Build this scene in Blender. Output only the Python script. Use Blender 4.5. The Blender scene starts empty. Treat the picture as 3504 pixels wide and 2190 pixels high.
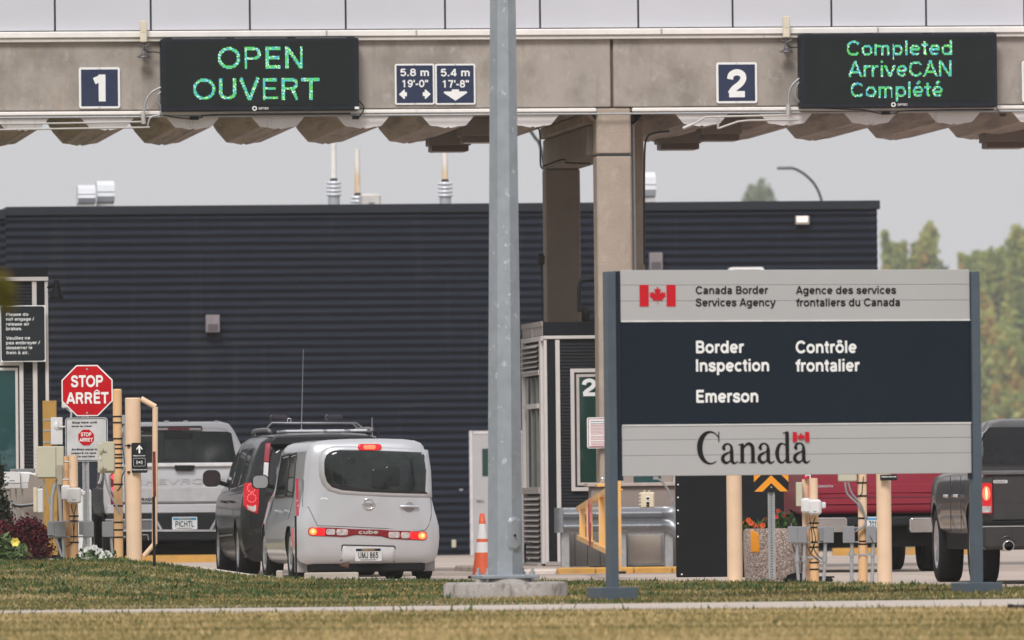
import bpy, math, random
import numpy as np
from mathutils import Vector, Matrix
from math import sin, cos, pi, radians, tan

random.seed(7); rng = np.random.default_rng(7)
SC = bpy.context.scene
COL = SC.collection

# ------------------------------------------------------------------ camera
FPX = 36000.0                      # focal length in photo pixels (3504 wide)
HC = 0.78                          # eye height above the lane
ROLL = radians(0.60); PITCH = math.atan((1746.0 - 1095.0) / FPX)
CAM = Vector((0, 0, HC))
_F = Vector((0, cos(PITCH), sin(PITCH))); _R0 = Vector((1, 0, 0)); _U0 = Vector((0, -sin(PITCH), cos(PITCH)))
_R = cos(ROLL) * _R0 - sin(ROLL) * _U0; _U = sin(ROLL) * _R0 + cos(ROLL) * _U0
cam = bpy.data.cameras.new("camera"); camo = bpy.data.objects.new("camera", cam); COL.objects.link(camo)
cam.sensor_width = 36.0; cam.lens = 36.0 * FPX / 3504.0
cam.clip_start = 1.0; cam.clip_end = 9000.0
cam.dof.use_dof = True; cam.dof.focus_distance = 112.0; cam.dof.aperture_fstop = 6.5
m = Matrix.Identity(4)
for r in range(3):
    m[r][0] = _R[r]; m[r][1] = _U[r]; m[r][2] = -_F[r]; m[r][3] = CAM[r]
camo.matrix_world = m
SC.camera = camo

# ------------------------------------------------------------------ light
SUN_EL, SUN_AZ = 46.0, 194.0       # degrees; azimuth clockwise from +Y
w = bpy.data.worlds.new("World"); SC.world = w; w.use_nodes = True
nt = w.node_tree; nt.nodes.clear()
wo = nt.nodes.new("ShaderNodeOutputWorld"); bg = nt.nodes.new("ShaderNodeBackground")
sky = nt.nodes.new("ShaderNodeTexSky"); sky.sky_type = 'NISHITA'; sky.sun_disc = False
sky.sun_elevation = radians(SUN_EL); sky.sun_rotation = radians(SUN_AZ)
sky.air_density = 1.0; sky.dust_density = 6.0; sky.ozone_density = 1.0
mixs = nt.nodes.new("ShaderNodeMix"); mixs.data_type = 'RGBA'; mixs.inputs[0].default_value = 0.93
mixs.inputs[7].default_value = (6.42, 6.42, 6.70, 1)      # even grey smoke and cloud layer
nt.links.new(sky.outputs[0], mixs.inputs[6]); nt.links.new(mixs.outputs[2], bg.inputs[0])
bg.inputs[1].default_value = 0.10
nt.links.new(bg.outputs[0], wo.inputs[0])
sl = bpy.data.lights.new("sun", 'SUN'); sl.energy = 2.5; sl.angle = radians(20); sl.color = (1.0, 0.972, 0.94)
so = bpy.data.objects.new("sun", sl); COL.objects.link(so)
sd = Vector((sin(radians(SUN_AZ)) * cos(radians(SUN_EL)), cos(radians(SUN_AZ)) * cos(radians(SUN_EL)), sin(radians(SUN_EL))))
so.rotation_euler = sd.to_track_quat('Z', 'Y').to_euler(); so.location = (0, 0, 60)
SC.view_settings.view_transform = 'Standard'; SC.view_settings.look = 'None'
SC.view_settings.exposure = 0.12; SC.view_settings.gamma = 1.0
SC.render.engine = 'CYCLES'
SC.cycles.use_denoising = True
SC.cycles.max_bounces = 6; SC.cycles.volume_bounces = 1

# ------------------------------------------------------------------ frames: photo pixels -> places
def ray(px, py):
    return _F + ((px - 1752.0) / FPX) * _R + ((1095.0 - py) / FPX) * _U
def world(px, py, D):
    d = ray(px, py); return CAM + d * (D / d.y)
def gx(px, D, z=0.0):              # X of a pixel column at distance D near height z
    py = 1746.0 + (HC - z) * FPX / D
    return world(px, py, D).x
class Fr:
    def __init__(s, o, yaw=0.0):
        s.o = Vector(o); s.yaw = radians(yaw); s.yd = yaw
        s.ex = Vector((cos(s.yaw), sin(s.yaw), 0)); s.ey = Vector((-sin(s.yaw), cos(s.yaw), 0))
    def hit(s, px, py, v=0.0):
        d = ray(px, py); c = CAM - s.o
        t = (v - c.dot(s.ey)) / d.dot(s.ey); p = c + d * t        # relative to the frame
        return (p.dot(s.ex), p.z)
    def u(s, px, py=1700, v=0.0): return s.hit(px, py, v)[0]
    def z(s, px, py, v=0.0): return s.hit(px, py, v)[1]
    def rect(s, x0, y0, x1, y1, v=0.0):
        xm, ym = (x0 + x1) / 2, (y0 + y1) / 2
        return s.hit(x0, ym, v)[0], s.hit(x1, ym, v)[0], s.hit(xm, y1, v)[1], s.hit(xm, y0, v)[1]
    def sub(s, u=0, v=0, z=0): return Fr(s.o + s.ex * u + s.ey * v + Vector((0, 0, z)), s.yd)
    def at(s, px, py, v=0.0):
        u, z = s.hit(px, py, v); return s.sub(u, v, z)
def G(px, D, yaw=0.0, z=0.0): return Fr((gx(px, D, z), D, z), yaw)

# ------------------------------------------------------------------ mesh builder
class MB:
    def __init__(s): s.v = []; s.f = []; s.m = []; s.sm = []
    def add(s, vs, fs, m=0, smooth=False):
        b = len(s.v); s.v.extend([tuple(p) for p in vs])
        for f in fs: s.f.append(tuple(b + i for i in f)); s.m.append(m); s.sm.append(smooth)
        return s
    def box(s, x0, x1, y0, y1, z0, z1, m=0, ch=0.0):
        if x0 > x1: x0, x1 = x1, x0
        if y0 > y1: y0, y1 = y1, y0
        if z0 > z1: z0, z1 = z1, z0
        c = min(ch, (x1-x0)*.3, (y1-y0)*.3, (z1-z0)*.3)
        if c > 0:
            ring = lambda a0, a1, b0, b1, k: [(a0+k, b0), (a1-k, b0), (a1, b0+k), (a1, b1-k), (a1-k, b1), (a0+k, b1), (a0, b1-k), (a0, b0+k)]
            A = ring(x0+c, x1-c, z0+c, z1-c, c*.5); B = ring(x0, x1, z0, z1, c)
            vs = [(p[0], y0, p[1]) for p in A] + [(p[0], y0+c, p[1]) for p in B] + [(p[0], y1-c, p[1]) for p in B] + [(p[0], y1, p[1]) for p in A]
            fs = [tuple(range(8)), tuple(reversed(range(24, 32)))]
            for r in range(3):
                for i in range(8):
                    j = (i+1) % 8; fs.append((r*8+j, r*8+i, (r+1)*8+i, (r+1)*8+j))
            return s.add(vs, fs, m)
        vs = [(x, y, z) for z in (z0, z1) for y in (y0, y1) for x in (x0, x1)]
        return s.add(vs, [(0,2,3,1),(4,5,7,6),(0,1,5,4),(2,6,7,3),(0,4,6,2),(1,3,7,5)], m)
    def rb(s, F, x0, y0, x1, y1, v0=0.0, v1=0.1, m=0, ch=0.0):   # box from a photo rectangle on plane v0
        a, b, c, d = F.rect(x0, y0, x1, y1, v0); return s.box(a, b, v0, v1, c, d, m, ch)
    def cyl(s, p0, p1, r0, r1=None, n=12, m=0, cap=True, smooth=True):
        if r1 is None: r1 = r0
        p0 = Vector(p0); p1 = Vector(p1); d = (p1 - p0).normalized()
        a = d.cross(Vector((0, 0, 1)) if abs(d.z) < .95 else Vector((1, 0, 0))).normalized(); b = d.cross(a)
        vs = []
        for p, r in ((p0, r0), (p1, r1)):
            for i in range(n): t = 2*pi*i/n; vs.append(p + (a*cos(t) + b*sin(t))*r)
        s.add(vs, [(i, (i+1) % n, n+(i+1) % n, n+i) for i in range(n)], m, smooth)
        if cap: s.add(vs[:n], [tuple(reversed(range(n)))], m); s.add(vs[n:], [tuple(range(n))], m)
        return s
    def tube(s, pts, r, n=8, m=0, sub=0):
        P = [Vector(p) for p in pts]
        if sub: P = smooth_path(P, sub)
        rs = r if isinstance(r, (list, tuple)) else [r]*len(P)
        if len(rs) != len(P): rs = [rs[min(len(rs)-1, int(i/len(P)*len(rs)))] for i in range(len(P))]
        vs = []; a = None
        for i, p in enumerate(P):
            t = (P[min(i+1, len(P)-1)] - P[max(i-1, 0)]).normalized()
            if a is None: a = t.cross(Vector((0, 0, 1)) if abs(t.z) < .9 else Vector((1, 0, 0))).normalized()
            a = (a - t*a.dot(t)).normalized(); b = t.cross(a)
            for k in range(n): q = 2*pi*k/n; vs.append(p + (a*cos(q) + b*sin(q))*rs[i])
        fs = []
        for i in range(len(P)-1):
            for k in range(n): fs.append((i*n+k, i*n+(k+1) % n, (i+1)*n+(k+1) % n, (i+1)*n+k))
        s.add(vs, fs, m, True); s.add(vs[:n], [tuple(reversed(range(n)))], m); s.add(vs[-n:], [tuple(range(n))], m)
        return s
    def lathe(s, prof, o=(0,0,0), axis='z', n=20, m=0, smooth=True):  # prof: (r, h)
        o = Vector(o); vs = []
        for r, h in prof:
            for i in range(n):
                t = 2*pi*i/n
                vs.append(o + (Vector((r*cos(t), r*sin(t), h)) if axis == 'z' else Vector((h, r*cos(t), r*sin(t))) if axis == 'x' else Vector((r*cos(t), h, r*sin(t)))))
        fs = []
        for k in range(len(prof)-1):
            for i in range(n): fs.append((k*n+i, k*n+(i+1) % n, (k+1)*n+(i+1) % n, (k+1)*n+i))
        s.add(vs, fs, m, smooth); return s
    def prism(s, poly, y0, y1, m=0, f=None, side=None):         # polygon in (x,z) pushed along y
        f = f or (lambda a, b, c: (a, b, c)); n = len(poly)
        vs = [f(p[0], y0, p[1]) for p in poly] + [f(p[0], y1, p[1]) for p in poly]
        s.add(vs, [tuple(range(n)), tuple(reversed(range(n, 2*n)))], m)
        s.add(vs, [((i+1) % n, i, n+i, n+(i+1) % n) for i in range(n)], m if side is None else side)
        return s
    def patch(s, poly, surf, off=0.004, m=0, rings=4, skirt=0.006, centre=None):
        Q = []
        for i, p in enumerate(poly):
            q = poly[(i+1) % len(poly)]; k_ = max(1, int(math.hypot(q[0]-p[0], q[1]-p[1])/.055))
            Q += [(p[0]+(q[0]-p[0])*j/k_, p[1]+(q[1]-p[1])*j/k_) for j in range(k_)]
        poly = Q; rings = max(rings, 7)
        cx = sum(p[0] for p in poly)/len(poly); cz = sum(p[1] for p in poly)/len(poly)
        if centre: cx, cz = centre
        n = len(poly); vs = [surf(a, b, off - skirt) for a, b in poly]; fs = []
        for k in range(rings):
            q = 1 - k/rings
            vs += [surf(cx + (a-cx)*q, cz + (b-cz)*q, off) for a, b in poly]
        vs.append(surf(cx, cz, off))
        for k in range(rings):
            for i in range(n): fs.append((k*n+i, k*n+(i+1) % n, (k+1)*n+(i+1) % n, (k+1)*n+i))
        fs += [(rings*n+i, rings*n+(i+1) % n, (rings+1)*n) for i in range(n)]
        b = len(s.f); s.add(vs, fs, m, True)
        for i in range(n): s.sm[b+i] = False
        return s
def smooth_path(P, sub):
    out = []
    for i in range(len(P)-1):
        a, b, c, d = P[max(i-1, 0)], P[i], P[i+1], P[min(i+2, len(P)-1)]
        for k in range(sub):
            t = k/sub
            out.append(0.5*((2*b) + (c-a)*t + (2*a-5*b+4*c-d)*t*t + (3*b-a-3*c+d)*t**3))
    out.append(P[-1]); return out
def rrect(x0, x1, z0, z1, r, k=4):
    out = []
    for cx, cz, a0 in ((x1-r, z1-r, 0), (x0+r, z1-r, 90), (x0+r, z0+r, 180), (x1-r, z0+r, 270)):
        for i in range(k+1):
            t = radians(a0 + 90*i/k); out.append((cx + r*cos(t), cz + r*sin(t)))
    return out
def ell(cx, cz, rx, rz, n=20, a0=0): return [(cx + rx*cos(a0+2*pi*i/n), cz + rz*sin(a0+2*pi*i/n)) for i in range(n)]
FLAT = lambda y: (lambda a, b, o: (a, y - o, b))

# ------------------------------------------------------------------ objects
def _mesh(name, mb, mats):
    me = bpy.data.meshes.new(name); me.from_pydata(mb.v, [], mb.f)
    if not isinstance(mats, (list, tuple)): mats = [mats]
    for mm in mats: me.materials.append(mm)
    me.polygons.foreach_set('material_index', mb.m); me.polygons.foreach_set('use_smooth', mb.sm)
    me.update(); return me
def obj(name, mb, mats, parent=None, label=None, kind=None, F=None, normals=False, sharp=None):
    me = mb if isinstance(mb, bpy.types.Mesh) else _mesh(name, mb, mats)
    if normals:
        import bmesh
        b = bmesh.new(); b.from_mesh(me); bmesh.ops.remove_doubles(b, verts=b.verts, dist=1e-5)
        bmesh.ops.recalc_face_normals(b, faces=b.faces); b.to_mesh(me); b.free()
    if sharp: me.set_sharp_from_angle(angle=radians(sharp))
    o = bpy.data.objects.new(name, me); COL.objects.link(o)
    if parent: o.parent = parent
    if F: o.location = F.o; o.rotation_euler = (0, 0, F.yaw)
    if label: o['label'] = label
    if kind: o['kind'] = kind
    return o
def thing(name, label, cat, F, group=None):
    o = bpy.data.objects.new(name, None); COL.objects.link(o); o.empty_display_size = .2
    o.location = F.o; o.rotation_euler = (0, 0, F.yaw); o['label'] = label; o['category'] = cat
    if group: o['group'] = group
    return o
def single(name, mb, mats, label, cat, F, group=None, **k):
    o = obj(name, mb, mats, F=F, label=label, **k); o['category'] = cat
    if group: o['group'] = group
    return o

# ------------------------------------------------------------------ materials
_mats = {}
def M(name, col, rough=.6, metal=0.0, var=.12, scale=6.0, bump=0.0, bscale=None, coat=0.0, col2=None, emit=None, es=0.0, spec=.5, stretch=(1,1,1), spots=None, flake=0):
    if name in _mats: return _mats[name]
    if max(col[:3]) < .09 and metal == 0 and rough > .15: spec = .12       # matt dark paint and plastic
    mt = bpy.data.materials.new(name); mt.use_nodes = True; t = mt.node_tree; N = t.nodes; L = t.links
    b = N['Principled BSDF']; b.inputs['Roughness'].default_value = rough; b.inputs['Metallic'].default_value = metal
    b.inputs['Specular IOR Level'].default_value = spec; b.inputs['Coat Weight'].default_value = coat
    b.inputs['Coat Roughness'].default_value = .06
    tc = N.new('ShaderNodeTexCoord'); mp = N.new('ShaderNodeMapping'); mp.inputs['Scale'].default_value = stretch
    L.new(tc.outputs['Object'], mp.inputs[0])
    n1 = N.new('ShaderNodeTexNoise'); n1.inputs['Scale'].default_value = scale; n1.inputs['Detail'].default_value = 6; n1.inputs['Roughness'].default_value = .6
    L.new(mp.outputs[0], n1.inputs[0])
    mx = N.new('ShaderNodeMix'); mx.data_type = 'RGBA'
    c = Vector(col[:3]); d = Vector(col2[:3]) if col2 else c*(1+var)
    a = c if col2 else c*(1-var)
    mx.inputs[6].default_value = (*a, 1); mx.inputs[7].default_value = (*d, 1)
    rmp = N.new('ShaderNodeMapRange'); rmp.inputs[1].default_value = .3; rmp.inputs[2].default_value = .7
    L.new(n1.outputs[0], rmp.inputs[0]); L.new(rmp.outputs[0], mx.inputs[0])
    out = mx.outputs[2]
    if spots:   # (colour, scale, low, high, stretch, weight)
        for sc_, ss, lo, hi, st, wt in spots:
            mp2 = N.new('ShaderNodeMapping'); mp2.inputs['Scale'].default_value = st; mp2.inputs['Location'].default_value = (ss, 2.3, 5.1)
            L.new(tc.outputs['Object'], mp2.inputs[0])
            n2 = N.new('ShaderNodeTexNoise'); n2.inputs['Scale'].default_value = ss; n2.inputs['Detail'].default_value = 5; n2.inputs['Roughness'].default_value = .65
            L.new(mp2.outputs[0], n2.inputs[0])
            r2 = N.new('ShaderNodeMapRange'); r2.inputs[1].default_value = lo; r2.inputs[2].default_value = hi; r2.inputs[4].default_value = wt
            L.new(n2.outputs[0], r2.inputs[0])
            m2 = N.new('ShaderNodeMix'); m2.data_type = 'RGBA'; m2.inputs[7].default_value = (*sc_, 1)
            L.new(r2.outputs[0], m2.inputs[0]); L.new(out, m2.inputs[6]); out = m2.outputs[2]
    L.new(out, b.inputs['Base Color'])
    if bump:
        nb = N.new('ShaderNodeTexNoise'); nb.inputs['Scale'].default_value = bscale or scale*8; nb.inputs['Detail'].default_value = 4
        L.new(mp.outputs[0], nb.inputs[0])
        bm = N.new('ShaderNodeBump'); bm.inputs['Strength'].default_value = bump; bm.inputs['Distance'].default_value = .01
        L.new(nb.outputs[0], bm.inputs['Height']); L.new(bm.outputs[0], b.inputs['Normal'])
    if rough > .05 and not emit:
        rr = N.new('ShaderNodeMapRange'); rr.inputs[3].default_value = max(0, rough*.88); rr.inputs[4].default_value = min(1, rough*1.14)
        L.new(n1.outputs[0], rr.inputs[0]); L.new(rr.outputs[0], b.inputs['Roughness'])
    if emit: b.inputs['Emission Color'].default_value = (*emit, 1); b.inputs['Emission Strength'].default_value = es
    _mats[name] = mt; return mt
def attr_mat(name, ramp, rough=.8, trans=0.0, attr='tint'):
    mt = bpy.data.materials.new(name); mt.use_nodes = True; t = mt.node_tree; N = t.nodes; L = t.links
    b = N['Principled BSDF']; b.inputs['Roughness'].default_value = rough; b.inputs['Specular IOR Level'].default_value = .25
    a = N.new('ShaderNodeAttribute'); a.attribute_name = attr
    cr = N.new('ShaderNodeValToRGB'); e = cr.color_ramp.elements
    while len(e) < len(ramp): e.new(.5)
    for i, (p, c) in enumerate(ramp): e[i].position = p; e[i].color = (*c, 1)
    L.new(a.outputs['Fac'], cr.inputs[0]); L.new(cr.outputs[0], b.inputs['Base Color'])
    if trans:
        tr = N.new('ShaderNodeBsdfTranslucent'); L.new(cr.outputs[0], tr.inputs[0])
        ms = N.new('ShaderNodeMixShader'); ms.inputs[0].default_value = trans
        L.new(b.outputs[0], ms.inputs[1]); L.new(tr.outputs[0], ms.inputs[2]); L.new(ms.outputs[0], N['Material Output'].inputs[0])
    return mt

concrete = M('precast_concrete', (.355,.315,.282), .85, var=.12, scale=1.3, bump=.25, bscale=40,
    spots=[((.20,.175,.15), 1.3, .46, .66, (1,1,.8), .8), ((.43,.40,.375), 7, .56, .70, (1,1,.8), .6), ((.27,.19,.125), 4, .56, .74, (2,1,.22), .5)])
concrete2 = M('pale_concrete', (.42,.37,.32), .88, var=.12, scale=2.5, bump=.3, bscale=60,
    spots=[((.16,.14,.12), 7, .56, .72, (1,1,.6), .6)])
basecon = M('weathered_concrete', (.34,.31,.29), .9, var=.2, scale=5, bump=.5, bscale=50,
    spots=[((.12,.10,.09), 9, .52, .66, (1,1,.5), .75), ((.55,.52,.5), 14, .6, .7, (1,1,1), .5)])
paving = M('lane_concrete', (.47,.385,.33), .88, var=.12, scale=.35, bump=.1,
    spots=[((.23,.19,.165), .5, .5, .62, (.25,3,1), .6), ((.14,.12,.11), .3, .58, .68, (.15,1.2,1), .6)])
kerbm = M('kerb_concrete', (.58,.51,.46), .88, var=.12, scale=6, bump=.3, spots=[((.3,.26,.22), 8, .58, .72, (1,1,1), .6)])
yellowk = M('yellow_kerb_paint', (.52,.28,.06), .75, var=.15, scale=4, bump=.3, spots=[((.30,.22,.15), 5, .56, .68, (.6,1,1.6), .75)])
whitem = M('white_enamel', (.80,.79,.79), .42, var=.04, scale=5)
fascia = M('white_fascia_panel', (.545,.55,.60), .38, var=.03, scale=.8)
trimw = M('white_trim', (.80,.765,.73), .5, var=.06, scale=6, spots=[((.45,.40,.36), 10, .62, .75, (1,1,.4), .5)])
gapm = M('dark_joint', (.05,.05,.055), .8)
blackm = M('black_powder_coat', (.018,.019,.022), .42, var=.15, scale=5)
led_face = M('display_face', (.013,.017,.018), .55, var=.2, scale=3)
navy = M('navy_sign_sheeting', (.032,.042,.085), .5, var=.06)
navy2 = M('navy_sign_panel', (.0095,.0165,.0265), .42, var=.08, scale=1.5)
signgrey = M('grey_sign_plank', (.405,.402,.402), .5, var=.03, scale=1.2)
signwhite = M('white_lettering', (.80,.80,.79), .5, var=.03)
signblack = M('black_lettering', (.012,.012,.013), .5)
signred = M('red_sign_sheeting', (.50,.006,.014), .42, spec=.12, var=.06, scale=4)
flagred = M('flag_red', (.52,.012,.022), .5, spec=.12, var=.05)
slate = M('slate_painted_steel', (.062,.085,.110), .38, var=.1, scale=7, spots=[((.25,.28,.3), 30, .70, .76, (1,1,1), .5)])
slate_dark = M('dark_painted_channel', (.016,.022,.034), .45)
clad = M('dark_blue_cladding', (.0085,.0125,.0235), .42, var=.10, scale=.6, stretch=(.3,1,3), spots=[((.030,.033,.042), 4, .56, .72, (.25,1,4), .6), ((.04,.04,.045), 1.2, .56, .72, (3,1,.2), .35)])
cladcap = M('dark_flashing', (.024,.028,.037), .4, var=.06)
galv = M('galvanised_steel', (.335,.37,.405), .45, metal=.55, var=.09, scale=7, bump=.08,
    spots=[((.62,.65,.68), 14, .62, .68, (1,1,.8), .7), ((.24,.26,.28), 6, .55, .75, (1,1,.4), .5)])
galv2 = M('zinc_conduit', (.40,.41,.42), .42, metal=.5, var=.12, scale=20)
greybox = M('grey_junction_box', (.22,.225,.24), .5, var=.06, scale=6, spots=[((.12,.12,.12), 9, .64, .76, (1,1,.5), .4)])
beigebox = M('beige_cabinet', (.49,.465,.36), .5, var=.05, scale=4, spots=[((.3,.27,.2), 7, .62, .76, (1,1,.4), .4)])
cream = M('cream_bollard_paint', (.74,.53,.365), .48, var=.06, scale=5, spots=[((.58,.34,.17), 4, .55, .75, (1,1,.35), .6), ((.25,.18,.13), 22, .70, .76, (1,1,.6), .7)])
cream2 = M('ochre_cream_paint', (.72,.44,.22), .5, var=.08, scale=5, spots=[((.45,.22,.08), 7, .56, .74, (1,1,.3), .6)])
ochre = M('ochre_post_paint', (.42,.235,.055), .55, var=.1, scale=6, spots=[((.16,.07,.03), 9, .56, .66, (1,1,.5), .8)])
yellowp = M('yellow_steel_paint', (.74,.41,.12), .5, var=.06, scale=5, spots=[((.62,.46,.32), 5, .45, .65, (1,1,1), .7)])
plastic_w = M('white_plastic', (.66,.65,.66), .45, var=.03)
blackrub = M('black_rubber', (.012,.012,.013), .7, var=.2, scale=8)
cablem = M('black_cable', (.015,.015,.016), .5)
glass_d = M('dark_glass', (.012,.018,.020), .05, var=.3, scale=1.2, spec=.45)
glass_teal = M('teal_glass', (.012,.055,.056), .06, var=.3, scale=1, spec=.5, spots=[((.07,.13,.14), 1.1, .56, .66, (1,1,2.5), .8)])
glass_green = M('green_glass', (.012,.042,.034), .08, var=.2, scale=1.0, spec=.5)
asph = M('tyre_rubber', (.014,.0145,.016), .75, var=.2, scale=20, bump=.3)
orange = M('orange_cone_plastic', (.62,.10,.035), .5, var=.1, scale=6)
reflw = M('white_reflective_band', (.62,.62,.62), .35, var=.08)
oran2 = M('orange_reflective', (.80,.30,.015), .45, var=.08)
aggregate = None
brownsteel = M('brown_deck_steel', (.36,.275,.225), .6, var=.2, scale=1.2, stretch=(3,.35,1), spots=[((.11,.08,.07), 1.5, .5, .62, (7,.3,1), .6), ((.30,.20,.15), 2, .58, .7, (4,.4,1), .5)])
lampm = M('fixture_brown', (.20,.165,.145), .6, var=.08)
greyplate = M('pale_grey_closure', (.70,.67,.67), .5, var=.07, scale=3, spots=[((.3,.28,.27), 6, .6, .75, (1,1,.5), .5)])
rustm = M('rusty_red_paint', (.16,.016,.012), .7, var=.3, scale=12, spots=[((.02,.008,.008), 14, .5, .62, (1,1,.4), .9)])
chrome = M('chrome', (.75,.75,.76), .12, metal=1.0, var=.03)
HAZE = 0.0002
# ------------------------------------------------------------------ lettering
_tc = bpy.data.curves.new('glyph', 'FONT'); _tc.dimensions = '2D'; _tc.resolution_u = 3
_to = bpy.data.objects.new('glyph', _tc)
def _raw(s):
    _tc.body = s
    me = bpy.data.meshes.new_from_object(_to); v = [(p.co.x, p.co.y) for p in me.vertices]
    me.calc_loop_triangles(); f = [tuple(t.vertices) for t in me.loop_triangles]
    bpy.data.meshes.remove(me); return v, f
def ribbon(pts, ws, sub=6):
    P = smooth_path([Vector((p[0], p[1], 0)) for p in pts], sub); n = len(P); Wd = []
    for i in range(n):
        t = i/(n-1)*(len(ws)-1); k = min(int(t), len(ws)-2); Wd.append((ws[k]*(1-(t-k)) + ws[k+1]*(t-k))*ribbon.gain)
    V = []
    for i, p in enumerate(P):
        t = (P[min(i+1, n-1)] - P[max(i-1, 0)]).normalized(); q = Vector((-t.y, t.x, 0))*Wd[i]*.5
        V += [(p.x+q.x, p.y+q.y), (p.x-q.x, p.y-q.y)]
    return V, [(2*i, 2*i+1, 2*i+3, 2*i+2) for i in range(n-1)]
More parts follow.
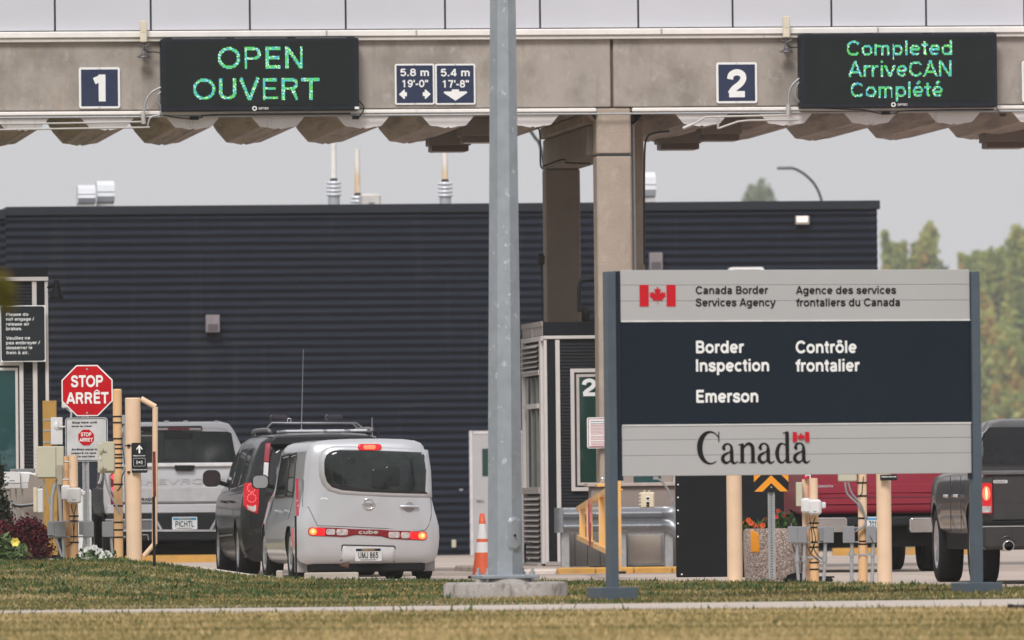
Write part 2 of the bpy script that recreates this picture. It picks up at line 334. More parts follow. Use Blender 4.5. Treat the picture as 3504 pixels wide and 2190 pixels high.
# a grotesque alphabet drawn as strokes: l = straight, s = smooth curve, a = arc (centre, radii, angles); last entry = advance
STEM = ('l', .13, 0, .13, .7); NARCH = (('a', .30, .31, .17, .155, 180, 0), ('l', .47, .31, .47, 0))
LET = {
 'A': [('l', .055, 0, .33, .7), ('l', .605, 0, .33, .7), ('l', .15, .21, .51, .21), .66],
 'B': [STEM, ('l', .13, .64, .36, .64), ('a', .36, .50, .15, .14, 90, -90), ('l', .13, .36, .38, .36), ('a', .38, .21, .16, .15, 90, -90), ('l', .38, .06, .13, .06), .64],
 'C': [('a', .37, .35, .29, .295, 38, 322), .70], 'D': [STEM, ('l', .13, .64, .32, .64), ('a', .32, .35, .27, .29, 90, -90), ('l', .32, .06, .13, .06), .70],
 'E': [STEM, ('l', .13, .64, .54, .64), ('l', .13, .36, .50, .36), ('l', .13, .06, .55, .06), .60],
 'G': [('a', .37, .35, .29, .295, 40, 345), ('l', .40, .33, .66, .33), ('l', .61, .33, .61, 0), .74],
 'H': [STEM, ('l', .57, 0, .57, .7), ('l', .13, .37, .57, .37), .70], 'I': [STEM, .26], 'J': [('l', .40, .7, .40, .22), ('a', .23, .21, .17, .15, 0, -180), .53],
 'K': [STEM, ('l', .55, .7, .14, .26), ('l', .27, .41, .58, 0), .66], 'L': [STEM, ('l', .13, .06, .52, .06), .56],
 'M': [STEM, ('l', .69, 0, .69, .7), ('l', .15, .7, .41, .04), ('l', .67, .7, .41, .04), .82], 'N': [STEM, ('l', .57, 0, .57, .7), ('l', .14, .68, .56, .02), .70],
 'O': [('a', .37, .35, .30, .295, 0, 360), .75], 'P': [STEM, ('l', .13, .64, .37, .64), ('a', .37, .485, .17, .155, 90, -90), ('l', .37, .33, .13, .33), .64],
 'R': [STEM, ('l', .13, .64, .38, .64), ('a', .38, .495, .16, .145, 90, -90), ('l', .38, .35, .13, .35), ('l', .40, .34, .56, 0), .68],
 'S': [('s', .53, .50, .46, .61, .31, .645, .16, .60, .12, .50, .19, .405, .33, .36, .48, .30, .54, .19, .47, .085, .32, .055, .16, .09, .09, .22), .64],
 'T': [('l', .02, .64, .58, .64), ('l', .30, .64, .30, 0), .60], 'U': [('l', .13, .7, .13, .25), ('a', .35, .25, .22, .19, 180, 360), ('l', .57, .25, .57, .7), .70],
 'V': [('l', .05, .7, .32, 0), ('l', .59, .7, .32, 0), .64],
 'a': [('s', .11, .385, .17, .45, .28, .465, .39, .43, .43, .34, .43, .18, .43, 0), ('s', .43, .29, .29, .27, .14, .22, .11, .13, .18, .055, .30, .06, .42, .15), .56],
 'b': [('l', .12, 0, .12, .7), ('a', .32, .26, .19, .205, 0, 360), .60], 'c': [('a', .30, .26, .20, .205, 42, 318), .54], 'd': [('a', .28, .26, .19, .205, 0, 360), ('l', .48, 0, .48, .7), .60],
 'e': [('a', .30, .26, .20, .205, 0, 318), ('l', .11, .26, .50, .26), .58], 'f': [('l', .19, 0, .19, .53), ('a', .33, .53, .14, .11, 180, 85), ('l', .03, .47, .34, .47), .34],
 'g': [('a', .28, .27, .19, .195, 0, 360), ('l', .48, .52, .48, .0), ('a', .29, .0, .19, .145, 0, -150), .60], 'h': [('l', .12, 0, .12, .7), *NARCH, .59],
 'i': [('l', .12, 0, .12, .52), ('l', .12, .60, .12, .71), .25], 'j': [('l', .12, .52, .12, -.08), ('a', .03, -.08, .09, .07, 0, -90), ('l', .12, .60, .12, .71), .25],
 'k': [('l', .12, 0, .12, .7), ('l', .45, .52, .14, .19), ('l', .24, .30, .48, 0), .52], 'l': [('l', .12, 0, .12, .7), .25],
 'm': [('l', .12, 0, .12, .52), ('a', .265, .32, .145, .145, 180, 0), ('l', .41, .32, .41, 0), ('a', .555, .32, .145, .145, 180, 0), ('l', .70, .32, .70, 0), .82],
 'n': [('l', .12, 0, .12, .52), *NARCH, .59], 'o': [('a', .30, .26, .21, .205, 0, 360), .60], 'p': [('l', .12, -.2, .12, .52), ('a', .32, .26, .19, .205, 0, 360), .60],
 'q': [('a', .28, .26, .19, .205, 0, 360), ('l', .48, -.2, .48, .52), .60], 'r': [('l', .12, 0, .12, .52), ('s', .12, .28, .16, .41, .25, .46, .36, .46), .38],
 's': [('s', .44, .36, .37, .45, .26, .465, .14, .43, .11, .36, .18, .30, .28, .265, .40, .22, .44, .15, .37, .07, .25, .055, .13, .09, .07, .18), .52],
 't': [('l', .17, .66, .17, .15), ('a', .27, .15, .10, .095, 180, 275), ('l', .02, .47, .32, .47), .35], 'u': [('l', .12, .52, .12, .21), ('a', .29, .21, .17, .155, 180, 360), ('l', .46, .52, .46, 0), .59],
 'v': [('l', .04, .52, .26, 0), ('l', .48, .52, .26, 0), .52], 'y': [('l', .04, .52, .27, .02), ('l', .49, .52, .23, -.10, .15, -.15, .06, -.145), .52],
 'z': [('l', .06, .46, .43, .46), ('l', .42, .45, .08, .07), ('l', .06, .06, .45, .06), .49],
 '0': [('a', .29, .35, .205, .295, 0, 360), .58], '1': [('l', .30, 0, .30, .7), ('l', .27, .60, .10, .53), .58],
 '2': [('s', .10, .46, .14, .585, .29, .645, .43, .59, .46, .47, .38, .34, .20, .20, .11, .07), ('l', .07, .06, .50, .06), .58],
 '3': [('s', .10, .52, .18, .62, .30, .645, .42, .59, .43, .47, .36, .385, .24, .37), ('s', .24, .37, .40, .34, .48, .22, .41, .09, .28, .055, .09, .18), .58],
 '4': [('l', .40, 0, .40, .70), ('l', .39, .66, .08, .20), ('l', .05, .18, .54, .18), .58],
 '5': [('l', .48, .64, .15, .64), ('l', .17, .66, .12, .34), ('s', .12, .37, .26, .43, .42, .38, .48, .24, .41, .10, .27, .055, .09, .15), .58],
 '6': [('a', .29, .22, .19, .165, 0, 360), ('s', .10, .22, .11, .42, .19, .58, .33, .64, .47, .55), .58], '7': [('l', .06, .64, .50, .64), ('l', .48, .64, .34, .35, .25, 0), .58],
 '8': [('a', .29, .51, .165, .135, 0, 360), ('a', .29, .215, .195, .16, 0, 360), .58], '9': [('a', .29, .475, .19, .17, 0, 360), ('s', .48, .48, .46, .28, .38, .12, .25, .055, .11, .15), .58],
 '.': [('l', .12, 0, .12, .13), .25], "'": [('l', .10, .70, .10, .47), .20], '"': [('l', .10, .70, .10, .47), ('l', .27, .70, .27, .47), .37], '-': [('l', .05, .28, .31, .28), .36],
 '/': [('l', .04, -.02, .30, .72), .34], ' ': [.28]}
ACC = {'é': ('e', ('l', .25, .59, .38, .72)), 'ê': ('e', ('l', .17, .59, .30, .71), ('l', .43, .59, .30, .71)), 'à': ('a', ('l', .20, .72, .33, .59)), 'ô': ('o', ('l', .17, .59, .30, .71), ('l', .43, .59, .30, .71)), 'Ê': ('E', ('l', .20, .77, .33, .88), ('l', .46, .77, .33, .88))}
for k_, q_ in ACC.items(): LET[k_] = LET[q_[0]][:-1] + list(q_[1:]) + LET[q_[0]][-1:]
_gc = {}
ribbon.gain = 1.0
def glyph(c, bold):
    if (c, bold) in _gc: return _gc[c, bold]
    if bold is None:           # thin round letters of the light displays
        h_ = max(p[0] for p in _raw('H')[0]); adv = max(p[0] for p in _raw(c + 'H')[0]) - h_; v, f = _raw(c); r = ([(p[0], p[1], 0) for p in v], f, adv)
    else:
        wd = .085 + 1.6*bold; V = []; Fc = []
        for k, st in enumerate(LET[c][:-1]):
            n = st[1:]
            if st[0] == 'a': P = [(n[0]+n[2]*cos(radians(n[4]+(n[5]-n[4])*i/18)), n[1]+n[3]*sin(radians(n[4]+(n[5]-n[4])*i/18))) for i in range(19)]; v, f = ribbon(P, [wd, wd], 1)
            else: P = [(n[i], n[i+1]) for i in range(0, len(n), 2)]; v, f = ribbon(P, [wd, wd], 4 if st[0] == 's' else 1)
            b = len(V); V += [(p[0], p[1]*.98, k) for p in v]; Fc += [tuple(i + b for i in t) for t in f]
        r = (V, Fc, LET[c][-1])
    _gc[c, bold] = r; return r
def layout(s, bold=.02, track=0.0):
    x = 0; V = []; Fc = []
    for c in s:
        v, f, a = glyph(c, bold); b = len(V)
        V += [(p[0] + x, p[1], p[2]) for p in v]; Fc += [tuple(i + b for i in t) for t in f]; x += a + track
    return V, Fc
def text(mb, s, x, z, h, w=None, surf=None, off=.003, m=0, bold=.02, align='l', track=0.0):
    V, Fc = layout(s, bold, track)
    if not V: return mb
    a0 = min(p[0] for p in V); a1 = max(p[0] for p in V); sz = h/.686; sx = (w/(a1-a0)) if w else sz
    W = (a1-a0)*sx; ox = x - (W/2 if align == 'c' else W if align == 'r' else 0)
    surf = surf or FLAT(0.0)
    mb.add([surf(ox + (p[0]-a0)*sx, z + p[1]*sz, off + .0002*p[2]) for p in V], Fc, m); return mb
def text_px(mb, F, s, x0, x1, ytop, ybot, v=0.0, off=.003, m=0, bold=.02, surf=None):
    """lettering between photo columns x0..x1, capitals from ytop to ybot"""
    a, b, c, d = F.rect(x0, ytop, x1, ybot, v)
    return text(mb, s, a, c, d - c, b - a, surf or FLAT(v), off, m, bold)
def led_dots(s, x0, z0, h, w, pitch, y, fat, parent):      # every letter is a part made of square light dots
    V, Fc = layout(s, fat); Fc = [u for t in Fc for u in ([t] if len(t) == 3 else [(t[0], t[1], t[2]), (t[0], t[2], t[3])])]; V = np.array(V); a0 = V[:, 0].min(); a1 = V[:, 0].max()
    P = np.stack([x0 + (V[:, 0]-a0)*w/(a1-a0), z0 + V[:, 1]*h/.686], 1)
    xs = np.arange(P[:, 0].min(), P[:, 0].max() + pitch, pitch); zs = np.arange(P[:, 1].min() - pitch*.2, P[:, 1].max() + pitch, pitch)
    g = np.array([(a, b) for b in zs for a in xs]); ins = np.zeros(len(g), int); nv = np.cumsum([len(glyph(c, fat)[0]) for c in s])
    for t in Fc:
        A, B, C_ = P[t[0]], P[t[1]], P[t[2]]
        cr = lambda p, q: (q[0]-p[0])*(g[:, 1]-p[1]) - (q[1]-p[1])*(g[:, 0]-p[0])
        d1, d2, d3 = cr(A, B), cr(B, C_), cr(C_, A)
        ins[((d1 >= 0) & (d2 >= 0) & (d3 >= 0)) | ((d1 <= 0) & (d2 <= 0) & (d3 <= 0))] = int(np.searchsorted(nv, t[0], side='right')) + 1
    r = pitch*.40
    for j in range(len(s)):
        mb = MB()
        for a, b in g[ins == j+1]: mb.add([(a-r, y, b-r), (a+r, y, b-r), (a+r, y, b+r), (a-r, y, b+r)], [(0,1,2,3)], random.choice((0, 0, 0, 0, 1, 1, 1, 2)))
        if mb.v: obj('display_letter', mb, ledm, parent)
def serif_glyph(c):
    S = []
    R = lambda p, w_, s_=6: S.append(ribbon(p, w_, s_))
    if c == 'C':
        pts = [(.70+.60*cos(radians(a)), .80+.82*sin(radians(a))) for a in range(42, 322, 20)]
        R(pts, [.05,.05,.07,.11,.17,.22,.25,.25,.23,.19,.13,.08,.05,.04]); R([(1.17,1.10),(1.17,1.35),(1.17,1.62)], [.05,.05,.045])
    if c == 'a':
        R([(.60,.66),(.60,.30),(.61,.12),(.70,.01),(.82,.0),(.95,.10)], [.17,.17,.165,.12,.06,.03]); R([(.60,.66),(.57,.88),(.40,1.0),(.20,.93),(.14,.74)], [.16,.10,.06,.10,.17])
        R([(.60,.60),(.38,.53),(.14,.38),(.10,.17),(.26,.02),(.46,.08),(.60,.26)], [.04,.07,.14,.17,.12,.06,.04]); S.append((ell(.17,.74,.085,.085,12), [tuple(range(12))]))
    if c == 'n':
        R([(.22,.98),(.22,.5),(.22,.02)], [.16,.17,.17]); R([(.0,.93),(.12,.955),(.28,.99)], [.03,.05,.07]); R([(.0,.015),(.22,.015),(.44,.015)], [.03,.04,.03])
        R([(.26,.72),(.42,.93),(.62,.99),(.78,.85),(.81,.6),(.81,.02)], [.04,.09,.13,.16,.17,.17]); R([(.58,.015),(.81,.015),(1.03,.015)], [.03,.04,.03])
    if c == 'd':
        R([(.66,.85),(.45,.99),(.24,.88),(.13,.5),(.22,.12),(.42,.0),(.66,.2)], [.04,.06,.14,.19,.14,.07,.04]); R([(.70,1.56),(.70,.8),(.71,.0)], [.17,.17,.17])
        R([(.46,1.52),(.60,1.56),(.76,1.60)], [.03,.05,.07]); R([(.66,.0),(.80,.01),(.98,.05)], [.03,.07,.04])
    return S
def wordmark(mb, x, z, xh, w, y, m=0):
    ribbon.gain = 1.22; adv = {'C': 1.28, 'a': .97, 'n': 1.07, 'd': 1.02}; tot = sum(adv[c] for c in 'Canada'); sx = w/tot; k = 0
    for c in 'Canada':
        for i, (V, Fc) in enumerate(serif_glyph(c)):
            mb.add([(x + (p[0]+k)*sx, y - .0006*i, z + p[1]*xh) for p in V], Fc, m)
        k += adv[c]
LEAF = [(0,1.0),(.125,.76),(.20,.735),(.33,.80),(.255,.36),(.30,.335),(.49,.54),(.545,.43),(.60,.41),(.82,.455),(.745,.235),(.77,.17),(.86,.13),(.49,-.165),(.465,-.22),(.505,-.345),(.14,-.28),(.04,-.29),(.035,-.62)]
LEAFP = LEAF + [(-a, b) for a, b in reversed(LEAF[1:])]
def flag(mb, cx, cz, w, y, m=0, d=.003):
    h = w*.56
    for s in (-1, 1): mb.box(cx + s*w*.375 - w*.125, cx + s*w*.375 + w*.125, y-d, y, cz-h/2, cz+h/2, m)
    k = h*.50
    from mathutils.geometry import tessellate_polygon
    V = [(cx + a*k*.98, y-d, cz + (b-.15)*k) for a, b in LEAFP]
    mb.add(V, [tuple(t) for t in tessellate_polygon([[Vector(p) for p in V]])], m)

# ------------------------------------------------------------------ ground
def sheet(name, xs, ys, zf, mt, kind='structure', smooth=True):
    V = [(x, y, zf(x, y)) for y in ys for x in xs]; n = len(xs); b = MB()
    b.add(V, [(j*n+i, j*n+i+1, (j+1)*n+i+1, (j+1)*n+i) for j in range(len(ys)-1) for i in range(n-1)], 0, smooth)
    return obj(name, b, mt, kind=kind)
groundm = M('far_field', (.075,.085,.035), .95, var=.3, scale=.08, spots=[((.13,.10,.05), .2, .5, .65, (1,1,1), .7)])
sheet('ground', [-2500, -200, -60, 60, 200, 2500], [-300, -20, 40, 100, 200, 400, 1000, 3500], lambda x, y: -.06, groundm)
lane = MB(); lane.box(-60, 60, 98, 190, -.05, 0.0)
# recessed joints every 4.5 m: separate slabs
lane = MB()
for iy in range(22):
    y0 = 84 + iy*4.8
    for ix in range(-14, 15):
        x0 = ix*4.2 - y0*.10 + 8.1
        lane.add([(x0+.012, y0+.012, 0), (x0+4.188, y0+.012, 0), (x0+4.188-.48, y0+4.788, 0), (x0+.012-.48, y0+4.788, 0), (x0+.012, y0+.012, -.05), (x0+4.188, y0+.012, -.05)], [(0,1,2,3), (0,4,5,1)])
obj('road_pavement', lane, paving, kind='structure')
sheet('road_joint_bed', [-70, 70], [84, 190], lambda x, y: -.02, M('joint_filler', (.06,.05,.045), .9))

KP = [(px, D, z) for px, D, z in [(5200, 84, .05), (3504, 93, .05), (3100, 97, .05), (2540, 102.4, .05), (2000, 106.5, .055), (1300, 111, .06), (900, 117.6, .062), (800, 120.6, .085), (700, 123.8, .12), (600, 127.5, .155), (545, 129.5, .165), (430, 132.4, .17), (330, 135.5, .17)]]
KERB = [(gx(px, D, z) - (.12 if px < 1000 else 0), D, z) for px, D, z in KP] + [(-6.0, 142, .15), (-7.6, 158, .15), (-9.0, 178, .15)]
KX = [k[0] for k in KERB][::-1]; KD = [k[1] for k in KERB][::-1]; KZ = [k[2] for k in KERB][::-1]
MX = [-30, -6, -4.2, -3.79, -3.3, -2.99, -2.67, -2.0, -1.39, 40]; MZ = [.25, .29, .285, .235, .165, .115, .082, .06, .06, .045]
def sst(t): t = min(1, max(0, t)); return t*t*(3-2*t)
def ykerb(x): return float(np.interp(x, KX, KD))
def zlawn(x, y):
    zk = float(np.interp(x, KX, KZ)); zm = float(np.interp(x, MX, MZ)); yk = ykerb(x)
    if y < 86.3: return -.004 - .012*sst((86.3-y)/1.5)*0 + (.012*sst((80-y)/1.2) if y < 80 else 0)
    if y < 113.5: z = zm*sst((y-86.3)/(27.2 if x < -1.6 else max(8, min(27.2, yk-86.3)))) if x < -1.39 else zm*sst((y-86.3)/max(4, yk-88))
    else: z = zm + (zk-zm)*min(1, max(0, (y-113.5)/max(.5, yk-113.5)))
    return z + .006*math.sin(x*2.3+y*.7)*sst((y-86.3)/3)
xs = sorted(set([round(a, 3) for a in np.linspace(-9.0, 9, 145)] + list(np.linspace(-60, -9, 18)) + list(np.linspace(9, 60, 18))))
V = []; nt_ = 60
for x in xs:
    yk = ykerb(x)
    for j in range(nt_):
        t = j/(nt_-1); y = 30 + (yk-30)*t**.75; V.append((x, y, zlawn(x, y) - .006))
b = MB(); b.add(V, [(i*nt_+j, (i+1)*nt_+j, (i+1)*nt_+j+1, i*nt_+j+1) for i in range(len(xs)-1) for j in range(nt_-1)], 0, True)
lawnm = M('lawn_soil', (.19,.165,.07), .95, col2=(.30,.235,.12), scale=.9, bump=.6, bscale=30, stretch=(1,.35,1),
    spots=[((.10,.12,.04), 1.3, .5, .62, (1,.3,1), .8)])
obj('lawn', b, lawnm, kind='structure')
# kerb along the lawn
def strip(name, pts, wdt, depth, mt, kind='structure', parent=None, label=None, cat=None):
    b = MB(); n = len(pts); L_ = []
    for i, p in enumerate(pts):
        a = Vector(pts[max(i-1, 0)]); c = Vector(pts[min(i+1, n-1)]); t = (c-a); t.z = 0; t.normalize(); q = Vector((-t.y, t.x, 0))
        if q.y < 0: q = -q
        p = Vector(p); L_ += [p, p + q*wdt, p + q*wdt - Vector((0,0,depth)), p - Vector((0,0,depth))]
    b.add(L_, [(4*i+k, 4*i+(k+1) % 4, 4*i+4+(k+1) % 4, 4*i+4+k) for i in range(n-1) for k in range(4)]); b.add(L_[:4], [(0,1,2,3)]); b.add(L_[-4:], [(3,2,1,0)])
    return obj(name, b, mt, kind=kind, parent=parent, label=label, normals=True)
kp = []
for i in range(len(KERB)-1):
    for k in range(6): t = k/6; a, c = KERB[i], KERB[i+1]; kp.append(tuple(a[j]*(1-t)+c[j]*t for j in range(3)))
strip('kerb', [(x, y-.02, z) for x, y, z in kp], .30, .25, kerbm)
# footpath across the lawn
b = MB(); pxs = np.linspace(-60, 60, 81)
def fp(x): f = min(1, max(0, (x+4.4)/8.8)); return (83.7 - 3.7*f, 84.9 + 1.2*f)
V = []
for x in pxs: a, c = fp(x); V += [(x, a, .012), (x, c, .012), (x, a, -.05), (x, c, -.05)]
b.add(V, [(4*i, 4*i+4, 4*i+5, 4*i+1) for i in range(80)] + [(4*i+2, 4*i+6, 4*i+4, 4*i) for i in range(80)] + [(4*i+1, 4*i+5, 4*i+7, 4*i+3) for i in range(80)])
obj('footpath', b, M('footpath_concrete', (.49,.42,.365), .9, var=.1, scale=3, spots=[((.35,.28,.22), 3, .6, .7, (1,.4,1), .5)]), kind='structure')
# far yellow kerbs in front of the building
for i, (a, c) in enumerate(((300, 1060), (2850, 3420))):
    strip('yellow_kerb', [(gx(a, 168), 168, .12), (gx((a+c)/2, 168), 168, .12), (gx(c, 168), 168, .12)], .35, .14, yellowk)

# ------------------------------------------------------------------ grass blades
def blades(n, ysamp, hmin, hmax, wid, name, ramp, tintf, xr=9.0, keep=None):
    Y = ysamp(n); X = rng.uniform(-1, 1, n)*(Y*.052 + .3)
    yk = np.interp(X, KX, KD); f = np.clip((X+4.4)/8.8, 0, 1)
    ok = (Y < yk-.03) & ~((Y > 83.72-3.7*f) & (Y < 84.88+1.2*f))
    if keep is not None: ok &= keep(X, Y)
    X, Y = X[ok], Y[ok]; n = len(X)
    Z = np.array([zlawn(x, y) for x, y in zip(X, Y)]) - .008
    h = rng.uniform(hmin, hmax, n)*(.6+.8*rng.random(n)); a = rng.uniform(0, pi, n); w_ = wid*rng.uniform(.6, 1.4, n); lx = rng.normal(0, .45, n)*h; ly = rng.normal(0, .45, n)*h
    v = np.zeros((n, 3, 3)); dx = np.cos(a)*w_*.5; dy = np.sin(a)*w_*.5
    v[:, 0] = np.stack([X-dx, Y-dy, Z], 1); v[:, 1] = np.stack([X+dx, Y+dy, Z], 1); v[:, 2] = np.stack([X+lx, Y+ly, Z+h], 1)
    me = bpy.data.meshes.new(name); me.vertices.add(3*n); me.loops.add(3*n); me.polygons.add(n)
    me.vertices.foreach_set('co', v.ravel()); me.loops.foreach_set('vertex_index', np.arange(3*n)); me.polygons.foreach_set('loop_start', np.arange(n)*3); me.polygons.foreach_set('loop_total', np.full(n, 3))
    at = me.attributes.new('tint', 'FLOAT', 'POINT'); at.data.foreach_set('value', np.repeat(tintf(X, Y), 3))
    me.materials.append(attr_mat(name + '_blades', ramp, .7, .25)); me.update()
    return obj(name, me, None, kind='stuff')
def patchy(X, Y, s=1.0):
    return .5+.22*np.sin(X*1.7*s+np.sin(Y*.21)*2)+.16*np.sin(X*4.1*s-Y*.33)+.12*np.sin(Y*.9+X*.6)
tg = lambda X, Y: np.clip(np.interp(Y, [48, 62, 72, 82, 85, 88, 91, 100, 118], [.54, .64, .58, .62, .42, .28, .44, .33, .24]) + .30*(patchy(X*.6, Y)-.5) + .22*(np.sin(X*.9+Y*1.9)*np.sin(Y*.37+1)) + rng.normal(0, .17, len(X)), 0, 1)
blades(260000, lambda n: 48 + 68*rng.random(n)**.9, .012, .035, .016, 'grass',
    [(0, (.04,.055,.015)), (.28, (.125,.135,.038)), (.5, (.27,.215,.085)), (.7, (.50,.38,.17)), (1, (.66,.48,.26))], tg)
blades(42000, lambda n: 92 + 26*rng.random(n), .02, .05, .05, 'clover_patches',
    [(0, (.03,.06,.02)), (.5, (.055,.11,.035)), (1, (.12,.17,.06))], lambda X, Y: rng.random(len(X)), keep=lambda X, Y: (np.sin(X*3.1+Y*.8)+np.sin(X*7.3-Y*1.7)+rng.normal(0, .5, len(X))) > 1.0)
blades(16000, lambda n: 78 + 40*rng.random(n), .025, .07, .022, 'lawn_edge_weeds',
    [(0, (.04,.07,.02)), (.5, (.09,.14,.04)), (1, (.16,.17,.07))], lambda X, Y: rng.random(len(X)),
    keep=lambda X, Y: (np.abs(Y-np.interp(X, KX, KD)) < .7) & (np.sin(X*9)+np.sin(X*4.3+1) > .2) | (np.abs(Y-(85.1+1.2*np.clip((X+4.4)/8.8, 0, 1))) < .35) | (np.abs(Y-(83.5-3.7*np.clip((X+4.4)/8.8, 0, 1))) < .3))

# ------------------------------------------------------------------ inspection hall (dark corrugated building)
BF = Fr((gx(1752, 185), 185, 0), 6)
bu1, bz1 = BF.hit(3004, 700); bu0 = -62.0; ztop = BF.hit(1500, 697)[1]; zc = ztop - .155
ut = BF.hit(19, 715)[0]
hall = thing('inspection_hall', 'long dark blue building clad in horizontal corrugated metal behind the canopy', 'building', BF)
def corrug(u0, u1, v, z0, z1, pit=.137, dep=.050, ret=0):
    n = int((z1-z0)/pit); pit = (z1-z0)/n; P = []
    for k in range(n):
        z = z1 - k*pit
        P += [(v, z), (v-dep*.40, z-pit*.18), (v-dep*.86, z-pit*.36), (v-dep, z-pit*.48), (v-dep*.86, z-pit*.60), (v-dep*.40, z-pit*.80)]
    P.append((v, z0)); b = MB(); N = len(P)
    b.add([(u0, p[0], p[1]) for p in P] + [(u1, p[0], p[1]) for p in P], [(i, N+i, N+i+1, i+1) for i in range(N-1)], 0, True)
    if ret: b.add([(u1, p[0], p[1]) for p in P] + [(u1-.012, v+ret, p[1]) for p in P], [(i, N+i, N+i+1, i+1) for i in range(N-1)])
    return b
obj('wall', corrug(ut, bu1-.02, 0, .03, zc, ret=14), clad, hall)
obj('wall', corrug(bu0, ut-.003, .05, .03, zc-.05), clad, hall)
b = MB(); b.box(ut, bu1+.03, -.075, 14, zc, ztop, ch=.01); obj('roof_flashing', b, cladcap, hall)
b = MB(); b.box(bu0, ut-.003, -.03, 14, zc-.05, ztop-.045); obj('roof_flashing', b, cladcap, hall)
b = MB(); b.box(bu0, bu1-.05, .06, 14, .02, zc-.01); obj('wall_core', b, gapm, hall)
b = MB(); b.box(bu0, bu1+.01, -.02, .05, 0, .03); obj('base_flashing', b, cladcap, hall)
doorm = M('grey_door_paint', (.40,.39,.40), .5, var=.05, scale=2)
F = BF.at(1705, 1895, -.06); F.o.z = 0
d = MB(); d.rb(BF, 1618, 1484, 1790, 1897, -.09, -.03, ch=.004)
dr = obj('door', d, doorm, hall)
b = MB()
for r in ((1608, 1474, 1618, 1900), (1790, 1474, 1802, 1900), (1618, 1474, 1790, 1484)): b.rb(BF, *r, -.10, 0)
obj('door_frame', b, M('pale_frame', (.58,.55,.56), .5), hall)
b = MB(); b.rb(BF, 1650, 1535, 1675, 1630, -.094, -.088); obj('pane', b, glass_green, dr)
b = MB(); b.rb(BF, 1631, 1705, 1643, 1712, -.13, -.09); b.rb(BF, 1629, 1706, 1655, 1710, -.14, -.125); obj('handle', b, chrome, dr)
b = MB(); b.rb(BF, 1546, 1847, 1561, 1874, -.10, -.05, ch=.01); obj('outlet_box', b, beigebox, hall)
b = MB(); b.rb(BF, 1572, 1672, 1584, 1680, -.08, -.05); obj('outlet_box', b, greybox, hall)
def wallvent(x0, y0, x1, y1):
    t = thing('wall_fixture', '', 'wall light', BF.at((x0+x1)/2, (y0+y1)/2, -.06)); F = Fr(t.location, 6)
    b = MB(); b.rb(F, x0, y0, x1, y1, -.16, 0, ch=.01); obj('housing', b, M('fixture_mauve', (.21,.185,.20), .5), t)
    b = MB(); b.rb(F, x0+6, (y0+y1)/2+2, x1-6, y1-4, -.165, -.158); obj('lens', b, M('dim_lens', (.10,.09,.10), .2), t)
    return t
wallvent(705, 1077, 752, 1137)['label'] = 'small mauve-grey box light on the corrugated wall above the silver pickup'
wallvent(2223, 864, 2268, 925)['label'] = 'mauve-grey box light on the corrugated wall right of the concrete column'
F = BF.at(2747, 752, -.06); t = thing('flood_light', 'square white lit wall pack light high on the right end of the corrugated wall', 'wall light', F)
b = MB(); b.rb(F, 2723, 738, 2770, 768, -.10, 0, ch=.01); obj('housing', b, M('grey_fixture', (.35,.32,.30), .5), t)
b = MB(); b.rb(F, 2726, 740, 2764, 760, -.106, -.099); obj('lens', b, M('pale_lens', (.85,.74,.68), .3, emit=(1,.85,.75), es=.35), t)
# roof gear
whitev = M('white_vent_metal', (.78,.80,.84), .3, metal=.2, var=.04)
for k, (x0, x1, yt, yb) in enumerate(((265, 324, 634, 712), (330, 389, 620, 712), (2184, 2239, 590, 700))):
    F = BF.at((x0+x1)/2, yb, 1.2 + (.0, .5, .2)[k]); F.o.z = ztop-.06
    t = thing('roof_vent', ('shorter of two white hooded vents on the left of the roof', 'taller of two white hooded vents on the left of the roof', 'white hooded vent on the roof just right of the concrete column')[k], 'roof vent', F, 'white hooded roof vents')
    w2 = (F.u(x1)-F.u(x0))/2; h = F.z((x0+x1)/2, yt); b = MB()
    b.prism([(0.0, h*.30), (-.24, h*.33), (-.30, h*.5), (-.27, h*.85), (-.12, h), (.25, h), (.35, h*.85), (.35, h*.3)], -w2, w2, f=lambda a, y, c: (y, a, c)); obj('hood', b, whitev, t)
    b = MB(); b.box(-w2-.01, w2+.01, -.30, -.26, h*.64, h*.66); obj('seam', b, M('vent_shadow_seam', (.45,.46,.48), .4), t)
    b = MB(); b.box(-w2*.93, w2*.93, -.2, .3, 0, h*.36); obj('base', b, M('vent_base', (.55,.54,.53), .5), t)
stackw = M('stained_flue', (.80,.76,.70), .45, var=.05, scale=4, spots=[((.70,.40,.12), 3.0, .50, .62, (1,1,.5), .75)])
for k, (cx, yt, rt, ybase, wd) in enumerate(((1143, 478, 612, 702, 22), (1224, 510, 662, 708, 21), (1524, 505, 615, 702, 22))):
    F = BF.at(cx, 704, 3.0 if k == 1 else 1.6); F.o.z = ztop-.06
    t = thing('roof_flue', ('tall white flue pipe, leftmost of the three behind the roof edge', 'short stained flue pipe with a weathered cap beside the square roof box', 'rust stained flue pipe nearest the steel light pole')[k], 'flue', F, 'flue pipes on the roof')
    zt = F.z(cx, yt); zr = F.z(cx, rt); zr2 = F.z(cx, rt+54); r = wd/2/195.
    b = MB(); b.cyl((0,0,zr-.02), (0,0,zt), r*1.0, r*.9, 14); obj('pipe', b, stackw if k else M('white_flue', (.80,.77,.74), .45), t)
    b = MB(); b.cyl((0,0,zr-.05), (0,0,zr+.03), r*1.3, r*.9, 14); obj('flashing_collar', b, gapm, t)
    for j in range(4):
        z0 = zr - .04 - j*(zr-zr2)/4; b = MB(); b.lathe([(r*1.2, z0), (r*2.3, z0-.015), (r*2.4, z0-.045), (r*1.8, z0-.06)], n=18); obj('ring', b, whitev, t)
    b = MB(); b.cyl((0,0,-.02), (0,0,zr2+.02), r*1.85, r*1.85, 16); obj('casing', b, M('zinc_casing', (.50,.52,.55), .4, metal=.4), t)
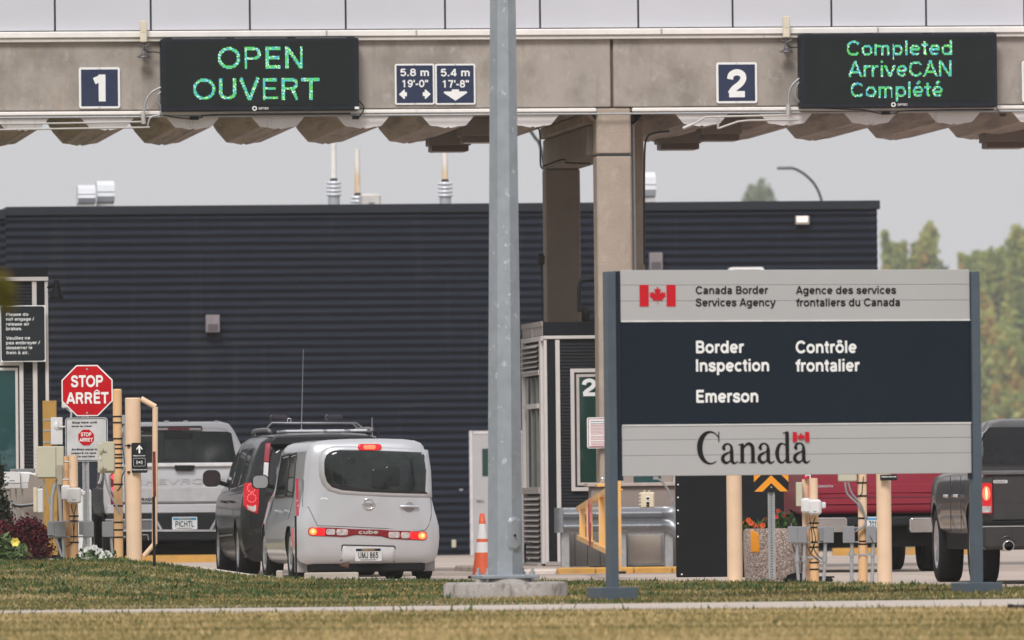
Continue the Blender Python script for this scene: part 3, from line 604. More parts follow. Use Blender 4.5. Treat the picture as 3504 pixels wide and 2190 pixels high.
F = BF.at(1270, 704, 2.2); F.o.z = ztop-.06; t = thing('roof_box', 'off-white square sheet metal box on the roof beside the short flue', 'roof unit', F)
b = MB(); b.rb(F, 1238, 663, 1304, 706, -.2, .3, ch=.03); obj('casing', b, M('offwhite_box', (.60,.57,.53), .5), t)
b = MB(); b.rb(F, 1262, 692, 1282, 702, -.205, -.19); obj('panel', b, greybox, t)
# ------------------------------------------------------------------ canopy
CF = Fr((gx(1752, 132), 132, 0), 6)
zt_ = lambda y, v=0: CF.hit(1752, y, v)[1]
Z_PB, Z_T0, Z_T1, Z_BB = zt_(100), zt_(126), zt_(131), zt_(369)       # panel bottom, trims, beam bottom
UL, UR = CF.u(-900), CF.u(4500)
can = thing('inspection_canopy', 'long concrete canopy over the inspection lanes with white fascia and scalloped metal deck', 'canopy', CF)
ujoint = CF.u(2094, 240)
for a, c in ((UL, ujoint-.018), (ujoint+.018, UR)):
    b = MB(); b.box(a, c, 0, .42, Z_BB, Z_T1+.02, ch=.012); obj('beam', b, concrete, can)
b = MB(); b.box(ujoint-.02, ujoint+.02, .05, .4, Z_BB+.005, Z_T1); obj('beam_joint', b, M('joint_brown', (.13,.09,.07), .9), can)
b = MB(); b.box(UL, UR, .02, .40, Z_T1, Z_T1+2.2); obj('fascia_frame', b, gapm, can)
js = [-480, -145, 188, 516, 855, 1183, 1523, 1848, 2184, 2507, 2845, 3169, 3505, 3835, 4200]
us = [CF.u(j, 50) for j in js]
for i in range(len(us)-1):
    b = MB(); b.box(us[i]+.012, us[i+1]-.012, -.01, .03, Z_PB+.012, Z_T1+2.15, ch=.006); obj('fascia_panel', b, fascia, can)
b = MB(); b.box(UL, UR, -.11, .0, Z_T0+.012, Z_PB-.006, ch=.01); b.box(UL, UR, -.085, .0, Z_T0+.055, Z_PB-.002)
obj('top_trim', b, trimw, can)
b = MB(); b.box(UL, UR, -.075, .0, Z_T1-.028+.01, Z_T0+.008, ch=.008); obj('drip_edge', b, trimw, can)
for px in (1115, 1352+70, 2260, 3000):
    u = CF.u(px, 112); b = MB(); b.box(u-.012, u+.012, -.114, -.108, Z_T0+.02, Z_PB-.01); obj('trim_joint', b, M('trim_joint_grey', (.42,.38,.36), .6), can)
ucl, ucr = CF.u(2042, 480), CF.u(2160, 480)
for a, c in ((UL, ucl-.005), (ucr+.01, UR)):
    b = MB(); b.box(a, c, -.07, .02, Z_BB-.062, Z_BB-.012, ch=.012); obj('lower_trim', b, trimw, can)
b = MB(); b.tube([(UL, -.09, Z_BB-.085), (UR, -.09, Z_BB-.085)], .013); obj('lower_conduit', b, galv2, can)
# folded deck, pale end closures
per = (CF.u(1545, 430) - CF.u(88, 430))/5; u00 = CF.u(1243, 430)
zb_ = lambda y: CF.hit(1243, y, .0)[1]
zl, zm, zn = zb_(438), zb_(432), zb_(396)
LB = [(-.21, zm+.004), (-.165, zm-.004), (-.12, zm-.006), (-.10, zl+.008), (-.06, zl), (-.03, zl-.008), (0, zl+.008), (.03, zl-.008), (.06, zl), (.10, zl+.008), (.12, zm-.006), (.165, zm-.004), (.21, zm+.004)]
lobe = [(-.455, zn+.19), (-.355, zn+.02)] + [(a*1.08, z) for a, z in LB] + [(.355, zn+.02), (.455, zn+.19)]
i0 = int((UL-u00)/per)-1; i1 = int((UR-u00)/per)+1; VD = 5.5
ncls = 0
for k in range(i0, i1+1):
    uc = u00 + k*per
    if uc < UL-.2 or uc > UR+.2: continue
    P = [(uc+a, z) for a, z in lobe]
    b = MB(); n = len(P); e = per/2 - .455
    Q = [(P[0][0]-e, P[0][1])] + P + [(P[-1][0]+e, P[-1][1])]
    N = len(Q); b.add([(p[0], .03, p[1]) for p in Q] + [(p[0], VD, p[1]) for p in Q], [(i, i+1, N+i+1, N+i) for i in range(N-1)])
    obj('deck_rib', b, brownsteel, can)
    if abs(uc - (ucl+ucr)/2) > .55: b = MB(); b.prism([(p[0], min(p[1], Z_BB-.066)) for p in P[1:-1]], .0, .028, 0); obj('rib_closure', b, greyplate, can)
b = MB(); b.box(UL, UR, .44, VD+.1, zn+.21, Z_T1+1.2); obj('roof_slab', b, gapm, can)
# columns and cross beams
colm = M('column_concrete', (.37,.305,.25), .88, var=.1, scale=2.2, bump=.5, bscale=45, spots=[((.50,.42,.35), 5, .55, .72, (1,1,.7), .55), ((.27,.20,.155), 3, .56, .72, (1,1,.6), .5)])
zcap = CF.hit(2098, 530)[1]
b = MB(); b.box(ucl, ucr, .01, .46, 0, zcap-.008, ch=.02); obj('column', b, colm, can)
b = MB(); b.box(ucl, ucr, .01, .46, zcap+.008, Z_BB-.01, ch=.02); obj('column_head', b, colm, can)
b = MB(); b.box(ucl+.02, ucr-.02, .02, .45, zcap-.02, zcap+.02); obj('column_joint', b, gapm, can)
zxb = CF.hit(1985, 576, 5.1)[1]; zxt = zn + .18
ucb = CF.u(1987, 800, 5.1); uca = CF.u(1870, 800, 5.1)
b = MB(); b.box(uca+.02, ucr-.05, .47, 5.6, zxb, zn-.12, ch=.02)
obj('cross_beam', b, M('shade_dark_column_concrete', (.24,.20,.17), .9, var=.12, scale=2.2, bump=.4), can)  # canopy shade put into the colour: darker copy of the column concrete
b = MB(); b.box(uca-.03, ucr-.02, .47, 5.6, zn-.115, zn+.03, ch=.02); obj('haunch', b, M('rusty_haunch', (.36,.28,.22), .8, var=.2, scale=5, spots=[((.16,.10,.07), 5, .5, .64, (1,1,1), .7)]), can)
b = MB(); b.box(uca, ucb, 5.1, 5.55, 0, zxb-.005, ch=.02); obj('rear_column', b, M('shade_dark_column_concrete', (.24,.20,.17), .9, var=.12, scale=2.2, bump=.4), can)  # same darkened concrete, its tone standing for shade under the canopy
b = MB(); b.rb(CF, 2179, 420, 2206, 2100, 2.2, 3.0); o = b
a_, c_ = CF.u(2181, 800, 2.2), CF.u(2206, 800, 2.2)
b = MB(); b.box(a_-.32, c_, 2.2, 2.65, 0, zn+.02, ch=.02); obj('rear_column', b, colm, can)
u = CF.u(2170, 800, .6); b = MB(); b.cyl((u, .6, 0), (u, .6, zn), .022, n=10); b.cyl((u+.02, .7, 0), (u+.02, .7, zn), .012, n=8); obj('downpipe', b, galv2, can)
# hanging square light fixtures
def fixture(x0, x1, yb, v, label, yt=400):
    F = CF.at((x0+x1)/2, yb, v); w2 = (CF.u(x1, 460, v)-CF.u(x0, 460, v))/2
    t = thing('canopy_light', label, 'ceiling light', F, 'box lights hung under the canopy deck'); zt = CF.hit((x0+x1)/2, yt, v)[1] - F.o.z
    b = MB(); b.box(-w2, w2, 0, 2*w2, .075, max(zt, .2), ch=.01); obj('housing', b, lampm, t)
    b = MB(); b.box(-w2+.03, w2-.03, .03, 2*w2-.03, 0, .075, ch=.008); obj('lens_frame', b, M('fixture_dark', (.13,.085,.07), .5), t)
    b = MB(); b.box(-w2+.06, w2-.06, .06, 2*w2-.06, -.006, .02); obj('lens', b, M('fixture_lens', (.25,.22,.2), .25), t)
fixture(1470, 1613, 517, 4.2, 'brown box light hanging under the deck left of the steel pole', 425)
fixture(1578, 1720, 486, 1.4, 'brown box light partly behind the steel pole under the canopy')
fixture(2256, 2402, 510, 4.2, 'lower brown box light hanging right of the concrete column', 425)
fixture(2398, 2540, 480, 1.4, 'brown box light under lane sign two, higher of the pair right of the column')
fixture(3372, 3520, 505, 3.6, 'brown box light cut off by the right edge of the picture', 440)

# signs on the beam
def plate(name, x0, y0, x1, y1, bg_, draw, label, cat='sign', F0=CF, v=-.03, border=.028, bm=signwhite, group=None, thick=.012, inset=.0):
    F = F0.at((x0+x1)/2, (y0+y1)/2, v); a, c, e, f = F.rect(x0, y0, x1, y1)
    t = thing(name, label, cat, F, group)
    b = MB(); b.prism(rrect(a, c, e, f, border*1.1), 0, thick); obj('sign_border', b, bm, t)
    b = MB(); k = border; b.prism(rrect(a+k, c-k, e+k, f-k, max(.004, inset)), -.004, .001); obj('sign_face', b, bg_, t)
    b = MB()
    for zz in (e+k*.5, f-k*.5): b.cyl(((a+c)/2, -.006, zz), ((a+c)/2, .001, zz), .007, n=8)
    obj('bolt', b, galv2, t)
    draw(F, t, (a, c, e, f)); return t
def one(ch, x0, x1, y0, y1, bold):
    def g(F, t, r): b = MB(); text_px(b, F, ch, x0, x1, y0, y1, -.004, .002, bold=bold); obj('numeral', b, signwhite, t)
    return g
plate('lane_sign', 270, 230, 411, 371, navy, one('1', 318, 361, 255, 347, .055), 'square navy lane sign with a white one, left of the OPEN display')
plate('lane_sign', 2451, 213, 2591, 353, navy, one('2', 2488, 2554, 240, 330, .05), 'square navy lane sign with a white two, left of the Completed display')
def g3(F, t, r): pass
plate('lane_sign', 3497, 208, 3637, 349, navy, one('3', 3534, 3600, 235, 326, .05), 'square sign at the right edge of the beam, only its white border showing')
def hs(a_, b_, kind):
    def g(F, t, r):
        x0 = F.o; cx = 0; W = r[1]-r[0]; b = MB(); z = r[3]
        text(b, a_, -W*.36, z-W*.31, W*.185, W*.72, off=.006, bold=.03); obj('lettering', b, signwhite, t); b = MB(); text(b, b_, -W*.315, z-W*.59, W*.185, W*.65, off=.006, bold=.03); obj('lettering', b, signwhite, t)
        b = MB(); zz = z - W*.765
        if kind == 'side':
            for s in (-1, 1):
                P = [(s*W*.40, zz), (s*W*.27, zz+W*.12), (s*W*.25, zz+W*.11), (s*W*.25, zz+W*.05), (s*W*.20, zz+W*.05), (s*W*.20, zz-W*.05), (s*W*.25, zz-W*.05), (s*W*.25, zz-W*.11), (s*W*.27, zz-W*.12)]
                b.prism(P if s > 0 else P[::-1], -.0075, -.004)
        else:
            b.prism([(-.28*W, zz+.08*W), (-.09*W, zz+.08*W), (-.09*W, zz+.13*W), (.09*W, zz+.13*W), (.09*W, zz+.08*W), (.28*W, zz+.08*W), (.29*W, zz+.045*W), (0, zz-.15*W), (-.29*W, zz+.045*W)], -.0075, -.004)
        obj('arrow', b, signwhite, t)
    return g
plate('clearance_sign', 1351, 218, 1487, 358, navy, hs('5.8 m', '19\'-0"', 'side'), 'navy clearance sign reading 5.8 m with two small side arrows', border=.022)
plate('clearance_sign', 1489, 218, 1627, 358, navy, hs('5.4 m', '17\'-8"', 'down'), 'navy clearance sign reading 5.4 m with a broad down arrow', border=.022)
ledm = [M('led_green', (.05,.3,.03), .5, emit=(.14,.85,.16), es=.8), M('led_cyan', (.03,.2,.3), .5, emit=(.10,.62,.80), es=.85), M('led_white', (.4,.5,.4), .5, emit=(.75,1.0,.80), es=1.0), M('led_blue', (.02,.1,.3), .5, emit=(.10,.50,.95), es=.8)]
def display(x0, y0, x1, y1, lines, label, lx, ly, tabs, extra=None):
    F = CF.at((x0+x1)/2, (y0+y1)/2, -.28); a, c, e, f = F.rect(x0, y0, x1, y1)
    t = thing('message_display', label, 'electronic sign', F)
    b = MB(); b.box(a, c, 0, .26, e, f, ch=.012); obj('cabinet', b, M('cabinet_navy_black', (.017,.02,.028), .5), t)
    b = MB(); k = .055; 
    b.box(a+k, c-k, -.006, .0, e+k*1.2, f-k*.7); obj('screen', b, led_face, t)
    for x in tabs:
        q = F.u(x, y0); b = MB(); b.box(q-.05, q+.05, .02, .1, f-.002, f+.012); obj('mounting_tab', b, blackm, t)
    for s, X0, X1, Y0, Y1, fat in lines:
        p, q, r_, s_ = F.rect(X0, Y0, X1, Y1); led_dots(s, p, r_, s_-r_, q-p, .0145, -.009, fat, t)
    b = MB(); q, z = F.hit(lx, ly); b.lathe([(.016, 0), (.030, 0)], (q, -.008, z), axis='y', n=14); text(b, 'OPTEC', q+.05, z-.014, .026, .13, off=.008, bold=.03); obj('maker_mark', b, signwhite, t)
    if extra: b = MB(); b.rb(F, *extra, -.008, -.001); obj('label_plate', b, signwhite, t)
    return t
display(552, 131, 1228, 379, [('OPEN', 744, 1036, 160, 236, .006), ('OUVERT', 660, 1094, 266, 342, .006)], 'black electronic sign above lane one reading OPEN OUVERT in green lights', 871, 371, (575, 790, 998, 1200), (1214, 365, 1229, 373))
display(2738, 115, 3412, 368, [('Completed', 2896, 3257, 138, 191, .010), ('ArriveCAN', 2902, 3254, 209, 262, .010), ('Complété', 2910, 3226, 281, 333, .010)], 'black electronic sign above lane two reading Completed ArriveCAN Complété in green lights', 3057, 358, (2765, 2973, 3175, 3390))
# antennas
for k, (x0, x1, y0, y1, yb) in enumerate(((480, 503, 71, 144, 196), (2680, 2703, 55, 128, 178))):
    F = CF.at((x0+x1)/2, (y0+y1)/2, -.22); a, c, e, f = F.rect(x0, y0, x1, y1); zz = F.z((x0+x1)/2, yb)
    t = thing('beam_antenna', ('beige panel antenna on a bracket left of the OPEN display', 'beige panel antenna on a bracket between numeral 2 and its display')[k], 'antenna', F, 'panel antennas on the beam')
    b = MB(); b.box(a, c, 0, .07, e, f, ch=.008); obj('antenna_body', b, M('antenna_beige', (.64,.58,.45), .5), t)
    b = MB(); b.box(-.022, .022, -.002, .001, e+.12, e+.125); obj('mark', b, greybox, t)
    bk = MB(); bk.lathe([(.018, e), (.018, e-.05), (.012, zz+.08), (.018, zz+.05), (.05, zz+.03), (.085, zz+.005), (.085, zz)], (0, .05, 0), n=14)
    bk.tube([(-.07, .05, e-.03), (-.02, .05, e-.05), (0, .05, e-.07)], .012); bk.tube([(.07, .05, e-.03), (.02, .05, e-.05), (0, .05, e-.07)], .012)
    bk.tube([(0, .05, zz+.06), (0, .22, zz+.03)], .02)
    obj('bracket', bk, M('bracket_grey', (.12,.12,.125), .4, metal=.5), t)
    b = MB(); b.tube([(.01, .06, e-.08), (.06, .08, e-.12), (.15, .1, e-.12), (F.u(552 if k == 0 else 2738, yb)+.02, .1, e-.14)], .007, sub=5); obj('cable', b, blackm, t)
# conduits under the beam
def path_px(F, pts, v): return [(*(lambda q: (q[0], v, q[1]))(F.hit(x, y, v)),) for x, y in pts]
def conduit(name, pts, v, r, mt, label, cat='conduit', sub=0, extra=None):
    F = CF.at(*pts[0], v); b = MB(); b.tube(path_px(F, pts, 0), r, sub=sub)
    if extra: extra(b, F)
    return single(name, b, mt, label, cat, F)
condw = M('pale_conduit', (.47,.45,.43), .4, metal=.2, var=.05)
conduit('beam_conduit', [(-300, 426), (200, 422), (470, 417), (494, 416)], -.13, .012, condw, 'upper pale conduit running along the beam underside to the left')
conduit('beam_conduit', [(-300, 449), (170, 441), (490, 436), (512, 435)], -.14, .012, condw, 'lower pale conduit running along the beam underside to the left')
conduit('conduit_elbow', [(490, 384), (490, 400), (492, 424)], -.15, .030, M('fitting_grey', (.47,.45,.43), .5, metal=.3), 'grey conduit fitting below the corner of the OPEN display', 'conduit fitting')
conduit('display_cable', [(556, 297), (520, 315), (500, 345), (492, 385)], -.16, .013, galv2, 'grey flexible cable looping from the left side of the OPEN display, outer loop', 'cable', 6)
conduit('display_cable', [(556, 312), (540, 325), (540, 345), (552, 368), (545, 392), (515, 402), (505, 430)], -.14, .012, galv2, 'grey flexible cable beside the OPEN display, inner s shaped loop', 'cable', 6)
conduit('display_cable', [(560, 393), (600, 402), (650, 406), (690, 402), (740, 392), (1200, 388)], -.12, .007, cablem, 'thin black cable sagging under the OPEN display', 'cable', 5, lambda b, F: b.rb(F, 650, 398, 680, 410, -.02, .02))
conduit('display_cable', [(1228, 345), (1244, 365), (1240, 385), (1225, 405)], -.15, .008, cablem, 'black cable curving off the lower right corner of the OPEN display', 'cable', 6, lambda b, F: b.rb(F, 1206, 396, 1228, 408, -.02, .03))
conduit('display_cable', [(2738, 266), (2712, 290), (2700, 320), (2698, 362)], -.16, .013, galv2, 'grey flexible cable looping from the left side of the Completed display, outer loop', 'cable', 6)
conduit('display_cable', [(2738, 276), (2724, 300), (2722, 330), (2738, 352)], -.15, .012, galv2, 'grey flexible cable close beside the Completed display, inner loop', 'cable', 6)
conduit('display_cable', [(2740, 368), (2900, 374), (2960, 377), (3010, 388), (3060, 388), (3110, 378), (3400, 374)], -.12, .007, cablem, 'thin black cable sagging under the Completed display', 'cable', 5, lambda b, F: b.rb(F, 3018, 381, 3046, 392, -.02, .02))
conduit('display_cable', [(3408, 364), (3420, 385), (3428, 394)], -.12, .005, cablem, 'short black cable with plugs at the lower right corner of the Completed display', 'cable', 4, lambda b, F: b.rb(F, 3422, 388, 3442, 398, -.02, .02))
conduit('conduit_elbow', [(2697, 358), (2697, 396)], -.16, .030, M('fitting_grey', (.5,.5,.5)), 'grey conduit fitting below the corner of the Completed display', 'conduit fitting')
conduit('beam_conduit', [(2336, 440), (2372, 425), (2415, 400), (2690, 394)], -.15, .013, condw, 'upper bent conduit with a pale free end right of the column', extra=lambda b, F: b.tube(path_px(F, [(2338, 439), (2368, 426)], -.002), .022))
conduit('beam_conduit', [(2456, 440), (2525, 416), (2560, 412), (2730, 409)], -.16, .013, condw, 'lower bent conduit with a drop pipe under numeral 2', extra=lambda b, F: b.tube(path_px(F, [(2457, 402), (2457, 440)], -.002), .014))
conduit('black_cable', [(1792, 432), (1838, 436), (1848, 470), (1849, 560), (1858, 578)], .2, .010, cablem, 'black cable from the deck down the left side of the rear column', 'cable', 5)
conduit('black_cable', [(2290, 448), (2240, 455), (2215, 470), (2206, 520), (2204, 720), (2205, 905)], .2, .013, cablem, 'thick black cable hanging along the right side of the column', 'cable', 5)
conduit('cross_beam_conduit', [(1856, 570), (1915, 548), (1932, 545), (1936, 557), (2020, 560)], 2.0, .010, cablem, 'thin dark conduit clipped across the cross beam', 'conduit')
F = CF.at(1852, 880, 4.9); b = MB(); b.lathe([(.0, .05), (.03, .045), (.05, 0), (.045, -.09), (.015, -.12), (.008, -.2), (.008, -1.9), (0, -1.9)], n=12)
single('column_sensor', b, gapm, 'small dark sensor on a thin rod at the left of the rear column', 'sensor', F)

# ------------------------------------------------------------------ booths
siding = M('black_siding', (.012,.014,.018), .45, var=.15, scale=2, stretch=(.5,1,14), bump=.15)
boothblk = M('booth_black_panel', (.013,.015,.019), .4, var=.08)
louv = M('louvre_grey', (.335,.30,.285), .5, var=.08, scale=8)
alu = M('aluminium_trim', (.64,.60,.58), .42, metal=.15, var=.04)
def siding_panel(a, c, v, z0, z1, pit=.042):
    n = int((z1-z0)/pit); P = []
    for k in range(n+1):
        z = z1 - k*pit; P += [(v, z), (v-.010, z-pit*.8)]
    b = MB(); N = len(P); b.add([(a, p[0], p[1]) for p in P] + [(c, p[0], p[1]) for p in P], [(i, N+i, N+i+1, i+1) for i in range(N-1)]); return b
B2 = Fr((gx(1868, 133, 1), 133, .07), 6)
bt = thing('inspection_booth', 'black inspection booth numbered 2 with louvred side under the canopy', 'booth', B2)
zr0, zr1 = B2.z(1900, 1102), B2.z(1900, 1149); DV = 2.35
b = MB(); b.box(.03, 2.6, .02, DV, 0, zr1-.05); obj('core', b, gapm, bt)
b = MB(); b.box(-.02, 2.62, -.04, DV+.02, zr1, zr0, ch=.01); obj('roof_fascia', b, boothblk, bt)
b = MB(); b.box(-.028, -.021, -.03, DV+.02, zr1+.01, zr0-.03); b.box(-.04, -.02, -.04, DV+.04, zr0-.05, zr0+.012); b.box(-.04, -.021, 1.1, 1.13, zr1, zr0)
obj('side_parapet', b, louv, bt)
b = MB(); zz = B2.z(1900, 1160); b.box(-.035, 2.63, -.05, .0, zz, zr1, ch=.004); b.box(-.045, -.02, -.05, DV+.03, zz-.02, zr1); obj('top_trim', b, alu, bt)
def vtrim(x0, x1, y0=1162, y1=1935): b = MB(); b.rb(B2, x0, y0, x1, y1, -.035, .03, ch=.003); obj('corner_trim', b, alu, bt)
vtrim(1864, 1875); vtrim(1904, 1919)
b = MB(); b.rb(B2, 1875, 1162, 1904, 1932, -.02, .03); obj('corner_panel', b, boothblk, bt)
a_, c_ = B2.u(1919, 1500), 2.58; obj('siding', siding_panel(a_, c_, -.005, 0.02, zz-.005), siding, bt)
def frame(parent, F, x0, y0, x1, y1, wpx, v0, v1, mt, name='window_frame'):
    a, c, e, f = F.rect(x0, y0, x1, y1, v0); k = wpx/270; b = MB()
    b.box(a, a+k, v0, v1, e, f, ch=.003); b.box(c-k, c, v0, v1, e, f, ch=.003); b.box(a+k, c-k, v0, v1, e, e+k, ch=.003); b.box(a+k, c-k, v0, v1, f-k, f, ch=.003)
    return obj(name, b, mt, parent)
fr = frame(bt, B2, 1954, 1260, 2330, 1679, 13, -.05, -.01, alu)
b = MB(); b.rb(B2, 1967, 1273, 2317, 1666, -.025, -.012); obj('reveal', b, gapm, bt)
fr2 = frame(bt, B2, 1974, 1279, 2310, 1660, 10, -.04, -.015, M('inner_frame', (.50,.45,.42), .5))
b = MB(); b.rb(B2, 1984, 1289, 2300, 1651, -.03, -.026); obj('pane', b, glass_green, fr2)
b = MB(); text_px(b, B2, '2', 1991, 2040, 1297, 1354, -.03, .004, bold=.045); obj('numeral', b, signwhite, bt)
# louvred left side: built in (v, z) on the plane u = 0
def side(px, v_guess=1.0):  # photo column -> depth along the side wall
    best = min(np.linspace(0, DV, 95), key=lambda v: abs(B2.hit(px, 1500, v)[0])); return float(best)
zs_ = lambda y: B2.z(1830, y, 1.1)
v0_, v1_ = side(1864), DV-.03
def sidebox(v0, v1, y0, y1, x0, x1, mt, name, parent=bt): b = MB(); b.box(x0, x1, v0, v1, zs_(y1), zs_(y0), ch=.003); return obj(name, b, mt, parent)
vf = .22
for k in range(6): 
    z = zs_(1178 + k*17); b = MB(); b.add([(-.006, vf, z), (-.006, v1_-.1, z), (-.075, v1_-.1, z-.045), (-.075, vf, z-.045), (-.075, v1_-.1, z-.055), (-.075, vf, z-.055)], [(0,1,2,3), (3,2,4,5)]); obj('louvre_slat', b, louv, bt)
for k in range(13):
    z = zs_(1697 + k*18.2); b = MB(); b.add([(-.006, vf, z), (-.006, v1_-.1, z), (-.075, v1_-.1, z-.045), (-.075, vf, z-.045), (-.075, v1_-.1, z-.055), (-.075, vf, z-.055)], [(0,1,2,3), (3,2,4,5)]); obj('louvre_slat', b, louv, bt)
sidebox(.05, vf, 1162, 1928, -.05, 0, alu, 'side_trim'); sidebox(v1_-.1, v1_, 1162, 1928, -.05, 0, alu, 'side_trim')
sidebox(vf, v1_-.1, 1270, 1285, -.06, 0, alu, 'side_rail'); sidebox(vf, v1_-.1, 1668, 1690, -.07, 0, louv, 'side_sill')
sidebox(vf, v1_-.1, 1293, 1668, -.012, 0, M('side_window_glass', (.05,.065,.06), .08, spec=.5), 'side_window')
sidebox(.65, .72, 1293, 1668, -.04, 0, M('mullion', (.16,.16,.15), .4), 'mullion'); sidebox(1.3, 1.35, 1293, 1668, -.04, 0, M('mullion', (1,1,1)), 'mullion')
sidebox(.5, v1_-.2, 1383, 1399, -.05, 0, alu, 'transom'); sidebox(vf-.05, v1_, 1926, 1940, -.10, 0, louv, 'base_trim')
b = MB(); b.tube([(-.11, 1.5, zs_(1925)), (-.11, 1.5, zs_(1862)), (-.11, 1.1, zs_(1858)), (-.11, .8, zs_(1858))], .014, sub=4); obj('grab_rail', b, blackm, bt)
b = MB(); b.rb(B2, 1873, 1922, 1936, 1936, -.14, -.03, ch=.004); obj('base_plate', b, louv, bt)

B1 = Fr((gx(170, 133, 1), 133, .15), 6)
b1 = thing('inspection_booth', 'black inspection booth with teal window at the left edge behind the stop sign', 'booth', B1)
z0_, z1_ = B1.z(80, 917), B1.z(80, 947)
b = MB(); b.box(-3.0, -.03, .02, 2.3, 0, z1_); obj('core', b, gapm, b1)
b = MB(); b.box(-3.0, 0, -.05, 2.35, z1_, z0_, ch=.01); obj('roof_fascia', b, boothblk, b1)
zz1 = B1.z(80, 962); b = MB(); b.box(-3.0, .005, -.06, .0, zz1, z1_-.004, ch=.004); obj('top_trim', b, alu, b1)
obj('siding', siding_panel(-3.0, B1.u(116), -.005, 0.0, zz1), siding, b1)
for x0, x1, mt in ((114, 129, alu), (129, 157, boothblk), (157, 168, alu)):
    b = MB(); b.rb(B1, x0, 963, x1, 1880, -.035 if mt is alu else -.02, .02); obj('corner_trim' if mt is alu else 'corner_panel', b, mt, b1)
frame(b1, B1, -330, 1238, 83, 1900, 14, -.05, -.01, alu)
b = MB(); b.rb(B1, -316, 1252, 69, 1880, -.022, -.012); obj('reveal', b, gapm, b1)
f3 = frame(b1, B1, -310, 1260, 64, 1880, 9, -.04, -.015, alu)
b = MB(); b.rb(B1, -300, 1269, 55, 1880, -.03, -.026); obj('pane', b, glass_teal, f3)
u, z = B1.hit(190, 990, -.2); b = MB(); b.lathe([(0, .09), (.035, .08), (.045, 0), (.05, -.02), (.085, -.12), (.09, -.15), (0, -.15)], (u+.02, -.1, z+.03), n=14); b.tube([(0, -.02, z+.03), (u, -.1, z+.05)], .02); obj('wall_lamp', b, M('matte_black', (.01,.01,.012), .6), b1)
def please(F, t, r):
    L = [('Please do', 97), ('not engage /', 117), ('release air', 100), ('brakes.', 75), None, ('Veuillez ne', 103), ('pas embrayer /', 137), ('desserrer le', 111), ('frein à air.', 98)]
    ys = (1081, 1097, 1114, 1130, 0, 1162, 1178, 1195, 1212)
    for q, y in zip(L, ys):
        if q: b = MB(); text_px(b, F, q[0], 21, q[1], y-11, y, -.004, .003, bold=.022); obj('lettering', b, signwhite, t)
plate('air_brake_sign', 1, 1045, 156, 1238, M('charcoal_sign', (.022,.027,.032), .4), please, 'charcoal sign on the left booth asking drivers not to release air brakes', F0=B1, v=-.16, border=.012, inset=.03, thick=.02)
# ------------------------------------------------------------------ border inspection sign (near)
SF = Fr((gx(2720, 90.3), 90.3, 0), 20)
sg = thing('border_sign', 'large grey and navy Border Inspection sign of the national border agency on two slate posts', 'sign', SF)
def post(x0, x1, base):
    a = SF.u(x0, 1500, -.06); c = a + .078; zt = SF.z((x0+x1)/2, 929); b = MB(); b.box(a, c, -.06, .06, .0, zt, ch=.006); obj('post', b, slate, sg)
    b = MB(); m_ = (a+c)/2; b.box(m_-.17, m_+.17, -.17, .17, -.02, .115, ch=.006); obj('post_base', b, slate, sg); return a, c
lp = post(2084, 2110, 0); rp = post(3331, 3358, 0)
pu0, pu1 = SF.u(2123, 1300), SF.u(3317, 1300)
b = MB(); b.box(lp[1], pu0+.01, -.02, .04, SF.z(2120, 1645), SF.z(2120, 928)); obj('side_channel', b, slate_dark, sg); b = MB(); b.box(pu1-.01, rp[0], -.02, .04, SF.z(3320, 1640), SF.z(3320, 928)); obj('side_channel', b, slate_dark, sg)
b = MB(); b.box(pu0, pu1, -.015, .035, SF.z(2720, 1622), SF.z(2720, 926)); obj('backing', b, gapm, sg)
def plank(y0, y1, mt=signgrey, name='sign_plank', k=.0018):
    b = MB(); b.box(pu0, pu1, -.03, -.012, SF.z(2720, y1)+k*.5, SF.z(2720, y0)-k*.5, ch=.003); return obj(name, b, mt, sg)
for a_, c_ in ((923, 975), (975, 1029), (1029, 1098)): plank(a_, c_)
plank(1101, 1448, navy2, 'sign_panel')
for a_, c_ in ((1451, 1502), (1502, 1555), (1555, 1625)): plank(a_, c_)
b = MB(); b.box(pu0, pu1, -.036, -.028, SF.z(2720, 1100), SF.z(2720, 1095)); b.box(pu0, pu1, -.036, -.028, SF.z(2720, 1454), SF.z(2720, 1449)); obj('edge_strip', b, M('light_strip', (.62,.62,.61), .4), sg)
b = MB(); zf = SF.z(2245, 1012); flag(b, SF.u(2245.5, 1012), zf, SF.u(2307, 1012)-SF.u(2184, 1012), -.032); obj('flag_symbol', b, flagred, sg)
for s, x0, x1, y0, y1 in (('Canada Border', 2380, 2628, 979, 1006), ('Services Agency', 2380, 2654, 1021, 1048), ('Agence des services', 2723, 3066, 979, 1006), ('frontaliers du Canada', 2724, 3079, 1021, 1048)):
    b = MB(); text_px(b, SF, s, x0, x1, y0, y1, -.03, .004, bold=.030); obj('lettering', b, signblack, sg)
for s, x0, x1, y0, y1 in (('Border', 2381, 2545, 1166, 1208), ('Inspection', 2381, 2631, 1229, 1271), ('Emerson', 2382, 2594, 1334, 1377), ('Contrôle', 2722, 2931, 1166, 1208), ('frontalier', 2722, 2941, 1229, 1271)):
    b = MB(); text_px(b, SF, s, x0, x1, y0, y1, -.03, .004, bold=.038); obj('lettering', b, signwhite, sg)
b = MB(); z0_ = SF.z(2560, 1584); wordmark(b, SF.u(2384, 1584), z0_, SF.z(2560, 1518)-z0_, SF.u(2768, 1584)-SF.u(2384, 1584), -.034); obj('wordmark', b, signblack, sg)
b = MB(); flag(b, SF.u(2735, 1495), SF.z(2735, 1495), SF.u(2763, 1495)-SF.u(2707, 1495), -.040); obj('wordmark_flag', b, flagred, sg)

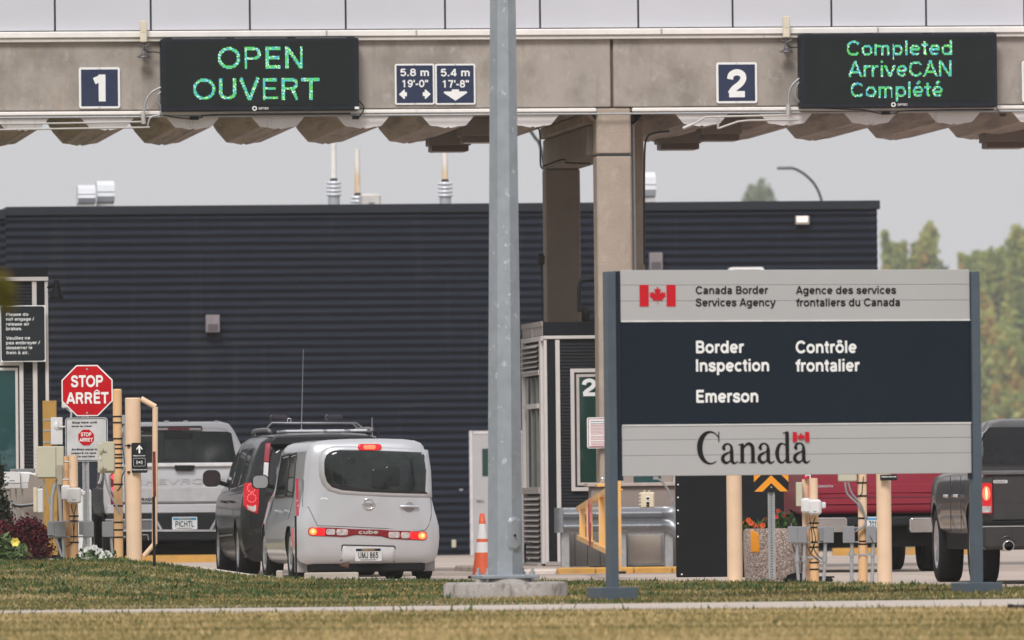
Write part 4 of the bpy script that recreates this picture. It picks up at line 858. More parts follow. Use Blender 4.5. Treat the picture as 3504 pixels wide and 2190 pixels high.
# ------------------------------------------------------------------ steel light pole
PF = G(1730, 92.5, 12)
pl = thing('light_pole', 'tall tapered eight sided galvanised steel light pole on a concrete footing in the foreground', 'light pole', PF)
zpb = .215; tp = PF.z(1712, 0); r1 = PF.u(1791, 1960)-PF.u(1668, 1960); r2 = PF.u(1757, 0)-PF.u(1668, 0)
lean = PF.u(1712, 0)-PF.u(1730, 1960)
k = 9.5/tp; b = MB(); o8 = radians(10); vs = []
for z, r, l in ((zpb, r1/2/.96, 0), (tp, r2/2/.96, lean+.025), (9.5, (r2/2/.96)-(r1-r2)*.5*(k-1), (lean+.025)*k)):
    for i in range(8): t = o8 + 2*pi*i/8; vs.append((l + r*cos(t), r*sin(t), z))
b.add(vs, [(j*8+i, j*8+(i+1) % 8, (j+1)*8+(i+1) % 8, (j+1)*8+i) for j in range(2) for i in range(8)]); obj('shaft', b, galv, pl)
b = MB(); b.tube([(lean*k, 0, 9.4), (lean*k-.3, 0, 9.9), (lean*k-1.6, 0, 10.1)], .05, sub=5); obj('lamp_arm', b, galv, pl)
b = MB(); b.box(lean*k-2.4, lean*k-1.5, -.15, .15, 10.05, 10.2, ch=.03); obj('lamp_head', b, greybox, pl)
b = MB(); b.box(-.255, .255, -.255, .255, zpb-.035, zpb, ch=.008); obj('base_plate', b, galv, pl)
for sx in (-1, 1):
    for sy in (-1, 1):
        b = MB(); b.cyl((sx*.2, sy*.2, zpb-.06), (sx*.2, sy*.2, zpb+.06), .014, n=8); b.cyl((sx*.2, sy*.2, zpb), (sx*.2, sy*.2, zpb+.025), .026, n=6, smooth=False); obj('anchor_bolt', b, galv2, pl)
hu = PF.u(1748, 1828); hz = PF.z(1748, 1828); b = MB()
hs_ = lambda a, c, o: (a, -.155 + (a/.155)**2*.06 - o, c)
b.patch(rrect(hu-.062, hu+.062, hz-.155, hz+.155, .06, 5), hs_, .008, skirt=.05); obj('handhole_rim', b, galv, pl)
b = MB(); b.patch(rrect(hu-.045, hu+.045, hz-.138, hz+.138, .044, 5), hs_, .013); obj('handhole_cover', b, M('cover_zinc', (.33,.35,.375), .5, metal=.4, var=.05), pl)
b = MB(); b.cyl((hu, -.19, hz-.01), (hu, -.14, hz-.01), .011, n=8); obj('bolt', b, blackm, pl)
b = MB(); n = 28; rr = .545
b.lathe([(0, zpb-.065), (rr-.03, zpb-.065), (rr, zpb-.085), (rr, -.1)], n=n); obj('footing', b, basecon, pl)
b = MB(); b.lathe([(0, zpb-.03), (.25, zpb-.032), (.27, zpb-.066)], n=20); obj('grout', b, basecon, pl)

# ------------------------------------------------------------------ traffic cone
F = G(1652, 121); t = thing('traffic_cone', 'orange traffic cone with two white bands half behind the steel pole', 'traffic cone', F)
hh = F.z(1652, 1757); cr = lambda q: .125*(1-q) + .026*q
for a_, c_, mt, nm in ((.03, .40, orange, 'cone'), (.40, .56, reflw, 'reflective_band'), (.56, .61, orange, 'cone'), (.61, .84, reflw, 'reflective_band'), (.84, 1.0, orange, 'cone')):
    b = MB(); b.lathe([(cr(a_), a_*hh), (cr(c_), c_*hh)] + ([(0, hh)] if c_ == 1 else []), n=20); obj(nm, b, mt, t)
b = MB(); b.box(-.17, .17, -.17, .17, 0, .03, ch=.008); obj('base', b, blackrub, t)

# ------------------------------------------------------------------ helpers for posts and boxes
def bollard(px0, px1, ytop, ybot, D, label, mt=cream, zb=None, name='bollard', group=None, extra=None, flat=True):
    F = Fr(world((px0+px1)/2, ybot, D), 0); z0 = F.o.z; r = (px1-px0)/2*D/FPX
    h = F.z((px0+px1)/2, ytop)
    t = thing(name, label, 'bollard', F, group); b = MB(); b.cyl((0,0,-.1), (0,0,h-.012), r, n=22); b.lathe([(r, h-.012), (r-.008, h), (0, h)], n=22)
    obj('pipe', b, mt, t)
    if extra: extra(F, t, r, h)
    return t, F, r
def LZ(F, x, y, v=0): u, z = F.hit(x, y, v); return u, v, z
def lbox(b, F, x0, y0, x1, y1, v0, v1, m=0, ch=0): a, c, e, f = F.rect(x0, y0, x1, y1, v0); return b.box(a, c, v0, v1, e, f, m, ch)
def lpath(F, pts, v=0): return [LZ(F, p[0], p[1], p[2] if len(p) > 2 else v) for p in pts]
def jbox(F, t, x0, y0, x1, y1, v0=-.12, v1=-.03, mt=None):
    mt = mt or greybox; b = MB(); lbox(b, F, x0, y0+3, x1, y1-3, v0+.018, v1, ch=.004); bx = obj('junction_box', b, mt, t)
    b = MB(); lbox(b, F, x0-1, y0, x1+1, y1, v0, v0+.018, ch=.006); obj('lid', b, mt, bx)
    b = MB()
    for (x, y) in ((x0+3, y0+4), (x1-3, y0+4), (x0+3, y1-4), (x1-3, y1-4)): u, v, z = LZ(F, x, y, v0); b.cyl((u, v0-.004, z), (u, v0+.002, z), .006, n=6)
    obj('screw', b, galv2, bx); return bx
def cond(F, t, pts, r=.017, v=-.07, mt=None, name='conduit', sub=0): b = MB(); b.tube(lpath(F, pts, v), r, sub=sub); return obj(name, b, mt or galv2, t)
def bands(F, t, xs, ys, r, mt=None, dx=0):
    for y in ys:
        z = LZ(F, xs, y)[2]; b = MB(); b.lathe([(r+.001, z-.008), (r+.007, z-.006), (r+.007, z+.006), (r+.001, z+.008)], (dx, 0, 0), n=18); obj('strap', b, mt or cablem, t)

# ------------------------------------------------------------------ right island
DR = 102.8
bollard(2489, 2542, 1500, 1993, 103.4, 'thick cream bollard between the black panel and the aggregate planter', group='cream bollards by the right lane')
def ex_r(F, t, r, h):
    b = MB(); lbox(b, F, 3012, 1624, 3070, 1644, -.14, -.10, ch=.004); p = obj('card_sign', b, blackm, t)
    b = MB(); text(b, 'Présentez votre carte', LZ(F, 3014, 1632)[0], LZ(F, 3014, 1634)[2], .014, .14, off=.144); obj('lettering', b, signwhite, p)
bollard(3002, 3053, 1560, 2000, 99.5, 'thick cream bollard with a black plate at its top, left of the dark pickup', group='cream bollards by the right lane', extra=ex_r)
# sensor post pair
Fp = Fr(world(2785, 1997, 102.0), 0); t = thing('sensor_post', 'pair of thin cream pipes with white readers and grey junction boxes beside the planter', 'equipment post', Fp, 'equipment posts by the lanes')
def pipe(F, t, x0, x1, y0, y1, v=0, mt=cream, nm='pipe'):
    a = LZ(F, x0, 1700, v)[0]; c = LZ(F, x1, 1700, v)[0]; zt = LZ(F, x0, y0, v)[2]; r = (c-a)/2; b = MB(); b.cyl(((a+c)/2, v, -.1), ((a+c)/2, v, zt), r, n=18)
    o = obj(nm, b, mt, t); return (a+c)/2, r
c1, q1 = pipe(Fp, t, 2744, 2768, 1640, 1997, .08); c2, q2 = pipe(Fp, t, 2769, 2799, 1636, 1997, 0)
obj('pipe_sleeve', MB().cyl((c2, 0, -.1), (c2, 0, LZ(Fp, 2785, 1765)[2]), q2+.002, n=18), cream2, t)
bands(Fp, t, 2785, (1790, 1805, 1855, 1872, 1925, 1948), q2, dx=c2)
b = MB(); lbox(b, Fp, 2742, 1704, 2775, 1757, -.10, .0, ch=.02); obj('reader', b, plastic_w, t)
b = MB(); lbox(b, Fp, 2768, 1709, 2811, 1762, -.15, -.04, ch=.02); rd = obj('reader', b, plastic_w, t); b = MB(); lbox(b, Fp, 2783, 1749, 2794, 1752, -.152, -.149); obj('mark', b, greybox, rd)
b = MB(); lbox(b, Fp, 2811, 1718, 2826, 1740, -.12, -.05, ch=.01); obj('bracket', b, plastic_w, t)
b = MB(); lbox(b, Fp, 2724, 1650, 2746, 1733, -.06, .04, ch=.006); obj('cabinet', b, beigebox, t)
b = MB(); b.tube(lpath(Fp, [(2758, 1640), (2758, 1626), (2772, 1626), (2772, 1640)], .02), .008); obj('hook', b, plastic_w, t)
b = MB(); lbox(b, Fp, 2752, 1630, 2766, 1640, .0, .06, ch=.006); obj('red_lamp', b, M('red_lens', (.55,.02,.05), .3), t)
for r_ in ((2697, 1801, 2728, 1858), (2729, 1801, 2760, 1858), (2818, 1801, 2852, 1858)): jbox(Fp, t, *r_)
b = MB(); lbox(b, Fp, 2803, 1806, 2818, 1852, -.06, -.02, ch=.004); obj('junction_box', b, greybox, t)
for p in ([(2728, 1860), (2728, 1930), (2734, 1999)], [(2752, 1860), (2752, 1930), (2750, 1999)], [(2824, 1860), (2822, 1930), (2818, 1999)]):
    cond(Fp, t, p); q = LZ(Fp, p[1][0], 1912, -.07); b = MB(); b.cyl((q[0], -.07, q[2]-.03), (q[0], -.07, q[2]+.03), .027, n=10); obj('coupling', b, galv2, t)
b = MB(); lbox(b, Fp, 2700, 1803, 2850, 1809, -.035, -.02); lbox(b, Fp, 2700, 1853, 2850, 1858, -.035, -.02); lbox(b, Fp, 2722, 1905, 2826, 1911, -.05, -.035); obj('rail', b, galv2, t)
for pts in ([(2712, 1860), (2722, 1890), (2745, 1915)], [(2760, 1862), (2776, 1895), (2812, 1925)], [(2790, 1770), (2782, 1800), (2790, 1850), (2770, 1900)], [(2770, 1770), (2777, 1815), (2786, 1880), (2812, 1915)]):
    cond(Fp, t, pts, .004, -.05, cablem, 'cable', 6)
# second post with hoses
Fp = Fr(world(2950, 1998, 101.0), 0); t = thing('sensor_post', 'single thin cream pipe with two grey junction boxes and a looping grey hose', 'equipment post', Fp, 'equipment posts by the lanes')
c1, q1 = pipe(Fp, t, 2935, 2966, 1560, 1997); obj('pipe_sleeve', MB().cyl((c1, 0, -.1), (c1, 0, LZ(Fp, 2950, 1800)[2]), q1+.002, n=18), cream2, t)
bands(Fp, t, 2950, (1652, 1697, 1773, 1852, 1862), q1, dx=c1)
jbox(Fp, t, 2885, 1800, 2924, 1858); jbox(Fp, t, 2964, 1800, 2998, 1858)
for p in ([(2915, 1860), (2914, 1930), (2914, 1999)], [(2988, 1860), (2986, 1930), (2984, 1999)]):
    cond(Fp, t, p); q = LZ(Fp, p[1][0], 1896, -.07); b = MB(); b.cyl((q[0], -.07, q[2]-.02), (q[0], -.07, q[2]+.03), .027, n=10); obj('coupling', b, galv2, t)
b = MB(); lbox(b, Fp, 2890, 1803, 2996, 1808, -.035, -.02); lbox(b, Fp, 2890, 1852, 2996, 1857, -.035, -.02); lbox(b, Fp, 2900, 1895, 2992, 1901, -.05, -.035); obj('rail', b, galv2, t)
b = MB(); lbox(b, Fp, 2868, 1590, 2932, 1648, -.09, .02, ch=.01); obj('cabinet', b, beigebox, t)
cond(Fp, t, [(2892, 1650), (2900, 1690), (2935, 1725), (2962, 1770), (2955, 1800), (2925, 1820), (2912, 1828)], .010, -.08, M('grey_hose', (.25,.25,.26), .5), 'hose', 6)
cond(Fp, t, [(2902, 1650), (2915, 1688), (2945, 1725), (2958, 1760), (2962, 1795), (2930, 1818)], .009, -.1, greybox, 'hose', 6)
cond(Fp, t, [(2955, 1630), (2951, 1660), (2948, 1690), (2935, 1697)], .004, -.06, cablem, 'cable', 5)
cond(Fp, t, [(2975, 1832), (2983, 1845), (2988, 1860)], .003, -.14, cablem, 'cable', 5)
# planter with chevron marker
Fq = Fr(world(2645, 1986, 104.5), 0)
aggregate = bpy.data.materials.new('exposed_aggregate'); aggregate.use_nodes = True; N = aggregate.node_tree.nodes; L = aggregate.node_tree.links
vo = N.new('ShaderNodeTexVoronoi'); vo.inputs['Scale'].default_value = 105; tc_ = N.new('ShaderNodeTexCoord'); L.new(tc_.outputs['Object'], vo.inputs[0])
sp = N.new('ShaderNodeSeparateColor'); L.new(vo.outputs['Color'], sp.inputs[0]); cr_ = N.new('ShaderNodeValToRGB'); e = cr_.color_ramp.elements
for p_, c_ in ((.3, (.24,.165,.135,1)), (.55, (.34,.26,.22,1)), (.8, (.46,.38,.34,1))): q = e.new(p_); q.color = c_
e[0].color = (.13,.09,.075,1); e[-1].color = (.66,.60,.56,1)
L.new(sp.outputs[0], cr_.inputs[0]); L.new(cr_.outputs[0], N['Principled BSDF'].inputs['Base Color']); N['Principled BSDF'].inputs['Roughness'].default_value = .85
bp = N.new('ShaderNodeBump'); bp.inputs['Strength'].default_value = .8; bp.inputs['Distance'].default_value = .01; bp.invert = True; L.new(vo.outputs['Distance'], bp.inputs['Height']); L.new(bp.outputs[0], N['Principled BSDF'].inputs['Normal'])
t = thing('planter', 'rough exposed aggregate concrete planter with an orange paint mark', 'planter', Fq)
rp_ = 100*104.5/FPX; hp = LZ(Fq, 2640, 1808)[2]; b = MB(); b.lathe([(rp_*.96, 0), (rp_, hp*.5), (rp_, hp-.02), (rp_-.015, hp), (rp_-.06, hp), (rp_-.06, hp-.06), (0, hp-.06)], n=36); obj('tub', b, aggregate, t)
b = MB(); P = [(-.045, 0), (.04, 0), (.04, .10), (.03, .13), (.042, .17), (.03, .185), (-.01, .215), (-.045, .225)]; cu, cz = LZ(Fq, 2583, 1890)[0], LZ(Fq, 2583, 1890)[2]
b.patch([(cu+a, cz+c) for a, c in P], lambda a, c, o: (a, -math.sqrt(max(0, (rp_+.001)**2 - a*a)) - o, c), .004); obj('paint_mark', b, oran2, t)
leafg = attr_mat('flower_leaves', [(0, (.02,.05,.015)), (1, (.09,.17,.05))], .6, .2)
def cloud(name, n, fpos, size, mt, parent=None, F=None, flat=.0, kind=None, label=None, asp=1.0, tint=None):
    P = fpos(n); n = len(P); d1 = rng.normal(size=(n, 3)); d1 /= np.linalg.norm(d1, axis=1)[:, None]; d2 = np.cross(d1, rng.normal(size=(n, 3))); d2 /= np.linalg.norm(d2, axis=1)[:, None]
    s = (size*rng.uniform(.6, 1.4, n))[:, None]; v = np.stack([P - d1*s*asp*.5, P + d2*s*.35, P + d1*s*asp*.5, P - d2*s*.35], 1)
    me = bpy.data.meshes.new(name); me.vertices.add(4*n); me.loops.add(4*n); me.polygons.add(n)
    me.vertices.foreach_set('co', v.ravel()); me.loops.foreach_set('vertex_index', np.arange(4*n)); me.polygons.foreach_set('loop_start', np.arange(n)*4); me.polygons.foreach_set('loop_total', np.full(n, 4))
    at = me.attributes.new('tint', 'FLOAT', 'POINT'); tv = rng.random(n) if tint is None else tint(P); at.data.foreach_set('value', np.repeat(np.clip(tv, 0, 1), 4)); me.materials.append(mt); me.update()
    return obj(name, me, None, parent, label, kind, F)
def flowers(F, base, spots, rad, petal, label, cat='flowers', leafn=160, spread=.1, hgt=.12, z0=0.0):
    t = thing('flowering_plant', label, cat, F)
    cen = np.array([LZ(F, x, y) for x, y in spots]); lo = np.array([LZ(F, x, base) for x, y in spots])
    def fl(n):
        i = rng.integers(0, len(spots), n); q = rng.random(n)[:, None]; return lo[i]*(1-q)*1.0 + cen[i]*q + rng.normal(0, spread*.5, (n, 3))*np.array([1, 1, .35])
    cloud('foliage', leafn, fl, .05, leafg, t)
    for c in cen:
        b = MB(); dy = random.uniform(-.12, .05)
        for k in range(7):
            a = 2*pi*k/7; r = rad; p = Vector((c[0], dy, c[2])); e1 = Vector((cos(a), -.35, sin(a)))*r; e2 = Vector((-sin(a), 0, cos(a)))*r*.5
            b.add([p, p+e1*.6+e2, p+e1, p+e1*.6-e2], [(0,1,2,3)]); b.add([p+Vector((0,-.004,0)), p+e1*.35+e2*.5+Vector((0,-.3*r,0)), p+e1*.55, p+e1*.35-e2*.5], [(0,1,2,3)])
        obj('blossom', b, petal, t)
        b = MB(); b.tube([(c[0], dy+.004, c[2]), (c[0]*.98, dy+.02, c[2]*.5+lo[0][2]*.5), (c[0]*.97, dy+.03, lo[0][2]-.01)], .003, n=5); obj('stem', b, M('stem_green', (.06,.12,.03), .6), t)
    return t
orp = M('orange_petals', (.70,.12,.03), .6, var=.25, scale=30); whp = M('white_petals', (.78,.77,.76), .6, var=.06); yep = M('yellow_petals', (.80,.66,.13), .6, var=.1)
F = Fr((Fq.o.x, Fq.o.y-.0, Fq.o.z), 0)
flowers(F, 1810, [(2548, 1791), (2561, 1780), (2568, 1789), (2579, 1797), (2556, 1794), (2609, 1797), (2598, 1802)], .030, orp, 'orange marigolds at the left side of the aggregate planter')
flowers(F, 1810, [(2618, 1777), (2663, 1748), (2683, 1766), (2655, 1768)], .024, M('red_petals', (.55,.04,.03), .6, var=.2), 'taller red flowers behind the chevron marker post in the planter', leafn=130)
F = Fr(world(2638, 1983, 102.9), 0); t = thing('chevron_marker', 'orange and black chevron hazard marker on a perforated steel post before the planter', 'sign', F)
b = MB(); b.rb; lbox(b, F, 2578, 1560, 2698, 1684, -.03, -.015); obj('sign_face', b, blackm, t)
b = MB(); cxx, _, zb0 = LZ(F, 2639, 1682); k = 102.9/FPX
for oy in (0, 62): 
    for s in (-1, 1):
        P = [(cxx+s*58*k, zb0+oy*k), (cxx+s*30*k, zb0+oy*k), (cxx, zb0+(29+oy)*k), (cxx, zb0+(56+oy)*k)]
        b.prism(P if s < 0 else P[::-1], -.034, -.0305)
for s in (-1, 1): b.prism([(cxx+s*59*k, zb0+33*k), (cxx+s*59*k, zb0+62*k), (cxx+s*31*k, zb0+60*k)], -.034, -.0305)
obj('chevron', b, oran2, t)
def perforated(F, t, x0, x1, y0, y1, nm='post'):
    a, _, zt = LZ(F, x0, y0); c = LZ(F, x1, y0)[0]; zb = LZ(F, x0, y1)[2]; b = MB(); w_ = c-a
    b.box(a, a+w_*.24, -.012, .025, zb, zt); b.box(c-w_*.24, c, -.012, .025, zb, zt); b.box(a+w_*.2, c-w_*.2, .004, .012, zb, zt)
    for i in range(int((zt-zb)/.026)): z = zb+.014+i*.026; b.box((a+c)/2-.006, (a+c)/2+.006, .0025, .004, z-.005, z+.005, m=1)
    o = obj(nm, b, [galv2, gapm], t); return o
perforated(F, t, 2627, 2651, 1676, 1981)
b = MB(); q = LZ(F, 2639, 1667); b.cyl((q[0], -.045, q[2]), (q[0], -.02, q[2]), .009, n=8); obj('bolt', b, galv2, t)
F = Fr(world(2765, 1988, 103.8), 0); b = MB(); b.add([], [])
b.box(-.24, .24, -.2, .2, -.01, .03, ch=.012); b.prism([(-.22, .03), (.05, .03), (.02, .07), (-.12, .085), (-.2, .06)], -.16, .14); b.box(.1, .26, -.1, .1, .03, .045, ch=.008)
single('rubber_base', b, blackrub, 'flat black rubber base lying on the pavement behind the paired pipes', 'sign base', F)
# black rubber faced barrier panel
F = Fr(world(2404, 1972, 108.5), 0); t = thing('barrier_panel', 'tall black rubber faced barrier panel with white bolts down its left edge', 'barrier', F)
b = MB(); lbox(b, F, 2312, 1400, 2492, 1975, 0, .25, ch=.01); obj('panel', b, M('black_panel', (.010,.0105,.013), .55, var=.15, scale=3), t)
for y in (1658, 1702, 1746, 1791, 1836): b = MB(); q = LZ(F, 2320, y); b.cyl((q[0], -.008, q[2]), (q[0], .002, q[2]), .009, n=8); obj('bolt', b, M('bolt_white', (.7,.7,.7), .4), t)
b = MB(); q = LZ(F, 2333, 1965); b.cyl((q[0], -.008, q[2]), (q[0], .002, q[2]), .009, n=8); obj('bolt', b, whitem, t)
F = Fr(world(2640, 1972, 111.5), 0); b = MB(); lbox(b, F, 2536, 1400, 2682, 1975, 0, .25, ch=.01)
single('barrier_panel', b, M('black_panel2', (.012,.013,.016), .5), 'black barrier panel standing behind the planter and chevron marker', 'barrier', F)
# island: kerb, walls, guard rail behind the sign
IF = Fr((gx(2060, 128), 128, 0), 6)
isl = MB(); kz = IF.z(2300, 1938); a_, c_ = IF.u(1806, 1940), IF.u(2560, 1940); isl.box(a_, c_, 0, 9.0, -.02, kz-.008, ch=.02)
obj('traffic_island', isl, paving, F=IF, kind='structure')
n = 5
for i in range(n):
    b = MB(); e = (c_-a_-.35)/n; b.box(a_+.35+i*e+.003, a_+.35+(i+1)*e-.003, -.14, 0, -.02, kz, ch=.02); obj('yellow_kerb', b, yellowk, F=IF, kind='structure')
b = MB(); b.box(a_-.25, a_+.345, -.10, 1.5, -.02, kz*.75, ch=.02); obj('island_edge', b, kerbm, F=IF, kind='structure')
WF = Fr(IF.o + IF.ey*1.6, 6); WF.o.z = kz
t = thing('island_wall', 'low concrete wall with a sill and window strip behind the guard rail', 'wall', WF)
b = MB(); lbox(b, WF, 2024, 1664, 2313, 1940, 0, .3, ch=.01); obj('wall', b, M('wall_beige_concrete', (.27,.225,.20), .85, var=.08, scale=3, bump=.2), t)
b = MB(); lbox(b, WF, 2010, 1652, 2313, 1664, -.05, .3, ch=.006); obj('sill', b, M('sill_concrete', (.45,.38,.34), .8), t)
b = MB(); lbox(b, WF, 2110, 1560, 2168, 1652, 0, .25); lbox(b, WF, 2262, 1560, 2300, 1652, 0, .25); obj('pier', b, M('pier_concrete', (.33,.28,.25), .85), t)
b = MB(); lbox(b, WF, 2168, 1560, 2262, 1652, .03, .06); obj('pane', b, glass_teal, t)
b = MB()
for i in range(9): u0 = LZ(WF, 1925+i*43, 1800)[0]; b.box(u0, u0+.145, -.10, -.04, 0, LZ(WF, 1950, 1822)[2]+(.0 if i < 9 else 0), ch=.004)
for i in range(9):
    u0 = LZ(WF, 1921+i*43, 1800)[0]; b = MB(); b.box(u0, u0+.152, -.10, -.04, .0, LZ(WF, 1950, 1822)[2], ch=.005); obj('skirt_panel', b, M('skirt_grey', (.19,.18,.17), .55, var=.1, scale=3), t)
t = thing('steel_cabinet', 'square beige steel cabinet door standing under the guard rail', 'cabinet', Fr(WF.o - WF.ey*.13, 6)); F = Fr(t.location, 6)
b = MB(); lbox(b, F, 2148, 1826, 2274, 1936, 0, .02, ch=.004); obj('frame', b, galv2, t); b = MB(); lbox(b, F, 2153, 1831, 2262, 1929, -.012, .0, ch=.004)
obj('door', b, M('beige_steel', (.44,.39,.34), .5, var=.08, scale=4, spots=[((.45,.30,.17), 6, .58, .7, (1,1,1), .5)]), t)
# guard rail
RF = Fr(IF.o + IF.ey*1.05, 6); RF.o.z = kz
t = thing('guard_rail', 'galvanised W beam guard rail with flared end across the booth front', 'guard rail', RF)
zt0, zt1, zt2, zt3, zt4 = [LZ(RF, 2200, y)[2] for y in (1735, 1757, 1778, 1797, 1820)]
def wbeam(a, c, z0, z1, flare=1.0, v=0.0):
    P = []
    for i in range(17):
        q = i/16; z = z0*(1-q)+z1*q; P.append((v - .075*abs(sin(pi*2*(q*.5+.0)*1.0*2/2*1.0*2))*.5 - .0, z))
    P = [(v + .02*0 - .045*(1-cos(4*pi*i/24))*flare, z0*(1-i/24)+z1*i/24) for i in range(25)]
    b = MB(); N = len(P); b.add([(a, p[0], p[1]) for p in P] + [(c, p[0], p[1]) for p in P], [(i, N+i, N+i+1, i+1) for i in range(N-1)], 0, True); b.add([(a, p[0]+.004, p[1]) for p in P] + [(c, p[0]+.004, p[1]) for p in P], [(i, N+i, N+i+1, i+1) for i in range(N-1)], 0, True)
    return b
galvr = M('guard_rail_zinc', (.27,.285,.31), .42, metal=.6, var=.12, scale=6, bump=.3, bscale=25, spots=[((.55,.57,.60), 9, .60, .7, (1,1,1), .6)])
a_, c_ = LZ(RF, 1926, 1780)[0], LZ(RF, 2262, 1780)[0]
obj('rail', wbeam(a_, c_, zt4, zt0), galvr, t)
b = MB(); V = []; n = 13
for j in range(n):
    q = j/(n-1); x = c_ + q*(LZ(RF, 2310, 1780)[0]-c_); ex = .04*q**3; 
    for i in range(25): s = i/24; z = (zt4-ex*2.0)*(1-s)+(zt0+ex*.7)*s; V.append((x, -.045*(1-cos(4*pi*s))*(1-q*.9) - .07*q*q, z))
b.add(V, [(j*25+i, (j+1)*25+i, (j+1)*25+i+1, j*25+i+1) for j in range(n-1) for i in range(24)], 0, True); obj('flared_end', b, galvr, t)
b = MB(); x0 = a_; 
for i in range(12):
    a1, a2 = pi*.5+pi*i/12, pi*.5+pi*(i+1)/12
    b.add([(x0+.10*cos(a1), .06-.10*sin(a1)+.0, zt4), (x0+.10*cos(a2), .06-.10*sin(a2), zt4), (x0+.10*cos(a2), .06-.10*sin(a2), zt0), (x0+.10*cos(a1), .06-.10*sin(a1), zt0)], [(0,1,2,3)], 0, True)
obj('return_end', b, galvr, t)
for px in (1935, 2130, 2290): u = LZ(RF, px, 1800)[0]; b = MB(); b.box(u-.05, u+.05, .03, .15, -.05, zt0-.03, ch=.005); obj('rail_post', b, galv2, t)
F = Fr(world(2217, 1738, 126.6), 6); b = MB(); t = thing('control_box', 'cream weatherproof control box with three black buttons above the guard rail', 'control box', F)
lbox(b, F, 2193, 1684, 2240, 1738, 0, .12, ch=.01); obj('case', b, M('cream_box', (.66,.58,.43), .5), t); b = MB(); lbox(b, F, 2198, 1688, 2236, 1735, -.012, 0, ch=.006); obj('lid', b, M('cream_box', (1,1,1)), t)
b = MB(); lbox(b, F, 2211, 1698, 2224, 1712, -.016, -.012); obj('label_plate', b, whitem, t)
for y in (1702, 1718, 1727): b = MB(); lbox(b, F, 2212, y, 2222, y+7, -.022, -.012, ch=.002); obj('button', b, blackm, t)
for x, y in ((2190, 1690), (2190, 1702), (2190, 1714), (2190, 1726), (2206, 1680), (2222, 1680)): b = MB(); lbox(b, F, x-3, y-2, x+3, y+3, .02, .08, ch=.004); obj('clamp', b, M('cream_box', (1,1,1)), t)
F = Fr(world(2275, 1712, 126.4), 6); b = MB(); b.tube(lpath(F, [(2240, 1636), (2262, 1645), (2285, 1675), (2298, 1705), (2308, 1725)]), .014, sub=6); lbox(b, F, 2236, 1630, 2252, 1641, -.02, .03); lbox(b, F, 2294, 1706, 2306, 1716, -.02, .02)
single('wall_conduit', b, M('grey_hose', (.25,.25,.26)), 'grey flexible conduit arching beside the cream control box', 'conduit', F)
# yellow gate and its post
F = Fr(world(2119, 1958, 118.0), 0); t = thing('gate_post', 'thin yellow steel post on a bolted foot to the right of the left sign post', 'post', F)
b = MB(); lbox(b, F, 2113, 1560, 2126, 1958, -.02, .02, ch=.004); obj('post', b, yellowp, t); b = MB(); lbox(b, F, 2104, 1955, 2142, 1963, -.08, .08, ch=.004); obj('foot', b, blackm, t)
for y in (1676, 1890): b = MB(); q = LZ(F, 2127, y); b.cyl((q[0]-.01, 0, q[2]), (q[0]+.012, 0, q[2]), .01, n=8); obj('hinge', b, yellowp, t)
# gate leaf swings toward the viewer: its far end is at the left
GA = Vector(world(1981, 1790, 126.0)); GB = Vector(world(2095, 1790, 110.0)); GA.z = GB.z = 0
F = Fr(GA, math.degrees(math.atan2(GB.y-GA.y, GB.x-GA.x))); Lg = (GB-GA).length
t = thing('yellow_gate', 'yellow barred swing gate seen nearly end on with a red lens shaped marker', 'gate', F)
def gz(px, py, s):  # height of a pixel at distance s along the leaf
    p = GA + (GB-GA)*(s/Lg); return world(px, py, p.y).z
spx = lambda s: 1752 + (GA + (GB-GA)*(s/Lg)).x*FPX/(GA + (GB-GA)*(s/Lg)).y
def sfor(px): return min(np.linspace(0, Lg, 400), key=lambda s: abs(spx(s)-px))
ztp, zbt = gz(1981, 1742, 0), gz(1981, 1838, 0); ztq, zbq = gz(2068, 1683, sfor(2068)), gz(2068, 1884, sfor(2068)); sq = sfor(2068)
fz = lambda s, a, c: a + (c-a)*s/sq
def rail(a, c, w_): 
    b = MB(); s0, s1 = 0, Lg*.98; b.add([(s0, -.03, fz(s0, a, c)-w_), (s1, -.03, fz(s1, a, c)-w_), (s1, .03, fz(s1, a, c)-w_), (s0, .03, fz(s0, a, c)-w_), (s0, -.03, fz(s0, a, c)+w_), (s1, -.03, fz(s1, a, c)+w_), (s1, .03, fz(s1, a, c)+w_), (s0, .03, fz(s0, a, c)+w_)], [(0,1,5,4),(3,7,6,2),(0,4,7,3),(1,2,6,5),(4,5,6,7),(0,3,2,1)]); return b
for a, c in ((ztp, ztq), (zbt, zbq)): obj('rail', rail(a, c, .028), yellowp, t)
for px in (1985, 2010, 2052, 2074): s = sfor(px); b = MB(); b.box(s-.03, s+.03, -.035, .035, fz(s, zbt, zbq), fz(s, ztp, ztq), ch=.003); obj('bar', b, yellowp, t)
s = sfor(2027); za, zb2 = gz(2027, 1706, s), gz(2027, 1873, s); P = [(s+.04*0, za), (s+.4, za*.72+zb2*.28), (s+.45, (za+zb2)/2), (s+.4, za*.28+zb2*.72), (s, zb2), (s-.4, za*.28+zb2*.72), (s-.45, (za+zb2)/2), (s-.4, za*.72+zb2*.28)]
b = MB(); b.prism(P, -.062, -.045); obj('marker_plate', b, M('faded_red', (.36,.06,.08), .5, var=.08, scale=5), t)
F = Fr(world(2063, 1652, 124), 6); b = MB(); t = thing('amber_lamp', 'small yellow bracket with a bare bulb beside the left sign post', 'lamp', F)
lbox(b, F, 2044, 1655, 2078, 1666, -.1, .1, ch=.006); obj('bracket', b, yellowp, t); b = MB(); q = LZ(F, 2062, 1640); b.lathe([(0, .03), (.03, .02), (.035, 0), (.01, -.03)], (q[0], 0, q[2]), n=12); b.tube([(q[0]-.01, 0, q[2]-.02), (q[0]-.05, 0, q[2]-.06)], .008); obj('bulb', b, chrome, t)
